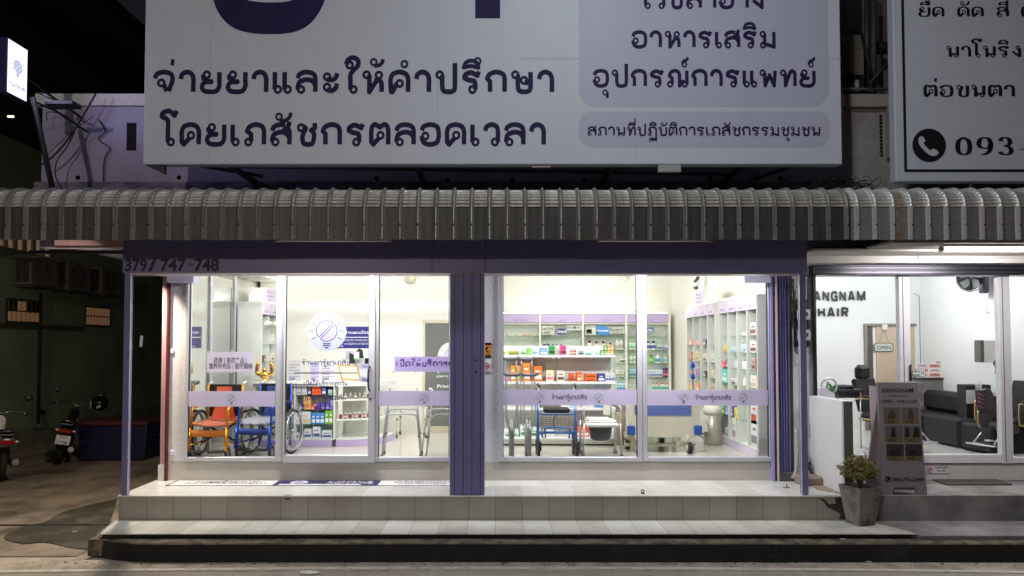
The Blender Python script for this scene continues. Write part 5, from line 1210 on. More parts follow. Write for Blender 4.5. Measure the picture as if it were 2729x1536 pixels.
for u0, c in ((1602, (60, 150, 70)), (1611, (70, 160, 76)), (1619, (226, 150, 46)), (1627, (232, 158, 50))): G_(0, u0, u0 + 8, 933, ('green' if c[0] < 100 else 'orange') + ' cube box in the lower row at the right end', c, (240, 235, 215))
zz = P(1610, 933, YG + .05)[2] + .001
for u0, c in ((1610, (70, 160, 76)), (1619, (226, 150, 46)), (1627, (232, 158, 50))):
    a, b = X(u0, YG + .05), X(u0 + 8, YG + .05); carton('carton', ('green' if c[0] < 100 else 'orange') + ' cube box in the upper row at the right end of the top gondola shelf', a + .002, b - .002, YG + .052, YG + .15, zz, P(1610, 921, YG + .05)[2], c, (240, 235, 215), 'goods on the gondola shelf')
OR = (226, 112, 44)
G_(1, 1342, 1357, 1000, 'pink box at the left end', (210, 160, 200), (150, 90, 150)); G_(1, 1361, 1374, 975, 'tall white and orange box', (232, 150, 50), (240, 232, 220)); G_(1, 1376, 1387, 975, 'tall orange box with green print', (228, 150, 60), (110, 180, 90))
G_(1, 1392, 1414, 968, 'tallest orange box with a brown horse-coloured print', (224, 140, 60), (244, 236, 226)); G_(1, 1421, 1446, 977, 'wide orange and white box', (228, 120, 44), (244, 236, 226))
G_(1, 1455, 1476, 988, 'pale yellow box with pink print', (238, 230, 176), (214, 120, 170)); G_(1, 1484, 1505, 989, 'white box with dark floral print', (226, 222, 210), (110, 80, 60))
G_(1, 1517, 1531, 996, 'small red orange carton', (226, 92, 36), (150, 50, 20)); G_(1, 1536, 1552, 993, 'red orange carton with white bands', (230, 100, 44), (240, 200, 170))
zb1 = ZG[1]; a, b = X(1559, YG + .05), X(1589, YG + .05)
carton('carton', 'wide orange carton, lower of two stacked on the second gondola shelf', a, b, YG + .05, YG + .2, zb1, zb1 + .055, (232, 106, 30), (110, 50, 20), 'goods on the gondola shelf'); carton('carton', 'wide orange carton, upper of two stacked on the second gondola shelf', a, b, YG + .052, YG + .2, zb1 + .056, zb1 + .11, (232, 106, 30), (110, 50, 20), 'goods on the gondola shelf')
G_(1, 1593, 1612, 997, 'white carton with a navy top', (60, 58, 130), (230, 230, 232)); G_(1, 1613, 1638, 996, 'pale white carton in a row of three', (218, 220, 222), (80, 90, 160), 3)
for u0, u1, c, d in ((1440, 1490, (120, 116, 110), 'dark grey long tray'), (1494, 1516, (228, 228, 224), 'white flat box'), (1550, 1565, (226, 226, 224), 'small white flat box'), (1566, 1580, (222, 222, 220), 'second small white flat box'), (1590, 1622, (70, 140, 200), 'sky blue flat box')):
    carton('carton', d + ' on the third gondola shelf under the band', X(u0, YG + .05), X(u1, YG + .05), YG + .05, YG + .25, ZG[2], ZG[2] + .05, c, None, 'goods on the gondola shelf')
zq = ZI + .13
for u0, u1, vt, c, c2, d in ((1344, 1382, 1147, (224, 232, 226), (70, 160, 90), 'white and green diaper pack'), (1386, 1412, 1136, (226, 234, 232), (60, 150, 80), 'tall white and green diaper pack'), (1413, 1440, 1142, (216, 230, 220), (40, 130, 70), 'green striped diaper pack'),
                             (1534, 1570, 1140, (226, 86, 66), (240, 236, 228), 'red and white diaper pack'), (1585, 1627, 1158, (60, 150, 205), (230, 238, 240), 'blue diaper pack'), (1448, 1478, 1150, (230, 234, 230), (200, 210, 206), 'plain white pack')):
    carton('diaper_pack', d + ' on the bottom gondola shelf', X(u0, YG), X(u1, YG), YG + .0, YG + .25, zq, P(u0, vt, YG)[2], c, c2, 'goods on the gondola shelf', 'pack')
# goods on the back unit
def bs(i): return BSH[i]
YQ = YB + .08
for g in range(4):
    for k in range(4):
        u = 1355 + 22 * g + 5.0 * k; jar('small white jar in a row of sixteen on the top herbal shelf', X(u, YQ), YQ, bs(0), .018, .075, (200, 205, 190) if g != 2 else (214, 180, 140), (236, 236, 230), 'white jars on the back shelf')
for u, c in ((1378, (232, 190, 130)), (1386, (236, 226, 200)), (1358, (226, 226, 220)), (1406, (228, 228, 222))): carton('carton', 'small pale box low on the herbal shelf at the back', X(u - 4, YQ), X(u + 4, YQ), YQ, YQ + .1, bs(1) - .0, bs(1) + .05, c, None, 'goods on the back shelves')
carton('carton', 'upright white box at the right end of the herbal shelf', X(1430, YQ), X(1437, YQ), YQ, YQ + .08, bs(1) + .02, bs(1) + .13, (226, 222, 214), (120, 110, 96), 'goods on the back shelves')
for u in (1451, 1461): bottle('bottle', 'navy pump bottle on the back shelf under the black lettered board', X(u, YQ), YQ, bs(1), .036, .17, (40, 74, 140), (236, 236, 232), (200, 214, 230), 'goods on the back shelves', True)
for u in (1474, 1483, 1496): bottle('tube', 'teal cream tube on the back shelf under the oval board', X(u, YQ), YQ, bs(1), .034, .13, (60, 140, 160) if u < 1490 else (56, 110, 180), (40, 80, 140), (200, 220, 224), 'goods on the back shelves', cat='cream tube')
for u, c in ((1514, (60, 100, 170)), (1530, (190, 205, 220)), (1545, (110, 120, 126))): carton('carton', ('blue' if c[0] == 60 else 'pale blue' if c[0] == 190 else 'dark grey') + ' little box on the second back shelf, right of the teal tubes', X(u - 6, YQ), X(u + 5, YQ), YQ, YQ + .1, bs(1), bs(1) + .075, c, (230, 232, 236), 'goods on the back shelves')
for u, h in ((1571, .2), (1590, .18), (1608, .18), (1627, .15)): bottle('bottle', 'white bottle with maroon cap, %s on the back shelf' % {1571: 'tallest of four', 1590: 'second of four', 1608: 'third of four', 1627: 'shortest of four'}[u], X(u, YQ), YQ, bs(1), .055, h, (226, 220, 208), (112, 36, 50), (206, 196, 186), 'goods on the back shelves', flat=.5)
for u in (1645, 1656): bottle('bottle', 'tall white pump bottle beside the maroon capped bottles', X(u, YQ), YQ, bs(1), .042, .24, (224, 224, 214), (226, 226, 218), (190, 190, 184), 'goods on the back shelves', True)
for u in (1680, 1690): bottle('bottle', 'pale green bottle just left of the right window frame, second shelf', X(u, YQ), YQ, bs(1), .05, .21, (206, 222, 206), (160, 200, 180), (150, 200, 180), 'goods on the back shelves')
for u in (1727, 1742): bottle('bottle', 'white bottle with a dark blue cap on the second back shelf', X(u, YQ), YQ, bs(1), .06, .19, (226, 230, 232), (44, 70, 130), (80, 110, 170), 'goods on the back shelves', flat=.6)
for u in (1756, 1763): bottle('bottle', 'slim white bottle between the blue capped bottle and the blue carton', X(u, YQ), YQ, bs(1), .025, .13, (226, 230, 232), (206, 214, 220), (120, 140, 180), 'goods on the back shelves')
carton('carton', 'white and blue carton at the right end of the second back shelf', X(1770, YQ), X(1781, YQ), YQ, YQ + .1, bs(1), bs(1) + .1, (226, 230, 234), (50, 80, 150), 'goods on the back shelves')
for u in (1656, 1663): bottle('bottle', 'small white bottle on the third back shelf', X(u, YQ), YQ, bs(2), .03, .13, (222, 220, 212), (200, 196, 190), (120, 110, 110), 'goods on the back shelves')
for u in (1682, 1691): bottle('bottle', 'cream bottle with green cap on the third back shelf', X(u, YQ), YQ, bs(2), .038, .2, (226, 226, 206), (150, 190, 120), (150, 190, 140), 'goods on the back shelves', True)
bottle('bottle', 'bright green bottle on the third back shelf', X(1735, YQ), YQ, bs(2), .055, .18, (90, 180, 70), (90, 110, 80), (150, 210, 120), 'goods on the back shelves')
bottle('bottle', 'white pump bottle with blue stripe on the third back shelf', X(1753, YQ), YQ, bs(2), .052, .2, (222, 230, 230), (226, 230, 230), (90, 150, 180), 'goods on the back shelves', True)
bottle('bottle', 'light blue and yellow bottle at the right end of the third back shelf', X(1774, YQ), YQ, bs(2), .055, .2, (200, 196, 150), (130, 190, 210), (130, 190, 210), 'goods on the back shelves')
for u in (1645, 1658): carton('carton', 'small white carton on the fourth back shelf', X(u - 5, YQ), X(u + 5, YQ), YQ, YQ + .08, bs(3), bs(3) + .15, (222, 220, 212), (150, 140, 130), 'goods on the back shelves')
for u in (1680, 1686, 1691): carton('carton', 'pale blue carton in a row of three on the fourth back shelf', X(u - 2.6, YQ), X(u + 2.6, YQ), YQ, YQ + .08, bs(3), bs(3) + .17, (160, 205, 215), (60, 110, 140), 'goods on the back shelves')
for i, u in enumerate((1724, 1731, 1739, 1746, 1752, 1758, 1763)): carton('carton', 'white carton with slanting blue print in a row on the fourth back shelf', X(u - 3, YQ), X(u + 3, YQ), YQ, YQ + .08, bs(3), bs(3) + .13 + .02 * (i > 1), (214, 222, 230), (80, 110, 160), 'goods on the back shelves')
for u in (1770, 1777): carton('carton', 'navy and coral carton at the right end of the fourth back shelf', X(u - 3.3, YQ), X(u + 3.3, YQ), YQ, YQ + .1, bs(3), bs(3) + .19, (64, 54, 120), (226, 120, 90), 'goods on the back shelves')
for u in (1647, 1655, 1663): carton('carton', 'light blue carton on the fifth back shelf', X(u - 3.6, YQ), X(u + 3.6, YQ), YQ, YQ + .08, bs(4), bs(4) + .16, (190, 220, 230), (60, 130, 180), 'goods on the back shelves')
for u in (1741, 1750, 1762, 1769, 1777): bottle('bottle', 'white bottle with pink cap and teal band on the fifth back shelf', X(u, YQ), YQ, bs(4), .03, .18, (226, 226, 220), (200, 120, 120), (90, 180, 170), 'goods on the back shelves')
# goods on the right hand units: (unit, bay from the street, shelf, along, width, height, colours)
def RU(unit, bay, shelf, w_, h, d, col, col2=None, off=0.5, n=1, kind='c'):
    y0, st, sh = (1.06, .375, SH) if unit == 0 else (2.74, .39, (2.18, 1.92, 1.67, 1.42, 1.16))
    z = sh[shelf] if shelf < len(sh) else ZI + .12
    wh = ' on the near right unit' if unit == 0 else ' on the far right unit'
    for i in range(n):
        yc = y0 + st * bay + st * (off + .23 * i)
        if kind == 'c': carton('carton', d + wh, 3.375, 3.47, yc - w_ / 2, yc + w_ / 2, z, z + h, col, col2, 'goods on the right wall shelves', face='x-')
        else: bottle('bottle', d + wh, 3.41, yc, z, w_ / 2, h, col, col2 or (230, 230, 226), None, 'goods on the right wall shelves')
RU(0, 0, 0, .2, .17, 'tall grey and brown instrument box, highest,', (200, 200, 206), (130, 84, 66)); RU(0, 0, 1, .2, .16, 'white box with a brown instrument print below the highest,', (222, 220, 220), (120, 70, 60))
RU(0, 0, 2, .12, .16, 'narrow brown and grey box', (190, 160, 146), (90, 74, 76)); RU(0, 0, 3, .2, .16, 'cream box with thermometer print', (226, 220, 206), (200, 180, 160)); RU(0, 0, 5, .2, .3, 'large white box with grey device and red print', (216, 218, 222), (196, 80, 66)); RU(0, 0, 6, .22, .36, 'big pale box with a grey strap print on the bottom', (220, 222, 224), (120, 128, 136))
RU(0, 1, 0, .06, .05, 'tiny white pot', (234, 234, 228), (220, 220, 214), .35, 2, 'b'); RU(0, 1, 1, .1, .12, 'white and blue carton', (212, 224, 230), (120, 170, 205), .3); RU(0, 1, 1, .05, .17, 'clear plastic bottle', (196, 206, 206), (220, 226, 226), .72, 1, 'b'); RU(0, 1, 2, .07, .15, 'white spray bottle', (222, 230, 228), (150, 190, 190), .3, 2, 'b'); RU(0, 1, 3, .06, .14, 'slim white nozzle bottle', (230, 230, 226), (214, 220, 218), .5, 1, 'b')
RU(0, 2, 1, .16, .07, 'white and blue paper pack', (206, 222, 232), (140, 180, 210), .5); RU(0, 2, 2, .04, .15, 'thin clear tube', (206, 210, 208), (190, 200, 200), .3, 2, 'b'); RU(0, 2, 3, .18, .09, 'white box with black squares', (226, 226, 224), (50, 50, 60), .5); RU(0, 2, 4, .06, .1, 'yellow star shaped pack', (226, 200, 60), None, .6); RU(0, 2, 5, .06, .16, 'violet book shaped box', (110, 96, 176), (220, 216, 230), .7); RU(0, 2, 5, .1, .15, 'bright yellow box', (236, 214, 60), (210, 180, 40), .3); RU(0, 2, 6, .14, .3, 'white box with arm support print on the bottom', (226, 222, 220), (170, 160, 170))
RU(0, 3, 1, .1, .1, 'yellow packet', (232, 210, 90), (200, 150, 60), .4); RU(0, 3, 2, .12, .1, 'pink and orange carton', (226, 90, 140), (240, 150, 70), .6); RU(0, 3, 2, .05, .13, 'slim navy and white box', (60, 84, 150), (230, 230, 232), .2); RU(0, 3, 3, .24, .2, 'turquoise pack', (110, 200, 184), (230, 236, 230)); RU(0, 3, 5, .1, .16, 'green box', (90, 160, 70), (220, 230, 200), .7); RU(0, 3, 5, .12, .14, 'blue and white box', (90, 150, 205), (226, 232, 236), .3); RU(0, 3, 6, .14, .13, 'pale blue box on the bottom', (200, 220, 232), (150, 190, 215), .3)
RU(1, 0, 1, .14, .14, 'white bottle shaped box', (216, 216, 210), (180, 180, 180)); RU(1, 0, 2, .2, .12, 'cream roll pack', (214, 204, 170), (190, 176, 140)); RU(1, 0, 3, .2, .16, 'brown and white pack', (206, 190, 170), (110, 84, 80))
RU(1, 1, 0, .14, .1, 'dark violet and white box', (96, 80, 110), (220, 216, 220)); RU(1, 1, 1, .14, .12, 'white box with brown face print', (222, 210, 200), (84, 50, 40)); RU(1, 1, 2, .1, .1, 'dark brown little box', (86, 60, 56), (220, 214, 210)); RU(1, 1, 4, .2, .04, 'flat dark tray', (80, 60, 62), None)
RU(1, 2, 0, .2, .08, 'flat pink and white pack', (226, 190, 190), (200, 110, 110)); RU(1, 2, 1, .16, .16, 'beige plush pack', (206, 196, 150), (170, 160, 120)); RU(1, 2, 2, .16, .14, 'violet and red box', (170, 150, 180), (190, 80, 90)); RU(1, 2, 3, .18, .13, 'orange striped box', (226, 140, 90), (240, 220, 200))
RU(1, 3, 0, .16, .1, 'coral and white box', (226, 150, 120), (230, 226, 220)); RU(1, 3, 1, .05, .14, 'slim orange bottle', (214, 120, 70), (200, 90, 60), .4, 2, 'b'); RU(1, 3, 2, .16, .14, 'blue and orange box', (80, 120, 190), (226, 140, 70)); RU(1, 3, 3, .16, .1, 'orange pack', (230, 160, 80), (240, 220, 180))
RU(0, 3, 6, .2, .04, 'red flat packet on the bottom', (200, 120, 120), (226, 190, 190), .7)
# goods on the left unit
for i, (b_, k, w_, h, d, c, c2) in enumerate(((0, 1, .1, .1, 'dark brown bottle shaped box', (110, 60, 50), (210, 190, 170)), (1, 1, .1, .13, 'white box with a brown stripe', (222, 216, 206), (130, 80, 60)), (1, 0, .12, .15, 'tall white carton', (226, 226, 220), (190, 196, 190)), (2, 0, .12, .18, 'tall pale blue carton', (200, 210, 214), (226, 226, 220)), (2, 1, .16, .17, 'yellow and red carton', (226, 206, 60), (190, 60, 50)), (1, 2, .1, .1, 'coral little carton', (220, 150, 130), (226, 220, 214)), (2, 2, .14, .16, 'cream and green carton', (214, 206, 150), (90, 120, 80)), (0, 2, .14, .14, 'lilac box', (186, 166, 214), (226, 220, 232)))):
    yc = 2.62 + .373 * (b_ + .5); z = (2.2, 1.93, 1.68)[k]
    carton('carton', d + ' on the left wall shelves above the counter', -3.64, -3.545, yc - w_ / 2, yc + w_ / 2, z, z + h, c, c2, 'goods on the left wall shelves', face='x+')
carton('carton', 'magenta box on the left wall shelves above the counter', -3.64, -3.545, 3.5, 3.62, 2.2, 2.32, (190, 40, 110), None, 'goods on the left wall shelves', face='x+')
# ================================================================== counter with goods (left half)
YC = 2.1; zc = 1.66
CT = thing('counter', 'white serving counter with a rounded open shelf end and lilac plinth', 'counter', (-2.6, YC + .3, ZI))
xa, xb, xr0 = -3.46, X(786, YC), X(893, YC)
def rplan(grow=0.0, back=.5):       # plan of the rounded end
    rr = .72 + grow; cx, cy = xr0 + .02, YC + .72
    return [(cx, cy)] + [(cx + rr * math.sin(R(9 * k)), cy - rr * math.cos(R(9 * k))) for k in range(11)]
mb = MB()
mb.rbox(xa, xr0, YC - .02, YC + .5, zc - .06, zc, .004).prism(rplan(.02), zc - .06, zc, 0, 'z'); mb.build('worktop', M_SHELF, CT)
bx(xa, xr0 - .25, YC - .024, YC - .021, zc - .045, zc - .03).build('purple_line', cm(84, 52, 104, .5), CT)
mb = MB()
for x in (xa, xb - .012, xr0 - .02, X(742, YC)): mb.rbox(x, x + .022, YC, YC + .199, ZI + .1, zc - .061, .002)
mb.box(xa, xr0, YC + .2, YC + .22, ZI + .1, zc - .061).box(xa + .02, xr0 - .02, YC + .005, YC + .199, ZI + .1, ZI + .118)
mb.build('carcass', M_SHELF, CT)
CZ = [Z(v, YC) for v in (1053.5, 1093, 1132)]
for z in CZ:
    for p, q in ((xa + .023, X(742, YC) - .001), (X(742, YC) + .023, xr0 - .021)): bx(p, q, YC + .01, YC + .198, z - .01, z).build('shelf', M_GLSH, CT)
mb = MB(); mb.rbox(xa, xr0 - .04, YC - .012, YC + .45, ZI + .001, ZI + .099, .003).prism(rplan(.0), ZI + .001, ZI + .099, 0, 'z'); mb.build('plinth', M_HEAD, CT)
for z in (Z(1065, YC), Z(1118, YC), ZI + .118):
    MB().prism(rplan(-.005), z - .022, z, 0, 'z').build('rounded_shelf', M_SHELF, CT)
mb = MB(); pl = rplan(-.42)[1:]
for (ax, ay), (bx1, by1) in zip(pl, pl[1:]): mb.quad((ax, ay, ZI + .12), (bx1, by1, ZI + .12), (bx1, by1, zc - .06), (ax, ay, zc - .06))
mb.build('curved_back', M_SHELF, CT)
def CG(k, u0, u1, vt, d, col, col2=None, n=1, dep=.15):
    z = CZ[k] if k < 3 else ZI + .118; y = YC + .03; h = P(u0, vt, y)[2] - z
    gap_row(lambda a, b: carton('carton', d + (' on the %s counter front shelf' % ('top', 'second', 'third', 'bottom')[k]), a, b, y, y + dep, z, z + h, col, col2, 'goods in the counter front'), u0, u1, n, y)
CG(0, 790, 803, 1032, 'white and grey carton at the left', (222, 224, 224), (150, 160, 170)); CG(0, 796 + 8, 819, 1031, 'white carton stack', (228, 228, 226), (190, 200, 206)); CG(0, 821, 830, 1029, 'navy carton', (56, 66, 130), (200, 210, 230)); CG(0, 831, 857, 1029, 'bright orange carton', (240, 108, 46), (214, 80, 30)); CG(0, 858, 870, 1029, 'blue carton with white marks', (66, 84, 170), (220, 226, 240)); CG(0, 874, 886, 1039, 'pale green box', (206, 220, 206), (90, 150, 120))
CG(1, 801, 807, 1077, 'violet tube box', (84, 56, 150), (220, 216, 240)); CG(1, 801 + 8, 829, 1057, 'light brown kraft carton', (220, 170, 110), (190, 130, 80)); CG(1, 816 + 14, 833 + 6, 1084, 'small red packet', (226, 80, 80), (240, 200, 200)); CG(1, 843, 855, 1075, 'purple carton', (112, 66, 160), (60, 40, 110)); CG(1, 856, 867, 1075, 'dark violet carton', (74, 54, 136), (150, 130, 200)); CG(1, 868, 880, 1075, 'navy violet carton', (70, 60, 150), (170, 160, 210)); CG(1, 881, 888, 1068, 'lilac carton stack', (160, 150, 210), (110, 96, 170))
CG(2, 789, 803, 1100, 'white medicine carton', (224, 228, 230), (190, 196, 206)); CG(2, 804, 829, 1098, 'wide pale carton', (222, 226, 224), (214, 190, 150)); CG(2, 831, 866, 1101, 'blue mask box', (76, 142, 210), (235, 240, 244), 3); CG(2, 867, 888, 1095, 'green mask box', (124, 186, 66), (238, 244, 230), 2)
CG(3, 789, 810, 1155, 'low white carton with navy marks', (218, 224, 230), (70, 90, 150)); CG(3, 811, 832, 1144, 'white carton with navy marks left of the tallest', (222, 226, 230), (70, 90, 150)); CG(3, 834, 856, 1138, 'tallest white carton with navy marks', (224, 228, 232), (70, 90, 150)); CG(3, 858, 887, 1148, 'wide white carton with navy marks', (220, 226, 230), (70, 90, 150))
for u0, k, vt, c in ((769, 0, 1033, (226, 196, 120)), (769, 1, 1062, (190, 140, 80)), (769, 2, 1111, (190, 210, 220)), (769, 3, 1150, (230, 210, 140))): CG(k, u0, u0 + 15, vt, 'box half hidden behind the blue wheelchair handle', c, (220, 200, 160))
for z, v0, d, c1, c2 in ((Z(1065, YC), 1065, 'upper', (150, 138, 124), (60, 50, 50)), (Z(1118, YC), 1118, 'lower', (128, 56, 48), (214, 210, 190))):
    for i in range(11):
        a = R(4 + 6.2 * i); rr = .64; cx, cy = xr0 + .02, YC + .72
        x, y = cx + rr * math.sin(a), cy - rr * math.cos(a)
        c = (c1 if i < 7 else c2) if d == 'lower' else (c1 if i < 6 else c2)
        bottle('vial', 'tiny labelled medicine bottle on the %s rounded counter shelf' % d, x, y, z, .022, .085, c, (226, 226, 216), (206, 196, 180) if i % 2 else None, 'medicine bottles on the rounded shelf')
# on the counter
M_GOLD = mat('gold', (.72, .46, .10), .22, .9, var=.1, scale=12)
xt, yt = X(705, YC + .15), YC + .16
TR = thing('trophy', 'shiny gold figurine with two raised arms standing on the counter end', 'figurine', (xt, yt, zc))
MB().lathe((xt, yt, zc + .001), [(.06, 0), (.062, .012), (.04, .022), (.045, .05), (.075, .09), (.07, .12), (.03, .15)], 18).build('body', M_GOLD, TR)
MB().ball((xt, yt - .01, zc + .165), .034).ball((xt - .02, yt - .01, zc + .2), .011).ball((xt + .02, yt - .01, zc + .2), .011).build('head', M_GOLD, TR)
for s_ in (-1, 1):
    a = MB().tube(smooth([(xt + s_ * .05, yt, zc + .10), (xt + s_ * .10, yt, zc + .12), (xt + s_ * .112, yt, zc + .17), (xt + s_ * .10, yt, zc + .25)], 5), .032, 10, taper=.8).ball((xt + s_ * .098, yt, zc + .255), .03).build('arm', M_GOLD, TR)
    MB().lathe((xt + s_ * .108, yt - .032, zc + .2), [(.014, -.035), (.016, 0), (.012, .04)], 8).build('red_lining', cm(120, 36, 24, .4), a)
for u0, u1, vt, d, c in ((767, 803, 959, 'pale printed leaflet board at the left', (206, 206, 204)), (827, 851, 965, 'lilac printed leaflet board in the middle', (196, 192, 222)), (855, 895, 962, 'white and lilac leaflet board at the right', (214, 212, 216))):
    y = YC + .1; a, b = P(u0, 1014, y), P(u1, vt, y)
    t = thing('leaflet_stand', d + ' of three standing on the counter', 'leaflet stand', ((a[0] + b[0]) / 2, y, zc), 'leaflet stands on the counter')
    rb(a[0], b[0], y, y + .008, zc + .001, b[2], .002).build('board', cm(*c, .3), t); w_ = b[0] - a[0]; h = b[2] - zc
    mb = MB()
    for i in range(5): mb.box(a[0] + .1 * w_, a[0] + (.9 - .3 * (i % 2)) * w_, y - .0012, y, zc + h * (.75 - .13 * i), zc + h * (.78 - .13 * i))
    mb.box(a[0] + .12 * w_, a[0] + .55 * w_, y - .0013, y, zc + .08 * h, zc + .2 * h); mb.build('print', cm(140, 134, 164, .5), t)
y = YC + .14; a, b = P(903, 1010, y), P(956, 974, y)
CF = thing('certificate_frame', 'gold framed certificate leaning on the counter behind the door text', 'picture frame', ((a[0] + b[0]) / 2, y, zc))
sh = .03
pf = lambda e: [(a[0] + e + .03, zc + .03 + e), (b[0] - e + .03, zc + .015 + e), (b[0] - e - .01, b[2] - e), (a[0] + e - .01, b[2] - e + .01)]
mb = MB(); mb.prism(pf(0), y, y + .02); mb.build('frame', cm(206, 168, 104, .35, .3), CF); mb = MB(); mb.prism(pf(.022), y - .003, y - .001); mb.build('paper', cm(236, 230, 196, .5), CF)
mb = MB()
for i in range(3): mb.box(a[0] + .07, b[0] - .07, y - .0045, y - .0035, zc + .09 + .03 * i, zc + .094 + .03 * i)
mb.build('print', cm(150, 140, 120, .5), CF)
POS = thing('cash_terminal', 'black point of sale screen with a green edged reader beside the blue licence sign', 'terminal', (X(950, YC + .35), YC + .35, zc))
y = YC + .32; mb = MB(); mb.prism([(X(930, y), Z(970, y)), (X(944, y), Z(970, y)), (X(946, y), Z(948, y)), (X(931, y), Z(940, y))], y, y + .03); mb.prism([(X(944, y), Z(940, y)), (X(955, y), Z(929, y)), (X(964, y), Z(934, y)), (X(967, y), Z(956, y)), (X(946, y), Z(956, y))], y + .05, y + .08); mb.build('screen', cm(40, 40, 42, .3), POS)
rb(X(944, y), X(957, y), y - .02, y + .02, Z(958, y), Z(938, y), .004).build('reader', cm(206, 222, 206, .3), POS); bx(X(944, y), X(957, y), y - .022, y - .0205, Z(959, y), Z(956, y)).build('green_edge', cm(90, 170, 60, .4), POS)
rb(X(940, y), X(985, y), y + .09, y + .3, zc + .001, Z(958, y + .1), .02).build('base', cm(206, 212, 220, .4), POS)
tag(rb(X(973, y), X(986, y), y - .04, y + .06, Z(972, y), Z(955, y), .01).build('scanner', cm(24, 24, 26, .35)), 'black hand scanner behind the door frame', 'scanner')
# blue licence sign on the back wall
yl = 3.75
LS = thing('licence_sign', 'dark blue licence sign with white Thai lettering on the cream wall behind the counter', 'sign', (X(925, yl), yl, Z(928, yl)))
a, b = P(846, 928, yl), P(1004, 871, yl); bx(a[0], b[0], yl - .012, yl - .001, a[2], b[2]).build('plate', cm(34, 30, 124, .4), LS)
mb = MB(); yq = yl - .012
o, w_, h = on(yq, 852, 1002, 890, 881); write('สถานที่ขายยาแผนปัจจุบัน', o, w_, h, hand=False, off=.02, mb=mb)
o, w_, h = on(yq, 918, 990, 909, 904); write('นายธนวิช ทองสอดแสง ภ.บ.', o, w_, h, hand=False, off=.0, mb=mb)
o, w_, h = on(yq, 917, 988, 919, 913); write('เวลาปฏิบัติการ 07:00-23:00', o, w_, h, hand=False, off=.0, mb=mb)
o, w_, h = on(yq, 862, 915, 926, 921); write('ภ.20314', o, w_, h, hand=False, mb=mb)
mb.box(a[0], b[0], yq - .002, yq, Z(900.5, yl), Z(898.5, yl)); mb.build('lettering', cm(235, 235, 240, .5), LS)
# framed paper and dark glass door
tag(rb(X(922, yl), X(950, yl), yl - .02, yl - .001, Z(958, yl), Z(936, yl), .004).build('picture_frame', cm(190, 190, 196, .4)), 'small grey framed notice below the blue licence sign', 'picture frame')
DD = thing('dark_glass_door', 'dark tinted glass door in a wooden frame with a round bulb emblem', 'door', (-.7, yl, ZI))
da, db = X(1130, yl), -.3
mb = MB(); mb.rbox(da - .02, da + .02, yl - .03, yl - .001, ZI, Z(853, yl), .004).rbox(da + .021, db, yl - .03, yl - .001, Z(862, yl), Z(853, yl), .004).rbox(da + .021, db, yl - .03, yl - .001, ZI, ZI + .1, .004); mb.build('frame', cm(206, 200, 178, .5), DD)
bx(da + .021, db, yl - .02, yl - .002, ZI + .101, Z(862, yl) - .001).build('pane', mat('dark tinted pane', (.16, .175, .165), .08, var=.15, scale=1.5), DD)
mb = MB(); logo(mb, P(1205, 950, yl - .021), .24, lw=.03); mb.build('emblem', [cm(226, 234, 230, .5), cm(206, 196, 222, .5), F_INK2], DD)
mb = MB()
for s_, u0, u1, vb, vt in (('เฉพาะพนักงาน', 1163, 1247, 1006, 999), ('Private', 1165, 1212, 1034, 1025)): o, w_, h = on(yl - .021, u0, u1, vb, vt); write(s_, o, w_, h, hand=False, off=.02, mb=mb)
mb.build('lettering', cm(226, 230, 226, .5), DD)

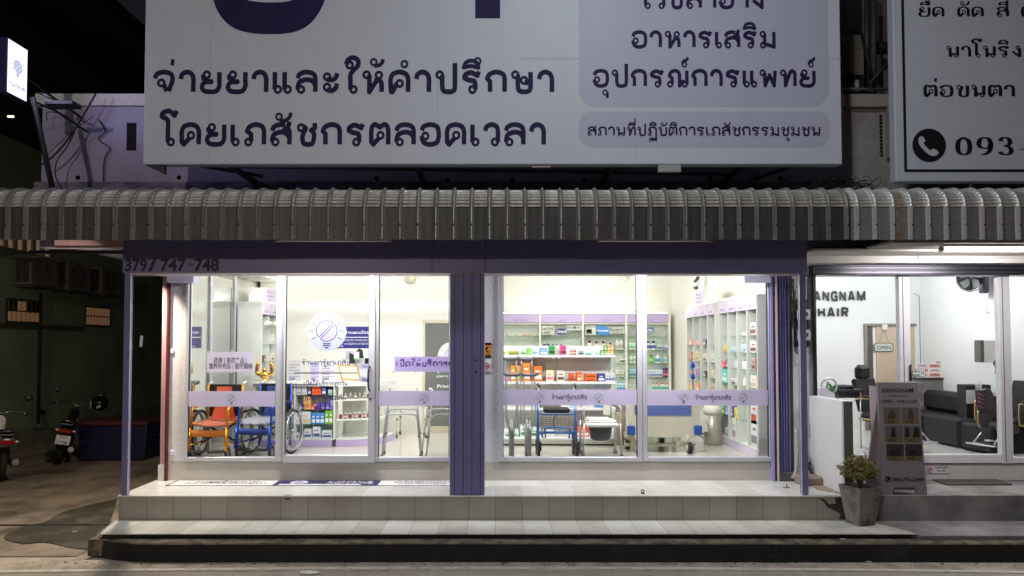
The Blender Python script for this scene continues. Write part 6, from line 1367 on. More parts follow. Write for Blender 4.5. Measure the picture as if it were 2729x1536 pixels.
# ================================================================== aids standing in the windows
M_TYRE = cm(40, 39, 40, .7); M_CHROME = mat('chrome', (.60, .60, .62), .25, .6, var=.05); M_BLK = cm(26, 25, 26, .6); M_ALUT = mat('satin aluminium', (.50, .51, .51), .38, .35, var=.05)
def wheelchair(label, loc, rz, fr, cloth, seatc, band_c):
    t = local(thing('wheelchair', label, 'wheelchair', loc, 'wheelchairs behind the left window', rz))
    FR = mat('frame %d %d %d' % fr, rgb(*fr), .25, .6, var=.05); CL = cm(*cloth, .7); W = .225
    for s_ in (-1, 1):
        x = s_ * W
        mb = MB().tube(smooth([(x, -.36, .12), (x, -.33, .42), (x, -.31, .6), (x, -.27, .66), (x, -.1, .67)], 4), .014, 8)
        mb.tube([(x, .22, .1), (x, .24, .93)], .014, 8).tube([(x, -.33, .47), (x, .23, .45)], .012, 8).tube([(x, -.34, .2), (x, .2, .2)], .012, 8).tube([(x, -.1, .67), (x, .23, .67)], .012, 8)
        mb.build('side_frame', FR, t)
        rb(x - .03, x + .03, -.22, .16, .68, .71, .012).build('armrest', M_BLK, t)
        MB().tube([(x, .24, .93), (x, .34, .95)], .018, 8).ball((x, .35, .95), .02).build('push_handle', cm(206, 204, 200, .5), t)
        wx = s_ * (W + .065)
        wh = MB().torus((wx, .14, .3), .285, .017, 'x', 36, 8).build('rear_wheel', M_TYRE, t)
        mb = MB().torus((wx, .14, .3), .262, .006, 'x', 32, 6).torus((wx + s_ * .03, .14, .3), .25, .008, 'x', 32, 6).lathe((wx - .03, .14, .3), [(.025, 0), (.025, .06)], 12, 0, 'x')
        for k in range(14): a = R(360 / 14 * k); mb.tube([(wx, .14 + .02 * math.cos(a), .3 + .02 * math.sin(a)), (wx, .14 + .26 * math.cos(a + .3), .3 + .26 * math.sin(a + .3))], .0022, 4)
        mb.build('rim', M_CHROME, wh)
        cw = MB().torus((x, -.30, .085), .066, .018, 'x', 20, 8).build('caster_wheel', M_TYRE, t)
        mb = MB().lathe((x - .012, -.30, .085), [(.05, 0), (.05, .024)], 14, 0, 'x'); mb.tube([(x + .03 * s_, -.30, .085), (x + .03 * s_, -.31, .17), (x, -.32, .19)], .009, 6); mb.build('hub', cm(120, 118, 118, .4), cw)
        mb = MB(); mb.prism([(x - s_ * .015, -.44), (x - s_ * .19, -.46), (x - s_ * .19, -.34), (x - s_ * .015, -.34)], .115, .14, 0, 'z'); mb.build('footplate', M_BLK, t, .008)
        MB().tube([(x, -.37, .42), (x, -.41, .14)], .013, 8).build('footrest_tube', FR, t)
    mb = MB(); n = 8; vs = []
    for j, (y, dz) in enumerate(((-.31, .0), (-.1, -.03), (.1, -.03), (.23, .0))):
        for i in range(n + 1): q = i / n * 2 - 1; vs.append((q * W, y, .47 + dz * (1 - q * q) - .02 * (1 - q * q)))
    mb.add(vs, [(j * (n + 1) + i, j * (n + 1) + i + 1, (j + 1) * (n + 1) + i + 1, (j + 1) * (n + 1) + i) for j in range(3) for i in range(n)], 0, True)
    o = mb.build('seat', cm(*seatc, .6), t); so = o.modifiers.new('thick', 'SOLIDIFY'); so.thickness = .025
    mb = MB(); vs = []
    for j, (z, w_) in enumerate(((.46, .17), (.56, .14), (.7, .10), (.9, .10))):
        for i in range(n + 1): q = i / n * 2 - 1; vs.append((q * w_, .17 + .06 * (z - .46) + .015 * (1 - q * q), z))
    mb.add(vs, [(j * (n + 1) + i, j * (n + 1) + i + 1, (j + 1) * (n + 1) + i + 1, (j + 1) * (n + 1) + i) for j in range(3) for i in range(n)], 0, True)
    mb.build('back_panel', CL, t)
    rb(-W + .012, W - .012, .235, .255, .5, .93, .006).build('backrest', M_BLK, t)
    mb = MB(); vs = []
    for z in (.32, .40):
        for i in range(n + 1): q = i / n * 2 - 1; vs.append((q * (W + .012), -.375 + .05 * (1 - q * q), z - .02 * (1 - q * q)))
    mb.add(vs, [(i, i + 1, n + 2 + i, n + 1 + i) for i in range(n)], 0, True); o = mb.build('calf_strap', cm(*band_c, .6), t); o.modifiers.new('thick', 'SOLIDIFY').thickness = .012
    mb = MB().tube([(-W, .02, .18), (W, .02, .44)], .012, 8).tube([(W, .05, .18), (-W, .05, .44)], .012, 8); mb.build('cross_brace', M_BLK, t)
    return t
wheelchair('wheelchair with a gold frame, orange seat and black footplates at the left', (-3.62, 1.27, ZI), R(2), (222, 150, 30), (226, 106, 66), (236, 140, 110), (236, 136, 30))
bw = wheelchair('blue framed wheelchair with its seat wrapped in clear plastic', (X(712, 1.4), 1.42, ZI), R(-9), (40, 84, 190), (52, 74, 140), (120, 130, 150), (36, 62, 150))
mb = MB(); random.seed(9); vs = []
for j in range(5):
    for i in range(9): vs.append((-.2 + .05 * i, -.33 + .12 * j, .485 + random.uniform(0, .03) + (.0 if j else -.05)))
mb.add(vs, [(j * 9 + i, j * 9 + i + 1, (j + 1) * 9 + i + 1, (j + 1) * 9 + i) for j in range(4) for i in range(8)], 0, True)
mb.build('plastic_wrap', film('clear wrap', (.75, .78, .82), .4, .35, .25), bw)
# folded walking frames
def walking_frame(label, loc, rz, m, w_=.44, d=.34, spread=.09, h=.88, grip=True):
    t = local(thing('walker', label, 'walking frame', loc, 'walking frames', rz))
    for s_ in (-1, 1):
        for k, y in ((0, -d / 2), (1, d / 2)):
            lg = MB().tube([(s_ * (w_ / 2 + spread), y * 1.35, .02), (s_ * (w_ / 2 + spread * .45), y * 1.2, .4), (s_ * w_ / 2, y * .9, h - .05)], .0125, 8).build('leg', m, t)
            MB().tube([(s_ * (w_ / 2 + spread), y * 1.35, .0), (s_ * (w_ / 2 + spread * .97), y * 1.345, .05)], .018, 8).build('rubber_foot', cm(88, 88, 86, .7), lg)
            MB().tube([(s_ * (w_ / 2 + spread * .66), y * 1.26, .27), (s_ * (w_ / 2 + spread * .62), y * 1.25, .30)], .017, 8).build('collar', cm(110, 110, 108, .5), lg)
        mb = MB().tube(smooth([(s_ * w_ / 2, -d * .45, h - .06), (s_ * w_ / 2, -d * .35, h), (s_ * w_ / 2, d * .35, h), (s_ * w_ / 2, d * .45, h - .06)], 4), .0125, 8); mb.build('top_rail', m, t)
        if grip: MB().tube([(s_ * w_ / 2, -d * .25, h), (s_ * w_ / 2, d * .25, h)], .018, 10).build('grip', cm(196, 196, 190, .6), t)
    x = w_ / 2 + spread * .3
    for z, y in ((.56, -d / 2 * 1.1), (.60, d / 2 * 1.1)):
        MB().tube(smooth([(-x, y, z - .07), (-x + .05, y, z), (x - .05, y, z), (x, y, z - .07)], 3), .0115, 8).build('cross_rail', m, t)
    return t
walking_frame('silver aluminium walking frame standing alone beside the glass door', (X(1073, 1.3), 1.3, ZI), R(4), M_ALUT, .36, .26, .07)
walking_frame('silver walking frame half hidden by the purple column', (X(1178, 1.25), 1.28, ZI), R(14), M_ALUT, .3, .3, .09)
walking_frame('white enamelled bath chair frame far back by the dark glass door', (X(1100, 3.2), 3.25, ZI), R(0), cm(226, 222, 206, .35), .42, .3, .02, .45, False)
# crutches
def crutch(label, x, y, top=1.27, rz=0.0):
    t = local(thing('crutch', label, 'crutch', (x, y, ZI), 'aluminium crutches', rz))
    for s_ in (-1, 1):
        MB().tube(smooth([(s_ * .018, 0, .045), (s_ * .018, 0, .3), (s_ * .026, 0, .38), (s_ * .06, 0, .5), (s_ * .072, 0, .62), (s_ * .072, 0, .8), (s_ * .068, 0, top)], 4), .0082, 8).build('upright', M_ALUT, t)
    MB().tube([(0, 0, .03), (0, 0, .5)], .0105, 8).build('extension', M_ALUT, t)
    MB().lathe((0, 0, 0), [(.024, 0), (.022, .03), (.016, .07)], 12).build('rubber_tip', cm(96, 96, 96, .7), t)
    MB().tube(smooth([(-.11, 0, top + .03), (-.075, 0, top + .01), (0, 0, top + .004), (.075, 0, top + .01), (.11, 0, top + .03)], 5), .02, 10).build('armpit_pad', cm(122, 124, 128, .7), t)
    MB().tube([(-.072, 0, .80), (.072, 0, .80)], .017, 10).build('hand_grip', cm(120, 121, 124, .7), t)
    return t
for i, (u, dx, d) in enumerate(((1365, 0, 'left pair, shorter one in front'), (1411, 0, 'right pair, shorter one in front'), (1361, .0, 'left pair, taller one behind'), (1403, 0, 'right pair, taller one behind'))):
    y = 1.02 if i < 2 else 1.15; crutch('grey padded aluminium crutch standing behind the right window, ' + d, X(u, y), y, 1.07 if i < 2 else 1.27)
# rollator
RL = local(thing('rollator', 'blue four wheeled rollator with black seat and wire basket', 'rollator', (X(1483, 1.25), 1.25, ZI)))
M_RB = mat('rollator blue', (.07, .19, .48), .28, .5, var=.05); W = .245
for s_ in (-1, 1):
    mb = MB().tube([(s_ * W, -.12, .2), (s_ * W, -.02, .5), (s_ * W, .05, .8)], .016, 8).tube([(s_ * W, .22, .2), (s_ * W, .0, .52)], .014, 8); mb.build('side_frame', M_RB, RL)
    MB().tube([(s_ * W, .05, .8), (s_ * W, .08, .93)], .015, 8).build('handle_tube', cm(226, 226, 224, .4), RL)
    MB().tube(smooth([(s_ * W, .07, .93), (s_ * W * .98, 0.0, .945), (s_ * W * .96, -.08, .92)], 4), .017, 8).tube([(s_ * W * 1.04, .05, .90), (s_ * W * 1.1, .04, .82)], .012, 6).build('hand_grip', cm(60, 60, 62, .6), RL)
    for y, r_ in ((-.12, .085), (.22, .085)):
        wh = MB().torus((s_ * W, y, .1), r_, .018, 'x', 22, 8).build('wheel', M_TYRE, RL)
        mb = MB().lathe((s_ * W - .016, y, .1), [(.062, 0), (.062, .032)], 14, 0, 'x').tube([(s_ * W + .03, y, .1), (s_ * W + .03, y + .01, .2), (s_ * W, y + .02, .23)], .012, 6); mb.build('fork', cm(60, 60, 62, .4), wh)
rb(-.17, .17, -.06, .12, .575, .64, .02).build('seat', M_BLK, RL)
MB().tube(smooth([(-W, -.02, .62), (-.2, -.04, .56), (.2, -.04, .56), (W, -.02, .62)], 3), .011, 8).build('seat_rail', M_RB, RL)
mb = MB()
for i in range(9): x = -.19 + .0475 * i; mb.tube([(x, -.1, .42), (x * 1.05, -.1, .555)], .0022, 4)
for j in range(6): mb.tube([(-.195, -.1, .42 + .026 * j), (.195, -.1, .42 + .026 * j)], .0022, 4)
for x in (-.195, .195): mb.tube([(x, -.1, .42), (x, .12, .42), (x, .12, .55)], .003, 4)
mb.build('basket', cm(120, 118, 112, .4, .6), RL)
mb = MB().tube([(-W, -.1, .33), (W, -.1, .33)], .017, 8).tube(smooth([(-.16, -.1, .33), (-.13, -.11, .39), (.13, -.11, .39), (.16, -.1, .33)], 4), .013, 8)
for s_ in (-1, 1): mb.tube([(s_ * .2, -.1, .33), (s_ * .19, -.1, .26), (s_ * .15, -.1, .26), (s_ * .16, -.1, .33)], .012, 6)
mb.build('front_bar', M_RB, RL)
MB().tube(smooth([(-.02, -.11, .56), (-.05, -.12, .48), (-.045, -.12, .41)], 4), .006, 5).build('strap', M_BLK, RL)
# commode chair
CC = local(thing('commode_chair', 'grey commode chair with a white padded seat and dark pan', 'chair', (X(1598, 1.35), 1.35, ZI)))
M_CM = cm(186, 186, 180, .35, .25)
for s_ in (-1, 1):
    x = s_ * .235
    for y in (-.2, .2):
        lg = MB().tube([(x * (1.06 if y < 0 else 1), y, .02), (x, y, .45)], .014, 8).build('leg', M_CM, CC)
        MB().lathe((x * (1.06 if y < 0 else 1), y, 0), [(.028, 0), (.03, .02), (.02, .05)], 12).build('caster', cm(110, 122, 124, .5), lg)
    MB().tube(smooth([(x, -.2, .45), (x + s_ * .01, -.22, .58), (x, -.18, .66), (x, .1, .67), (x, .2, .7)], 4), .013, 8).build('arm_frame', M_CM, CC)
    MB().tube(smooth([(x + s_ * .0, -.16, .675), (x, -.05, .685), (x, .12, .68)], 4), .024, 8).build('armrest', cm(224, 222, 214, .5), CC)
    MB().tube([(s_ * .18, .21, .45), (s_ * .18, .25, .86)], .012, 8).build('back_post', M_CM, CC)
rb(-.215, .215, -.24, .2, .40, .45, .018).build('seat', cm(220, 222, 218, .4), CC)
MB().rbox(-.18, .19, -.2, .17, .452, .475, .012).rbox(-.17, .13, -.18, .15, .476, .495, .01).build('towel_pad', cm(232, 230, 222, .8), CC)
mb = MB().lathe((0, -.03, .21), [(.10, 0), (.13, .02), (.155, .18), (.15, .185)], 20, sy=.85); mb.build('pan', cm(70, 78, 80, .4), CC)
rb(.08, .2, .22, .25, .5, .78, .03).build('backrest', cm(222, 218, 204, .5), CC)
# hospital bed seen from its foot end
YBD = 1.55; bl_, br_ = X(1662, YBD), X(1868, YBD)
HB = thing('hospital_bed', 'hospital bed with blue and cream foot board wrapped in clear plastic, on casters', 'bed', ((bl_ + br_) / 2, YBD + 1, ZI))
M_BED = cm(214, 210, 186, .45); M_BEDB = cm(30, 86, 170, .4)
zb0, zb1_ = Z(1166, YBD), Z(1050, YBD)
mb = MB(); mb.prism(rrect(bl_ + .03, br_ - .03, zb0, zb1_, .09), YBD, YBD + .05); mb.build('foot_board', M_BED, HB, .01)
for u0, u1, v0, v1 in ((1718, 1841, 1082, 1108), (1690, 1712, 1076, 1108)):
    mb = MB(); mb.prism(rrect(X(u0, YBD), X(u1, YBD), Z(v1, YBD), Z(v0 - 14, YBD), .025), YBD - .008, YBD - .001); mb.build('blue_panel', M_BEDB, HB)
for u0, u1 in ((1670, 1690), (1847, 1867)):
    mb = MB(); mb.prism(rrect(X(u0, YBD), X(u1, YBD), Z(1159, YBD), Z(1134, YBD), .02), YBD - .05, YBD + .08); mb.build('bumper', cm(44, 86, 166, .4), HB, .008)
mb = MB(); mb.rbox(bl_ + .08, br_ - .08, YBD + .1, YBD + 2.0, 1.18, 1.24, .01).rbox(bl_ + .2, br_ - .2, YBD + .12, YBD + 1.9, .95, 1.0, .01)
zr = Z(1190, YBD)
mb.rbox(bl_ + .05, br_ - .05, YBD + .12, YBD + .17, zr - .02, zr + .02, .005)
for u in (1700, 1740, 1775, 1812): mb.rbox(X(u, YBD) - .008, X(u, YBD) + .008, YBD + .06, YBD + .1, zr + .02, 1.0, .003)
mb.prism([(X(1664, YBD), Z(1165, YBD)), (X(1700, YBD), Z(1192, YBD)), (X(1712, YBD), Z(1188, YBD)), (X(1690, YBD), Z(1160, YBD))], YBD + .05, YBD + .1)
mb.prism([(X(1806, YBD), Z(1166, YBD)), (X(1803, YBD), Z(1190, YBD)), (X(1812, YBD), Z(1190, YBD)), (X(1815, YBD), Z(1166, YBD))], YBD + .04, YBD + .09)
mb.build('chassis', M_BED, HB)
rb(bl_ + .08, br_ - .08, YBD + .1, YBD + 1.95, 1.241, 1.36, .03).build('mattress', cm(70, 90, 140, .6), HB)
for x, y in ((X(1671, YBD + .2), YBD + .3), (X(1786, YBD), YBD + .6), (X(1836, YBD - .1), YBD - .04), (X(1695, YBD), YBD - .06)):
    wh = MB().torus((x, y, ZI + .078), .058, .02, 'x', 20, 8).torus((x + .03, y, ZI + .078), .058, .02, 'x', 20, 8).build('caster_wheel', M_TYRE, HB)
    MB().lathe((x - .022, y, ZI + .078), [(.05, 0), (.05, .075)], 16, 0, 'x').tube([(x, y, ZI + .13), (x - .01, y + .02, ZI + .25)], .02, 8).build('fork', cm(196, 190, 168, .5), wh)
mb = MB(); random.seed(21); n_ = 14; vs = []
for j in range(7):
    for i in range(n_ + 1):
        q = i / n_; x = bl_ - .01 + (br_ - bl_ + .02) * q; ed = .05 * (abs(q * 2 - 1) ** 6)
        vs.append((x, YBD - .03 + random.uniform(-.012, .012) + ed * 1.2, zb0 + .0 + (zb1_ - zb0 + .06) * j / 6 + (random.uniform(-.02, .02) if j == 0 else 0)))
mb.add(vs, [(j * (n_ + 1) + i, j * (n_ + 1) + i + 1, (j + 1) * (n_ + 1) + i + 1, (j + 1) * (n_ + 1) + i) for j in range(6) for i in range(n_)], 0, True)
mb.build('plastic_wrap', film('bed wrap', (.8, .8, .75), .35, .8, .2), HB)
# waste bin, drip stand, extra walking sticks
BI = thing('waste_bin', 'tall grey steel waste bin with a white lid beside the hospital bed', 'bin', (3.18, 2.36, ZI))
MB().lathe((3.19, 2.36, ZI), [(.122, 0), (.122, .02), (.13, .025), (.13, .44)], 28).build('body', cm(176, 176, 164, .35, .35), BI)
MB().lathe((3.19, 2.36, ZI + .44), [(.134, 0), (.134, .09), (.1, .13), (.0001, .14)], 28).build('lid', cm(224, 222, 206, .5), BI)
mb = MB(); mb.add([P(1865, 1097, 2.2), P(1875, 1097, 2.19), P(1888, 1150, 2.19), P(1868, 1152, 2.2)], [(0, 1, 2, 3)]); tag(mb.build('paper_sheet', film('white paper', (.8, .79, .7), .3)), 'white paper sheet hanging between the bed and the bin', 'paper')
IV = thing('drip_stand', 'steel drip stand with blue knobs behind the hospital bed', 'drip stand', (X(1846, 3.0), 3.0, ZI))
x, y = X(1846, 3.0), 3.0
MB().tube([(x, y, ZI + .05), (x, y, Z(975, y))], .012, 8).build('pole', cm(96, 98, 104, .3, .7), IV)
for v in (976, 1006): MB().lathe((x, y, Z(v + 5, y)), [(.02, 0), (.036, .03), (.034, .06), (.016, .09)], 12).build('knob', cm(34, 58, 190, .4), IV)
mb = MB()
for s_ in (-1, 1): mb.tube(smooth([(x, y, Z(970, y)), (x + s_ * .05, y, Z(962, y)), (x + s_ * .055, y, Z(954, y)), (x + s_ * .02, y, Z(958, y))], 4), .005, 6)
mb.build('hooks', cm(170, 172, 176, .3, .7), IV)
mb = MB()
for k in range(5): a = R(72 * k); mb.tube([(x, y, ZI + .1), (x + .25 * math.cos(a), y + .25 * math.sin(a), ZI + .04)], .012, 6)
mb.build('base', cm(120, 120, 124, .3, .7), IV)
for i, u in enumerate((1645, 1651, 1657, 1662)):
    y = 1.95; tag(MB().tube([(X(u - 4, y), y, ZI + .5), (X(u + 1, y), y + .06, Z(1070, y))], .011, 8).build('walking_stick', cm(120, 112, 100, .4)), 'grey walking stick in the bundle between the commode chair and the bed', 'walking stick', 'walking sticks in a bundle')
tag(MB().lathe((X(1652, 1.95), 1.97, ZI + .05), [(.07, 0), (.08, .45), (.078, .46)], 16).build('stick_bin', cm(176, 160, 138, .6)), 'tan bin holding the bundle of walking sticks', 'bin')
mb = MB(); p = P(1856, 745, 4.5); c_ = thing('security_camera', 'white security cameras bracket on the right wall', 'camera', p)
mb.rbox(p[0] - .02, p[0] + .05, 4.46, 4.6, p[2] - .12, p[2] + .08, .01); mb.build('bracket', M_WHITE, c_)
MB().tube([(p[0] - .05, 4.42, p[2] - .05), (p[0] + .02, 4.46, p[2] + .03)], .03, 10).tube([(p[0] - .06, 4.45, p[2] - .16), (p[0] + .01, 4.46, p[2] - .155)], .026, 10).build('lens', cm(60, 60, 62, .4), c_)
MB().tube([(p[0], 4.55, p[2] - .6), (p[0], 4.55, p[2] - .1)], .02, 8).build('conduit', M_WHITE, c_)

# ================================================================== floor banner and small fittings on the platform
zf = ZP + .0015
FB = thing('floor_banner', 'dark purple and white printed banner lying on the platform tiles before the left window', 'banner', (-2.4, .62, zf))
def FX(u, v): # point of the platform top seen at that place of the photograph
    a, b = (u - CU) / F, -(v - CV) / F; c, s = math.cos(TH), math.sin(TH); dz = s + b * c; tt = (zf - CAM[2]) / dz
    return (tt * a, CAM[1] + tt * (c - b * s))
y0, y1 = FX(600, 1295)[1], min(FX(600, 1278)[1], YF - .02)
xq0, xq1 = FX(440, 1295)[0], FX(1225, 1295)[0]
def flat(x0, x1, ya, yb, z0, m=0, mb=None): (mb or MB()).prism([(x0, ya), (x1, ya), (x1, yb), (x0, yb)], z0, z0 + .001, m, 'z')
mb = MB(); flat(xq0, xq1, y0, y1, zf, 0, mb); mb.build('sheet', cm(48, 42, 86, .5), FB)
mb = MB(); W3 = (xq1 - xq0); dy = (y1 - y0)
flat(xq0 + .03, xq0 + W3 * .36, y0 + .02, y1 - .015, zf + .0015, 0, mb); flat(xq0 + W3 * .72, xq1 - .03, y0 + .02, y1 - .015, zf + .0015, 0, mb); flat(xq0 + W3 * .38, xq0 + W3 * .66, y0 + .03, y0 + dy * .3, zf + .0015, 0, mb)
mb.build('white_panel', cm(222, 220, 214, .5), FB)
mb = MB(); up = (0, 0, 1)
ex, ez = (-1, 0, 0), (0, -1, 0)        # the words face the shop
for s_, xr_, yy, wd, hh in (('สถานที่ปฏิบัติการ', xq0 + W3 * .3, y0 + dy * .62, W3 * .22, dy * .2), ('เภสัชกรรมชุมชน', xq0 + W3 * .33, y0 + dy * .28 + dy * .06, W3 * .28, dy * .2), ('จ่ายยาและให้คำปรึกษา', xq0 + W3 * .97, y0 + dy * .74, W3 * .2, dy * .14), ('โดยเภสัชกร', xq0 + W3 * .97, y0 + dy * .48, W3 * .2, dy * .14), ('ตลอดเวลา', xq0 + W3 * .95, y0 + dy * .24, W3 * .16, dy * .14), ('เปิดให้บริการทุกวัน', xq0 + W3 * .62, y0 + dy * .28, W3 * .2, dy * .14)):
    write(s_, (xr_, yy + hh * 1.0, zf + .0025), wd, hh, ex, ez, up, wt=.18, gap=.14, mb=mb, eps=.0005)
mb.build('dark_lettering', cm(64, 56, 96, .6), FB)
mb = MB()
for s_, yy in (('ร้านยา', y0 + dy * .86), ('รู้ยาเภสัช', y0 + dy * .58)): write(s_, (xq0 + W3 * .7, yy, zf + .0012), W3 * .16, dy * .18, ex, ez, up, wt=.2, gap=.14, mb=mb, eps=.0005)
mb.build('white_lettering', cm(226, 224, 222, .5), FB)
mb = MB(); logo(mb, (xq0 + W3 * .44, y0 + dy * .6, zf + .001), dy * .34, ex, ez, up, eps=.0008); mb.build('emblem', [cm(222, 222, 226, .5), cm(180, 168, 204, .5), F_INK2], FB)
p = FX(770, 1319); t = thing('door_latch', 'bent steel latch plate on the front edge of the platform', 'latch', (p[0], 0, ZP))
MB().rbox(p[0] - .02, p[0] + .02, -.02, -.012, ZP - .04, ZP + .004, .004).tube([(p[0] - .04, -.004, ZP + .008), (p[0] + .04, -.004, ZP + .012)], .006, 6).build('plate', M_SILV, t); MB().tube([(p[0] - .025, -.022, ZP - .03), (p[0] + .025, -.022, ZP - .03)], .01, 6).build('bolt', M_BLK, t)
p = FX(1713, 1316); tag(MB().torus((p[0], p[1], ZP + .028), .016, .006, 'y', 18, 6).box(p[0] - .02, p[0] + .02, p[1] - .008, p[1] + .008, ZP, ZP + .01).build('floor_ring', cm(24, 23, 22, .5)), 'small black floor ring standing on the right platform', 'ring')
p = FX(2098, 1300); tag(MB().tube([(p[0], p[1], ZP), (p[0] - .01, p[1], ZP + .045)], .005, 6).box(p[0] - .05, p[0] + .03, p[1] - .006, p[1] + .006, ZP, ZP + .006).build('floor_bolt', cm(60, 52, 46, .6)), 'bent rusty bolt on the platform near the right post', 'bolt')
# platform shadow painted dark on the alley ground and a stain on the platform corner
def GXY(u, v, z):
    a, b = (u - CU) / F, -(v - CV) / F; c, s = math.cos(TH), math.sin(TH); tt = (z - CAM[2]) / (s + b * c); return (tt * a, CAM[1] + tt * (c - b * s))
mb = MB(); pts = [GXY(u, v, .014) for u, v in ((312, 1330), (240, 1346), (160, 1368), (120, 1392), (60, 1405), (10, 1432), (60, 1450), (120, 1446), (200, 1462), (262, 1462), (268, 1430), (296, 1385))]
sp = smooth(pts + [pts[0]], 3)[:-1]; mb.prism(sp, .0145, .0175, 0, 'z'); struct(mb, 'ground_shadow', layered('shadowed ground', (.05, .042, .03), (.13, .105, .078), 2.5, .5, .75, .7, .3, 50))
mb = MB(); pts = [P(u, v, -.001) for u, v in ((2262, 1322), (2262, 1384), (2236, 1384), (2240, 1370), (2226, 1362), (2204, 1352), (2196, 1338), (2180, 1328), (2196, 1330), (2210, 1345), (2228, 1342), (2225, 1328))]
mb.prism([(p[0], p[2]) for p in pts], -.003, -.001); struct(mb, 'wall_stain', layered('black grime', (.03, .027, .022), (.08, .07, .06), 6, .4, .7))
# litter
def litter(label, u, v, w_, d, z, col, seed=1):
    a, b = (u - CU) / F, -(v - CV) / F; c, s = math.cos(TH), math.sin(TH); tt = (z - CAM[2]) / (s + b * c); x, y = tt * a, CAM[1] + tt * (c - b * s)
    r_ = random.Random(seed); mb = MB(); pts = [(x + w_ * .5 * math.cos(R(45 * k)) * r_.uniform(.7, 1.1), y + d * .5 * math.sin(R(45 * k)) * r_.uniform(.7, 1.1)) for k in range(8)]
    mb.prism(pts, z + .003, z + .012, 0, 'z'); tag(mb.build('litter', cm(*col, .7)), label, 'litter')
litter('crumpled white paper scrap lying on the road at the bottom edge', 823, 1528, .2, .1, .004, (230, 228, 220), 2)
litter('flat white wrapper at the kerb foot on the right', 2311, 1498, .11, .04, .004, (220, 220, 216), 5)
litter('tiny pale wrapper on the kerb top at the right', 2245, 1439, .06, .02, ZK, (206, 204, 196), 6)
litter('pale leaf scrap on the alley ground', 198, 1419, .09, .05, .012, (150, 140, 120), 7)
litter('small pale scrap at the kerb foot left', 660, 1497, .06, .02, .004, (200, 190, 176), 8)
random.seed(31); mb = MB()
for i in range(110):
    x = random.uniform(-4.8, 5.4); y = -.715 - random.random() ** 2 * .12; s_ = random.uniform(.003, .009); mb.ball((x, y - .01, .006), s_ * 1.4, s_, s_ * .6, 5)
o = mb.build('grit', cm(74, 62, 50, .9)); o['kind'] = 'stuff'
mb = MB()
for k in range(90):
    x = X(2060, -.72) + random.gauss(-.02, .14); z = abs(random.gauss(.05, .06)); y = -.73 - random.random() * .03; s_ = random.uniform(.008, .018); a = random.uniform(0, 3)
    mb.add([(x - s_ * math.cos(a), y, z - s_ * math.sin(a)), (x, y - .008, z - s_ * .5), (x + s_ * math.cos(a), y, z + s_ * math.sin(a)), (x, y - .004, z + s_ * .6)], [(0, 1, 2, 3)])
tag(mb.build('weed', cm(44, 54, 30, .8)), 'small dark weed growing on the black kerb face', 'weed')
mb = MB()
for k in range(60):
    x = X(460, -.72) + random.gauss(0, .1); z = abs(random.gauss(.04, .04)); y = -.735 - random.random() * .02; s_ = random.uniform(.006, .014); a = random.uniform(0, 3)
    mb.add([(x - s_ * math.cos(a), y, z - s_ * math.sin(a)), (x, y - .008, z - s_ * .5), (x + s_ * math.cos(a), y, z + s_ * math.sin(a)), (x, y - .004, z + s_ * .6)], [(0, 1, 2, 3)])
tag(mb.build('weed', cm(40, 46, 28, .8)), 'tiny weed at the foot of the kerb under the left window', 'weed')

# ================================================================== meter wall between the shops
yW = YF + .0
rb(X(2111, yW) + .004, X(2172, yW), yW - .01, yW + .15, ZP, 3.42, .004).build('wall', layered('stained white wall', (.56, .55, .55), (.44, .42, .41), 2, .4, .7, .7, .06, 30, grain=.15), NB)
MP = thing('meter_board', 'black meter board with two electricity meters and tangled wires on the white wall strip', 'meter board', (X(2133, yW), yW, Z(930, yW)))
rb(X(2110, yW) + .02, X(2154, yW), yW - .04, yW - .011, Z(925, yW), Z(799, yW), .004).build('board', cm(16, 16, 18, .6), MP)
for v in (846, 900):
    m_ = rb(X(2120, yW), X(2150, yW), yW - .12, yW - .041, Z(v + 8, yW), Z(v - 20, yW), .012).build('meter', cm(196, 194, 190, .3), MP)
    bx(X(2127, yW), X(2143, yW), yW - .1215, yW - .1205, Z(v - 2, yW), Z(v - 12, yW)).build('dial', cm(60, 62, 64, .3), m_)
    rb(X(2124, yW), X(2148, yW), yW - .1, yW - .041, Z(v + 24, yW), Z(v + 9, yW), .01).build('terminal_cover', cm(40, 42, 46, .25), m_)
random.seed(8); mb = MB()
for i in range(16):
    u = random.uniform(2106, 2122); pts = [(u, random.uniform(745, 800))]
    for j in range(5): pts.append((min(2150, max(2104, pts[-1][0] + random.uniform(-9, 10))), pts[-1][1] + random.uniform(15, 36)))
    mb.tube(smooth([P(a, min(b, 945), yW - .05 - .02 * random.random()) for a, b in pts], 4), .004, 5)
mb.tube(smooth([P(u, v, yW - .05) for u, v in ((2118, 925), (2122, 940), (2134, 945), (2146, 936), (2150, 922))], 5), .008, 6)
for u in (2114, 2153): mb.tube([P(u, 742, yW - .03), P(u, 800, yW - .03)], .008, 6)
mb.build('wiring', cm(40, 38, 40, .5), MP)
tag(rb(X(2120, yW), X(2130, yW), yW - .05, yW - .011, Z(972, yW), Z(945, yW), .006).build('breaker_box', cm(186, 180, 160, .5)), 'small cream breaker box under the meters', 'breaker box')
TAP = thing('water_tap', 'dark water tap and pipes low on the white wall behind the right post', 'tap', (X(2155, yW - .2), yW - .2, .9))
mb = MB().tube([P(2150, 1215, yW - .05), P(2150, 1245, yW - .06), P(2160, 1252, yW - .14)], .02, 8).tube([P(2160, 1252, yW - .14), P(2166, 1272, yW - .14)], .014, 8).tube([P(2144, 1238, yW - .1), P(2160, 1236, yW - .1)], .016, 8).ball(P(2152, 1238, yW - .1), .035)
mb.build('pipe', cm(44, 46, 58, .4, .4), TAP)
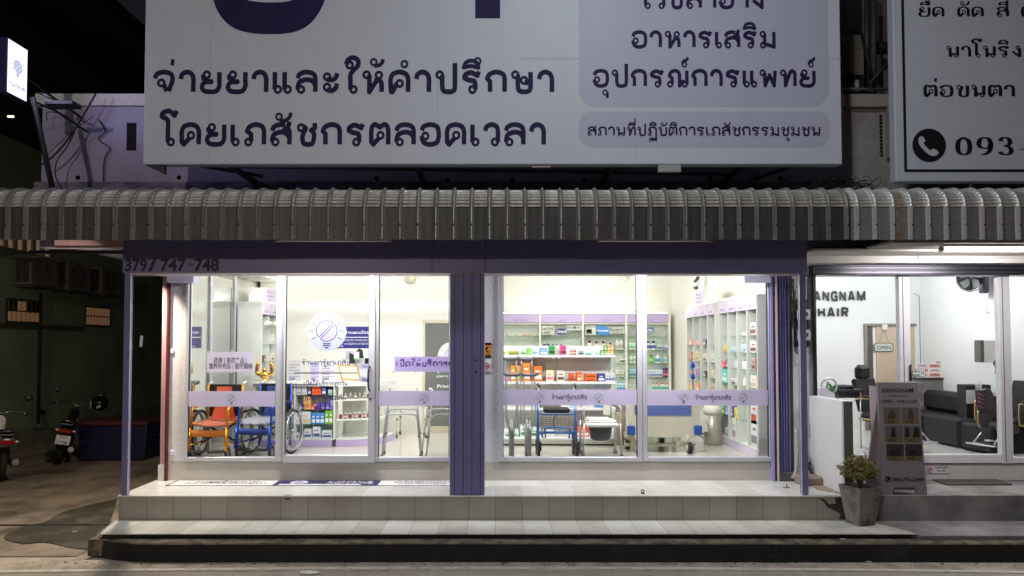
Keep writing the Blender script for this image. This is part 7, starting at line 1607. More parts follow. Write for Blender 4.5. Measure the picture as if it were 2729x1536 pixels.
tag(MB().tube(smooth([P(2122, 1145, yW - .02), P(2124, 1200, yW - .03), P(2120, 1260, yW - .06), P(2112, 1272, yW - .1)], 4), .02, 8).build('pipe', cm(176, 172, 160, .5)), 'white plastic pipe curling down the wall strip beside the shutter', 'pipe')
tag(rb(X(2122, .6), X(2180, .6), .5, .72, ZP, .62, .02).build('stone_block', layered('tan mortar', (.3, .24, .16), (.16, .12, .09), 4, .4, .7)), 'tan concrete lump on the platform at the wall foot', 'block')
mb = MB(); mb.prism([(3.74, .30), (3.95, .02), (4.04, .02), (3.95, .5), (3.8, .6)], ZP + .001, ZP + .012, 0, 'z'); o = mb.build('mortar_patch', layered('tan mortar', (.3, .24, .16), (.16, .12, .09), 4, .4, .7)); o['kind'] = 'structure'
tag(rb(X(2152, yW), X(2160, yW), yW - .03, yW - .011, Z(1170, yW), Z(1128, yW), .004).build('wall_hatch', cm(150, 150, 152, .5)), 'small grey wall recess cover right of the right post', 'cover')

# ================================================================== the salon
LWm = layered('white low wall', (.66, .66, .66), (.6, .595, .59), 1.4, .4, .75, .7, .04, 30, grain=.06)
LW = thing('low_wall', 'white waist high wall between the two shop platforms with a dark end face', 'wall', (3.97, .4, ZP))
rb(3.915, 4.015, .005, YF + .1, ZP, 1.565, .004).build('wall', LWm, LW)
bx(3.918, 4.018, .0, .0045, ZP, 1.562).build('end_face', cm(92, 88, 80, .7), LW)
YV = YF
bx(4.0, 7.4, YV + .02, 4.1, ZP, ZI).build('floor', mat('salon floor', (.55, .54, .52), .25, var=.1, scale=2), NB)
bx(4.0, 7.5, YV + .1, 4.2, 3.7, 3.8).build('ceiling', M_WHITE, NB)
bx(3.99, 7.5, YV + .03, YV + .14, 3.2, 3.75).build('lintel', M_DUSK, NB)
M_SW = mat('salon white paint', (.76, .78, .78), .5, var=.02, scale=2)
bx(3.98, 7.5, 4.0, 4.12, ZI, 3.7).build('back_wall', M_SW, NB)
bx(7.3, 7.42, YV, 4.0, ZI, 3.7).build('side_wall', M_SW, NB)
bx(3.93, 3.99, YV + .1, 4.0, ZI, 3.7).build('side_wall', M_SW, NB)
rb(X(2172, YV) + .004, 7.6, YV - .01, YV + .12, ZP, Z(1236, YV), .006).build('sill_wall', layered('salon sill', (.52, .51, .49), (.44, .43, .41), 2, .4, .7, grain=.12), NB)
bx(X(2165, YV), X(2172, YV), YV - .05, YV + .05, Z(1060, YV), 3.2).build('jamb', cm(30, 30, 34, .4), NB)
SB_ = rb(X(2158, YV), 7.6, YV - .14, YV + .1, Z(733, YV - .14), Z(702, YV - .14), .006).build('shutter_box', cm(44, 44, 52, .35, .4), NB)
mb = MB()
for v in (712.5, 724): mb.rbox(X(2160, YV), 7.58, YV - .152, YV - .141, Z(v + 4, YV - .15), Z(v, YV - .15), .003)
mb.build('rib', cm(84, 84, 92, .3, .6), SB_)
rb(X(2160, .4), 7.6, .52, YV + .1, Z(702, .52) + .004, Z(682, .52), .004).build('beam', cm(206, 204, 198, .6), NB)
rb(X(2160, .2), 7.6, .1, .519, Z(682, .5), Z(682, .5) + .03, .004).build('soffit', cm(196, 192, 184, .6), NB)
rb(4.25, 7.6, -.42, .099, Z(682, .5) + .02, Z(682, .5) + .05, .004).build('soffit', cm(150, 144, 138, .7), NB)
MB().tube(smooth([P(2448, 676, .51), P(2449, 688, .51), P(2460, 692, .51), P(2560, 690, .51), P(2800, 685, .51)], 3), .008, 6).build('conduit', cm(196, 194, 190, .5), NB)
def sframe(u0, u1, v1=1205):
    mb = MB(); x0, x1 = X(u0, YV), X(u1, YV); mb.rbox(x0, x1, YV - .03, YV + .05, Z(1235, YV), Z(736, YV), .005); return mb
wf = thing('salon_window', 'white framed sliding glass front of the hair salon', 'window', (5.6, YV, Z(1235, YV)))
for u0, u1 in ((2395, 2424), (2660, 2691)):
    mb = sframe(u0, u1); mb.rbox(X(u0 + 9, YV), X(u0 + 11, YV), YV - .034, YV - .0305, Z(1230, YV), Z(740, YV), .001, 1); mb.build('stile', [cm(196, 196, 200, .35), cm(80, 80, 86, .5)], wf)
rb(X(2424, YV) + .001, X(2660, YV) - .001, YV - .028, YV + .05, Z(1234, YV), Z(1211, YV), .005).build('bottom_rail', cm(204, 204, 204, .35), wf)
rb(X(2691, YV) + .001, 7.4, YV - .028, YV + .05, Z(1234, YV), Z(1219, YV), .005).build('bottom_rail', cm(204, 204, 204, .35), wf)
rb(X(2172, YV) + .002, X(2395, YV) - .001, YV - .028, YV + .05, Z(1234, YV), Z(1211, YV), .005).build('bottom_rail', cm(204, 204, 204, .35), wf)
for u0, u1, v1 in ((2173, 2395, 1211), (2424, 2660, 1211), (2691, 2860, 1219)): bx(X(u0, YV), X(u1, YV), YV + .012, YV + .016, Z(v1, YV), Z(736, YV)).build('pane', G, wf)
MB().tube([P(2427, 972, YV - .05), P(2427, 1016, YV - .05)], .012, 8).build('handle', M_BLK, wf)
TL = thing('tube_light', 'glowing white tube light under the salon canopy', 'tube light', (5.45, -.3, 3.2))
ta, tb = P(2514, 666, -.3), P(2514, 666, -.3)[0] + 1.22
MB().tube([(ta[0], -.3, ta[2]), (tb, -.3, ta[2])], .022, 12).build('tube', glow('lit tube', (1, .93, .95), 9), TL)
rb(ta[0] - .03, tb + .03, -.335, -.265, ta[2] + .026, ta[2] + .045, .006).build('batten', M_WHITE, TL)
rb(ta[0] - .04, ta[0] - .002, -.325, -.275, ta[2] - .02, ta[2] + .025, .004).build('end_cap', cm(190, 176, 160, .5), TL)
area('tube lamp', ((ta[0] + tb) / 2 - 5.45, 0, ta[2] - .04 - 3.2), 1.2, .05, W_TUBE, (1, .95, .96), TL, (R(35), 0, 0))
for x, y, d in ((5.0, 2.4, 'over the styling chairs'), (6.5, 2.4, 'over the black sofa')): ceiling_light(x, y, 'white ceiling light panel inside the salon ' + d, W_SALON, (.97, .99, 1), 3.7, 'ceiling lights inside the salon')
ys = 4.0
WL = thing('wall_lettering', 'large dark three dimensional letters naming the salon on its back wall', 'lettering', P(2240, 848, ys))
mb = MB()
for s_, u0, u1, vb, vt in (('GANGNAM', 2144, 2305, 804, 776), ('HAIR', 2178, 2260, 847, 819)):
    o, w_, h = on(ys, u0, u1, vb, vt); o = (o[0], ys - .02, o[2])
    write(s_, o, w_, h, wt=.25, gap=.22, mb=mb)
mb.build('letters', cm(34, 38, 46, .5), WL)
SD = thing('salon_door', 'beige door with grey frame at the back of the salon', 'door', (X(2350, ys), ys, ZI))
mb = MB(); mb.rbox(X(2302, ys), X(2309, ys), ys - .05, ys, ZI, Z(863, ys), .004).rbox(X(2309, ys) + .001, X(2440, ys), ys - .05, ys, Z(870, ys), Z(863, ys), .004); mb.build('frame', cm(128, 122, 118, .5), SD)
bx(X(2309, ys) + .001, X(2325, ys), ys - .02, ys - .001, ZI, Z(870, ys)).build('frame', cm(84, 76, 72, .5), SD)
rb(X(2334, ys), X(2436, ys), ys - .03, ys - .001, ZI, Z(870, ys), .004).build('leaf', mat('beige door', (.50, .40, .30), .5, var=.04), SD)
OS = thing('open_sign', 'OPEN sign with a dark outline hanging on the beige door', 'sign', P(2356, 938, ys - .04))
a, b = P(2330, 938, ys - .05), P(2381, 914, ys - .05); mb = MB(); mb.prism(rrect(a[0], b[0], a[2], b[2], .05), ys - .045, ys - .04, 0); mb.prism(rrect(a[0] + .012, b[0] - .012, a[2] + .012, b[2] - .012, .042), ys - .048, ys - .0455, 1); mb.build('plate', [cm(36, 46, 50, .4), cm(186, 190, 184, .4)], OS)
mb = MB(); o, w_, h = on(ys - .048, 2337, 2374, 932, 922); write('OPEN', o, w_, h, hand=False, off=.004, mb=mb); mb.box(o[0] + .02, o[0] + w_ - .02, ys - .05, ys - .049, o[2] - .035, o[2] - .028); mb.build('lettering', cm(50, 56, 60, .5), OS)
tag(MB().tube([P(2344, 912, ys - .06), P(2356, 872, ys - .06)], .003, 4).tube([P(2368, 912, ys - .06), P(2356, 872, ys - .06)], .003, 4).build('cord', cm(120, 110, 96, .6)), 'thin cord holding the OPEN sign', 'cord')
tag(rb(X(2347, ys), X(2361, ys), ys - .07, ys - .031, Z(880, ys), Z(865, ys), .008).build('door_sensor', cm(216, 216, 214, .4)), 'small white door sensor over the beige door', 'sensor')
# fan, wall box and cords on the side wall
xw = 7.3; fy = 2.3
FN = thing('wall_fan', 'dark wall fan with a pale ring and pull cords high on the salon wall', 'fan', (xw - .2, fy, 3.2))
fx, fz = X(2590, fy), Z(738, fy)
MB().torus((fx, fy, fz), .215, .012, 'y', 32, 8).build('guard_ring', cm(176, 178, 178, .4), FN)
mb = MB()
for k in range(5):
    a = R(72 * k + 20); pts = [(fx + r_ * math.cos(a + d_), fz + r_ * math.sin(a + d_)) for r_, d_ in ((.04, -.3), (.18, -.45), (.195, .1), (.13, .45), (.05, .4))]; mb.prism(pts, fy - .01, fy + .005)
mb.build('blade', cm(186, 190, 188, .4), FN)
mb = MB()
for k in range(20): a = R(18 * k); mb.tube([(fx, fy - .035, fz), (fx + .21 * math.cos(a), fy - .015, fz + .21 * math.sin(a))], .0018, 4)
mb.lathe((fx, fy - .05, fz), [(.05, 0), (.05, .03)], 16, 0, 'y'); mb.build('guard', cm(60, 66, 72, .5), FN)
MB().lathe((fx, fy + .02, fz), [(.2, 0), (.18, .01)], 24, 0, 'y').rbox(X(2622, fy), X(2636, fy), fy - .05, fy + .1, Z(782, fy), fz + .3, .02).rbox(X(2628, fy), xw, fy - .02, fy + .06, fz, fz + .08, .01).build('motor', cm(60, 66, 76, .5), FN)
mb = MB()
for u, v in ((2629, 833), (2634, 835)): mb.tube([P(u - 1, 782, fy), P(u, v, fy)], .0025, 4).ball(P(u, v, fy), .01)
mb.build('pull_cord', cm(70, 72, 76, .5), FN)
WB = thing('wall_box', 'white wall heater box with a dark grey front edge on the salon wall', 'heater', (7.2, 2.2, Z(965, 2.2)))
y = 2.15; rb(X(2622, y), xw - .002, y, y + .12, Z(967, y), Z(907, y), .006).build('casing', cm(214, 216, 210, .4), WB); rb(X(2612, y), X(2622, y), y - .01, y + .12, Z(966, y), Z(907, y), .004).build('grille', cm(88, 86, 86, .5), WB)
cable_ = lambda label, pts, Y, r_=.006: tag(MB().tube(smooth([P(u, v, Y) for u, v in pts], 5), r_, 5).build('cable', cm(64, 66, 68, .5)), label, 'cable')
cable_('tied grey power cord hanging under the white wall heater', ((2664, 953), (2652, 962), (2648, 972), (2658, 976), (2650, 966), (2654, 985), (2652, 996)), 1.9)
cable_('thin vertical cable on the white salon wall left of the fan', ((2434, 783), (2446, 788), (2450, 800), (2452, 900), (2454, 1000)), 3.9, .005)
# sofa, ottoman, counter with brochure, chairs
M_LEA = mat('black leatherette', (.011, .011, .013), .5, spec=.3, var=.25, scale=5, bump=.05)
sy = [3.55, 2.75, 1.95]
SO = thing('sofa', 'black leatherette sofa along the salon side wall', 'sofa', (6.9, 2.7, ZI))
for a, b in zip(sy, sy[1:]): rb(6.52, 7.28, b + .005, a - .005, ZI + .02, 1.14, .03).build('seat', M_LEA, SO)
rb(6.98, 7.28, 1.96, 3.55, 1.141, 1.46, .06).build('backrest', M_LEA, SO)
OT = thing('ottoman', 'large black leatherette ottoman nearer the glass than the sofa', 'ottoman', (7.0, 1.5, ZI))
rb(6.5, 7.27, 1.28, 1.9, ZI + .03, 1.12, .03).build('cushion', M_LEA, OT)
mb = MB()
for x in (6.56, 7.2):
    for y in (1.34, 1.84): mb.lathe((x, y, ZI), [(.025, 0), (.025, .03)], 10)
mb.build('feet', cm(30, 30, 32, .5), OT)
ST = thing('reception_counter', 'grey marble look counter carrying a brochure stand in the salon', 'counter', (6.6, 3.4, ZI))
y = 3.45; rb(X(2438, y), X(2522, y), y, y + .4, ZI, Z(1012, y), .006).build('body', layered('grey marble', (.16, .155, .15), (.3, .29, .28), 2.5, .48, .6, .35, .02, 10), ST)
rb(X(2437, y), X(2524, y), y - .02, y + .42, Z(1012, y) + .001, Z(1007, y), .004).build('top', cm(60, 58, 58, .4), ST)
BR = thing('brochure_stand', 'white eyelash brochure board standing on the grey marble counter', 'brochure', P(2476, 1006, 3.5))
y = 3.5; z0 = Z(1007, 3.45) + .002
mb = MB(); mb.prism([(X(2440, y), z0), (X(2512, y), z0), (X(2508, y), Z(967, y)), (X(2438, y), Z(969, y))], y, y + .01); mb.build('board', cm(214, 212, 212, .4), BR)
mb = MB(); mb.prism([(X(2512, y) + .002, z0), (X(2520, y), z0), (X(2509, y), Z(965, y)), (X(2504, y), Z(965, y))], y + .011, y + .1); mb.build('back_leg', cm(50, 50, 54, .5), BR)
mb = MB(); 
for i in range(3):
    for j in range(2):
        u0 = 2444 + 32 * j; v0 = 971 + 12 * i; mb.box(X(u0, y), X(u0 + 28, y), y - .002, y - .0005, Z(v0 + 9, y), Z(v0, y), 0 if (i + j) % 2 else 1); mb.tube(smooth([(X(u0 + 4, y), y - .004, Z(v0 + 6, y)), (X(u0 + 14, y), y - .004, Z(v0 + 3, y)), (X(u0 + 24, y), y - .004, Z(v0 + 6, y))], 3), .006, 4, 2)
mb.build('pictures', [cm(206, 150, 132, .5), cm(206, 196, 192, .5), cm(96, 60, 56, .5)], BR)
gs = YV - .004
SL = thing('slide_sticker', 'small white sliding door sticker with chevrons on the salon glass', 'window sticker', P(2448, 1004, gs))
a, b = P(2432, 1004, gs), P(2466, 984, gs); mb = MB(); mb.prism(rrect(a[0], b[0], a[2], b[2], .012), gs - .002, gs, 0); mb.prism(rrect(a[0] + .005, b[0] - .005, a[2] + .005, b[2] - .005, .009), gs - .0035, gs - .0022, 1); mb.build('film', [cm(56, 60, 66, .5), cm(206, 212, 214, .5)], SL)
mb = MB(); o, w_, h = on(gs - .0035, 2434, 2451, 993, 988); write('เลื่อน', o, w_, h, wt=.18, gap=.12, mb=mb); o, w_, h = on(gs - .0035, 2434, 2451, 1002, 997); write('SLIDE', o, w_, h, hand=False, off=.03, mb=mb)
for u in (2454, 2459): c = [P(u, 989, gs - .005), P(u + 4, 994, gs - .005), P(u, 999, gs - .005)]; mb.tube(c, .0035, 5)
mb.build('lettering', cm(30, 32, 36, .5), SL)
M_BRASS = mat('brass tube', (.60, .44, .2), .25, .85, var=.05)
def barber_chair(label, loc, rz, head=True):
    t = local(thing('barber_chair', label, 'chair', loc, 'black barber chairs in the salon', rz))
    MB().lathe((0, 0, 0), [(.3, 0), (.3, .015), (.06, .05), (.05, .06)], 24).lathe((0, 0, .06), [(.045, 0), (.045, .3)], 14).build('base', M_CHROME, t)
    rb(-.26, .26, -.27, .25, .38, .5, .04).build('seat', M_LEA, t)
    mb = MB(); mb.prism([(.2, .5), (.28, .5), (.38, .95), (.32, .98)], -.24, .24, 0, 'x'); mb.build('backrest', M_LEA, t, .02)
    if head:
        rb(-.14, .14, .30, .42, .94, 1.17, .06).build('headrest', M_LEA, t)
        MB().tube([(0, .34, .9), (0, .36, .98)], .015, 8).build('headrest_post', M_CHROME, t)
    for s_ in (-1, 1):
        x = s_ * .3; MB().tube(smooth([(x, .22, .42), (x, -.22, .42), (x, -.27, .47), (x, -.27, .65), (x, -.22, .7), (x, .2, .7), (x, .27, .66)], 4), .013, 8).build('arm_frame', M_BRASS, t)
        rb(x - .03, x + .03, -.2, .15, .715, .745, .01).build('armrest', M_BLK, t)
    mb = MB().tube([(-.12, -.27, .4), (-.14, -.5, .16)], .012, 6).tube([(.12, -.27, .4), (.14, -.5, .16)], .012, 6).rbox(-.2, .2, -.58, -.46, .14, .16, .006); mb.build('footrest', M_CHROME, t)
    return t
barber_chair('black barber chair with headrest standing left behind the sandwich board', (X(2366, 1.9), 1.95, ZI), R(28))
barber_chair('black barber chair with brass arms cut off at the right edge', (X(2702, 1.4), 1.45, ZI), R(-75), False)
TRY = thing('salon_trolley', 'black salon trolley tray with combs and bottles behind the white low wall', 'trolley', (X(2210, 1.6), 1.6, ZI))
y = 1.6; rb(X(2200, y), X(2300, y), y, y + .35, Z(1046, y), Z(1038, y), .006).build('tray', M_BLK, TRY); rb(X(2230, y), X(2300, y), y + .05, y + .3, Z(1062, y), Z(1049, y), .01).build('drawer', cm(36, 36, 38, .4), TRY)
mb = MB()
for u in (2236, 2296): mb.tube([(X(u, y), y + .05, ZI + .05), (X(u, y), y + .05, Z(1047, y))], .01, 6)
mb.build('leg', M_CHROME, TRY)
tag(rb(X(2240, y), X(2282, y), y + .03, y + .25, Z(1038, y) + .001, Z(1028, y), .03).build('bag', M_LEA), 'black leather pouch lying on the salon trolley', 'bag')
y = 1.5; tag(MB().torus((X(2208, y), y, Z(1030, y)), .105, .014, 'y', 28, 8).build('ring_lamp', cm(200, 202, 204, .25, .4)), 'pale ring lamp behind the white low wall', 'lamp')
p = P(2192, 1057, 1.3); BX = thing('tool_box', 'white plastic tool holder with hair tools behind the white low wall', 'box', (p[0], 1.3, p[2]))
mb = MB(); mb.prism([(X(2183, 1.3), Z(1060, 1.3)), (X(2224, 1.3), Z(1060, 1.3)), (X(2224, 1.3), Z(1051, 1.3)), (X(2200, 1.3), Z(1034, 1.3)), (X(2184, 1.3), Z(1034, 1.3))], 1.3, 1.45); mb.build('box', cm(216, 216, 226, .4), BX)
MB().tube([P(2209, 1023, 1.38), P(2222, 1042, 1.38)], .022, 8).build('green_bottle', cm(70, 140, 60, .4), BX); MB().tube([P(2202, 1038, 1.36), P(2206, 1018, 1.36)], .015, 8).tube([P(2214, 1040, 1.4), P(2206, 1016, 1.4)], .008, 6).build('tools', cm(130, 128, 130, .4), BX)
y = 2.2; ss = thing('side_station', 'black side station with a glass of water and white panel by the ottoman', 'cabinet', (X(2600, y), y, ZI))
rb(X(2572, y), X(2640, y), y, y + .2, ZI, Z(1026, y), .01).build('cabinet', M_BLK, ss); rb(X(2572, y), X(2596, y), y - .012, y - .001, Z(1076, y), Z(1040, y), .004).build('white_panel', cm(206, 206, 206, .4), ss)
p = P(2608, 1037, y - .1); tag(MB().lathe((p[0], y - .1, Z(1040, y - .1)), [(.038, 0), (.042, .13)], 16).build('drinking_glass', film('glass beaker', (.8, .82, .82), .3, .6)), 'clear drinking glass half full of pale drink', 'glass')
tc = thing('styling_chair', 'grey backed styling chair with a patterned towel hanging over it by the ottoman', 'chair', (X(2630, 1.5), 1.5, ZI))
y = 1.45; mb = MB(); mb.prism(smooth([(X(2606, y), Z(1128, y)), (X(2606, y), Z(1060, y)), (X(2618, y), Z(1040, y)), (X(2640, y), Z(1040, y)), (X(2652, y), Z(1080, y)), (X(2660, y), Z(1148, y)), (X(2620, y), Z(1150, y))], 3), y, y + .06); mb.build('backrest', cm(74, 72, 72, .5), tc, .01)
MB().tube(smooth([P(2607, 1095, y - .05), P(2606, 1125, y - .05), P(2613, 1140, y - .05)], 4), .012, 8).build('arm_frame', M_BRASS, tc)
rb(X(2625, y), X(2672, y), y - .3, y - .01, Z(1150, y), Z(1122, y), .03).build('seat', cm(84, 82, 82, .5), tc)
MB().tube([P(2650, 1150, y - .15), P(2652, 1190, y - .15)], .02, 8).tube([P(2625, 1174, y - .2), P(2672, 1178, y - .2)], .014, 8).build('base', M_CHROME, tc)
y = 1.42; a, b = X(2596, y), X(2626, y); mb = MB(); mb.prism([(a, Z(1042, y)), (b, Z(1040, y)), (b, Z(1090, y)), (b - .03, Z(1096, y)), (a + .03, Z(1092, y)), (a + .01, Z(1080, y))], y - .012, y); 
for i in range(4): mb.tube([(a + .02, y - .015, Z(1050 + 11 * i, y)), (b - .02, y - .015, Z(1055 + 11 * i, y))], .003, 4, 1); mb.tube([(a + .03, y - .015, Z(1046 + 11 * i, y)), (b - .05, y - .015, Z(1058 + 10 * i, y))], .003, 4, 1)
TW = mb.build('towel', [cm(60, 50, 62, .9), cm(176, 120, 96, .9)]); tag(TW, 'dark towel with an orange line pattern hung on the styling chair', 'towel')
# sandwich board
AF = thing('sandwich_board', 'grey pink folding sandwich board listing salon services on the platform edge', 'sign', (X(2405, .08), .15, ZP))
ya = .03; M_AF = mat('grey plastic board', (.21, .185, .195), .5, var=.06)
q = lambda u, v: (X(u, ya, v), Z(v, ya))
mb = MB(); mb.prism([q(2352, 1324), q(2338, 1019), q(2446, 1019), q(2472, 1324), q(2445, 1324), q(2438, 1300), q(2384, 1300), q(2378, 1324)], ya, ya + .03)
o = mb.build('front_panel', M_AF, AF, .004)
mb = MB(); ybk = .34
mb.add([(X(2342, ya), ya + .032, Z(1020, ya)), (X(2446, ya), ya + .032, Z(1020, ya)), (X(2470, ya) + .02, ybk, ZP), (X(2336, ya), ybk, ZP)], [(0, 1, 2, 3)])
o = mb.build('back_panel', mat('pink board', (.30, .23, .25), .5, var=.05), AF); o.modifiers.new('thick', 'SOLIDIFY').thickness = .03
mb = MB(); mb.prism([(X(2334, .18), Z(1250, .18)), (X(2326, .3), ZP), (X(2354, .18), ZP), (X(2340, .1), Z(1030, .1))], .12, .3); mb.build('side_panel', mat('pink board', (.30, .23, .25), .5), AF)
def at_(s_, u0, u1, vb, vt, col, off=.0, thai_=False): 
    o, w_, h = on(ya, u0, u1, vb, vt)
    (write(s_, o, w_, h, wt=.2, gap=.14) if thai_ else write(s_, o, w_, h, hand=False, off=off)).build('lettering', col, AF)
DKT = cm(36, 32, 34, .6)
at_('GANGNAM', 2350, 2434, 1046, 1034, DKT, .015); at_('HAIR SALON', 2370, 2420, 1058, 1052, DKT); at_('OPEN : 9:00-21:00', 2348, 2444, 1074, 1066, DKT, .01); at_('093-776-2349', 2379, 2461, 1283, 1273, cm(22, 20, 22, .6), .03)
mb = MB()
for v0, us in ((1086, ((2353, 2396), (2400, 2446))), (1135, ((2356, 2402), (2405, 2449))), (1184, ((2358, 2404), (2408, 2452)))):
    for i, (u0, u1) in enumerate(us):
        mb.box(X(u0, ya), X(u1, ya), ya - .0015, ya, Z(v0 + 32, ya), Z(v0, ya), 0 if v0 < 1184 else 1); mb.box(X(u0, ya), X(u1, ya), ya - .0015, ya, Z(v0 + 44, ya), Z(v0 + 32, ya) - .001, 2)
mb.build('picture', [cm(92, 84, 84, .5), cm(52, 42, 40, .5), cm(104, 86, 58, .5)], AF)
mb = MB()
def fig(c, w_, h, m=0): pts = [(c[0] - w_, c[1]), (c[0] + w_, c[1]), (c[0] + w_ * .8, c[1] + h * .5), (c[0] + w_ * .45, c[1] + h), (c[0] - w_ * .45, c[1] + h), (c[0] - w_ * .8, c[1] + h * .5)]; mb.prism(pts, ya - .003, ya - .0018, m)
for u, v, w_, h, m in ((2374, 1116, .05, .09, 1), (2424, 1116, .035, .11, 1), (2377, 1165, .03, .11, 0), (2414, 1165, .03, .11, 0), (2438, 1165, .04, .11, 0), (2380, 1214, .06, .07, 0), (2430, 1212, .06, .05, 0)): fig((X(u, ya), Z(v, ya)), w_, h, m)
mb.build('pictured_figure', [cm(20, 18, 18, .6), cm(66, 50, 44, .6)], AF)
for v0, us in ((1086, ((2353, 2396, 'ตัด ดัด'), (2400, 2446, 'ทำสี'))), (1135, ((2356, 2402, 'ยืดผม'), (2405, 2449, 'ต่อผม'))), (1184, ((2358, 2404, 'ขนตา'), (2408, 2452, 'สักคิ้ว')))):
    for u0, u1, s_ in us: at_(s_, u0 + 12, u1 - 12, v0 + 41, v0 + 36, cm(44, 36, 30, .6), thai_=True)
mb = MB(); c = P(2366, 1278, ya); disc(mb, c, .034, (1, 0, 0), (0, 0, 1), (0, -1, 0), .002, 0, 24); pts = smooth([(x, z) for x, z in hs] + [hs[0]], 3)[:-1]; put(mb, c, (.034, 0, 0), (0, 0, .034), (0, -1, 0), pts[::-1], [list(range(len(pts)))], .0035, 1); mb.build('phone_emblem', [M_BLACK, M_AF], AF)
# shoe sign, door mat
yz = YV - .01
SS = thing('shoe_sign', 'small pink and white take off your shoes sign on the salon sill wall', 'sign', P(2498, 1262, yz))
a, b = P(2468, 1263, yz), P(2531, 1241, yz); mb = MB(); mb.prism(rrect(a[0], b[0], a[2], b[2], .015), yz - .004, yz - .0005, 0); mb.prism(rrect(a[0] + .006, b[0] - .006, a[2] + .006, b[2] - .006, .011), yz - .0055, yz - .0042, 1); mb.build('plate', [cm(120, 104, 116, .5), cm(206, 200, 204, .5)], SS)
mb = MB(); c = P(2479, 1252, yz - .007); mb.torus(c, .034, .004, 'y', 20, 5, 0); mb.tube([(c[0] - .024, c[1], c[2] - .024), (c[0] + .024, c[1], c[2] + .024)], .004, 5, 0); mb.ball(c, .02, .002, .012, 8, 1); o, w_, h = on(yz - .0055, 2490, 2526, 1249, 1244); write('กรุณาถอด', o, w_, h, wt=.2, gap=.14, m=1, mb=mb); o, w_, h = on(yz - .0055, 2496, 2521, 1258, 1253); write('รองเท้า', o, w_, h, wt=.2, gap=.14, m=1, mb=mb); mb.build('lettering', [cm(176, 80, 90, .5), cm(70, 64, 78, .5)], SS)
zf_ = ZP
def MXY(u, v):
    a, b = (u - CU) / F, -(v - CV) / F; c, s = math.cos(TH), math.sin(TH); tt = (zf_ - CAM[2]) / (s + b * c); return (tt * a, CAM[1] + tt * (c - b * s))
mb = MB(); mb.prism([MXY(2522, 1294), MXY(2699, 1294), MXY(2652, 1279), MXY(2479, 1279)], ZP + .002, ZP + .016, 0, 'z')
DM = mb.build('door_mat', layered('brown mat', (.1, .085, .07), (.05, .045, .04), 30, .4, .6, .95, .5, 90)); tag(DM, 'dark brown door mat on the salon platform', 'mat')
# potted shrub
PT = thing('potted_plant', 'small leafy shrub in a square tapered grey concrete pot on the lower step', 'plant', (X(2290, -.2), -.2, ZS))
px, py = X(2290, -.2), -.17; M_POT = layered('pot concrete', (.22, .21, .19), (.07, .066, .06), 4, .42, .62, .85, .25, 40)
a = R(16); rot = lambda x, y: (px + x * math.cos(a) - y * math.sin(a), py + x * math.sin(a) + y * math.cos(a))
mb = MB(); rings = []
for hw, z in ((.098, ZS + .002), (.15, ZS + .415), (.135, ZS + .415), (.13, ZS + .36)): rings.append([(*rot(x * hw, y * hw), z) for x, y in ((-1, -1), (1, -1), (1, 1), (-1, 1))])
mb.add([p for r_ in rings for p in r_], [(i * 4 + k, i * 4 + (k + 1) % 4, (i + 1) * 4 + (k + 1) % 4, (i + 1) * 4 + k) for i in range(3) for k in range(4)] + [(0, 3, 2, 1)], 0); mb.build('pot', M_POT, PT)
mb = MB(); mb.add([(*rot(x * .131, y * .131), ZS + .385) for x, y in ((-1, -1), (1, -1), (1, 1), (-1, 1))], [(0, 1, 2, 3)]); mb.build('soil', cm(44, 36, 28, .95), PT)
random.seed(14); mb = MB(); cz = ZS + .575; tips = []
for i in range(26):
    an = random.uniform(0, 6.28); rr = random.uniform(.05, .16); zz = random.uniform(ZS + .46, ZS + .68); tips.append((px + rr * math.cos(an), py + rr * math.sin(an), zz))
    mb.tube(smooth([(px + random.uniform(-.02, .02), py, ZS + .38), (px + rr * .35 * math.cos(an), py + rr * .35 * math.sin(an), ZS + .48), tips[-1]], 4), .006, 5, taper=.4)
mb.build('stem', cm(92, 74, 46, .8), PT)
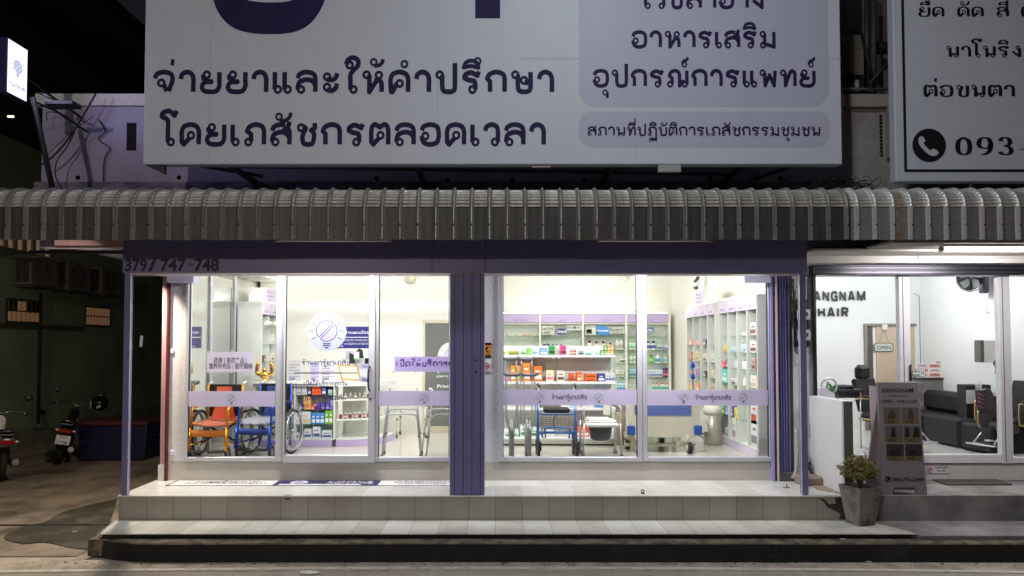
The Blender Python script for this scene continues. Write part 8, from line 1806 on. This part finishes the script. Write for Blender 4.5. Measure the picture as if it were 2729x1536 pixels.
def leaves(n, col, seed):
    r_ = random.Random(seed); mb = MB()
    for i in range(n):
        th, ph = r_.uniform(0, 6.28), math.acos(r_.uniform(-.55, 1)); rr = r_.uniform(.55, 1.03) * (1 + .13 * math.sin(3 * th + 1) + .1 * math.sin(5 * ph))
        c = Vector((px + .19 * rr * math.sin(ph) * math.cos(th), py + .18 * rr * math.sin(ph) * math.sin(th), cz + .16 * rr * math.cos(ph)))
        d = Vector((r_.uniform(-1, 1), r_.uniform(-1, 1), r_.uniform(-.9, .5))).normalized(); s_ = d.cross(Vector((r_.uniform(-1, 1), r_.uniform(-1, 1), 1))).normalized(); L = r_.uniform(.018, .032)
        nn = d.cross(s_) * L * .18
        mb.add([c - d * L, c + s_ * L * .42 + nn, c + d * L, c - s_ * L * .42 + nn], [(0, 1, 2, 3)])
    return mb
leaves(640, 0, 1).build('foliage', film('yellow green leaf', (.23, .18, .045), .3), PT); leaves(420, 0, 2).build('foliage', film('dark green leaf', (.11, .115, .03), .25), PT)

# ================================================================== a street lamp and an added fill lamp, both outside the picture
def street_or_fill_lamp(label, x, y, h, power, col, arm, tilt=0.0, spread=180):
    t = thing('street_or_fill_lamp', label, 'street lamp', (x, y, 0), 'street lamp and added fill lamp')
    MB().tube([(x, y, 0), (x, y, h - .7)], .07, 10, taper=.6).tube(smooth([(x, y, h - .7), (x, y + .3 * arm, h - .1), (x, y + arm, h + .1)], 4), .04, 8).build('pole', M_STEEL, t)
    rb(x - .16, x + .16, y + arm, y + arm + .7, h + .03, h + .14, .03).build('head', M_STEEL, t)
    bx(x - .12, x + .12, y + arm + .06, y + arm + .64, h + .018, h + .028).build('lens', glow('street or fill lens', (1, .95, .88), 6), t)
    area('street or fill lamp light', (0, arm + .35, h - .02), .25, .55, power, col, t, (tilt, 0, 0), spread)
street_or_fill_lamp('tall street lamp reaching over the road in front of the pharmacy', 1.3, -9.5, 8.3, W_STREET, (.84, .915, 1), 5.2)
street_or_fill_lamp('unseen warm fill lamp added on the far side of the road', -5.0, -15.6, 6.2, W_FILL, (1, .90, .78), 1.4, R(62))  # broad low fill added to light the header and canopy front
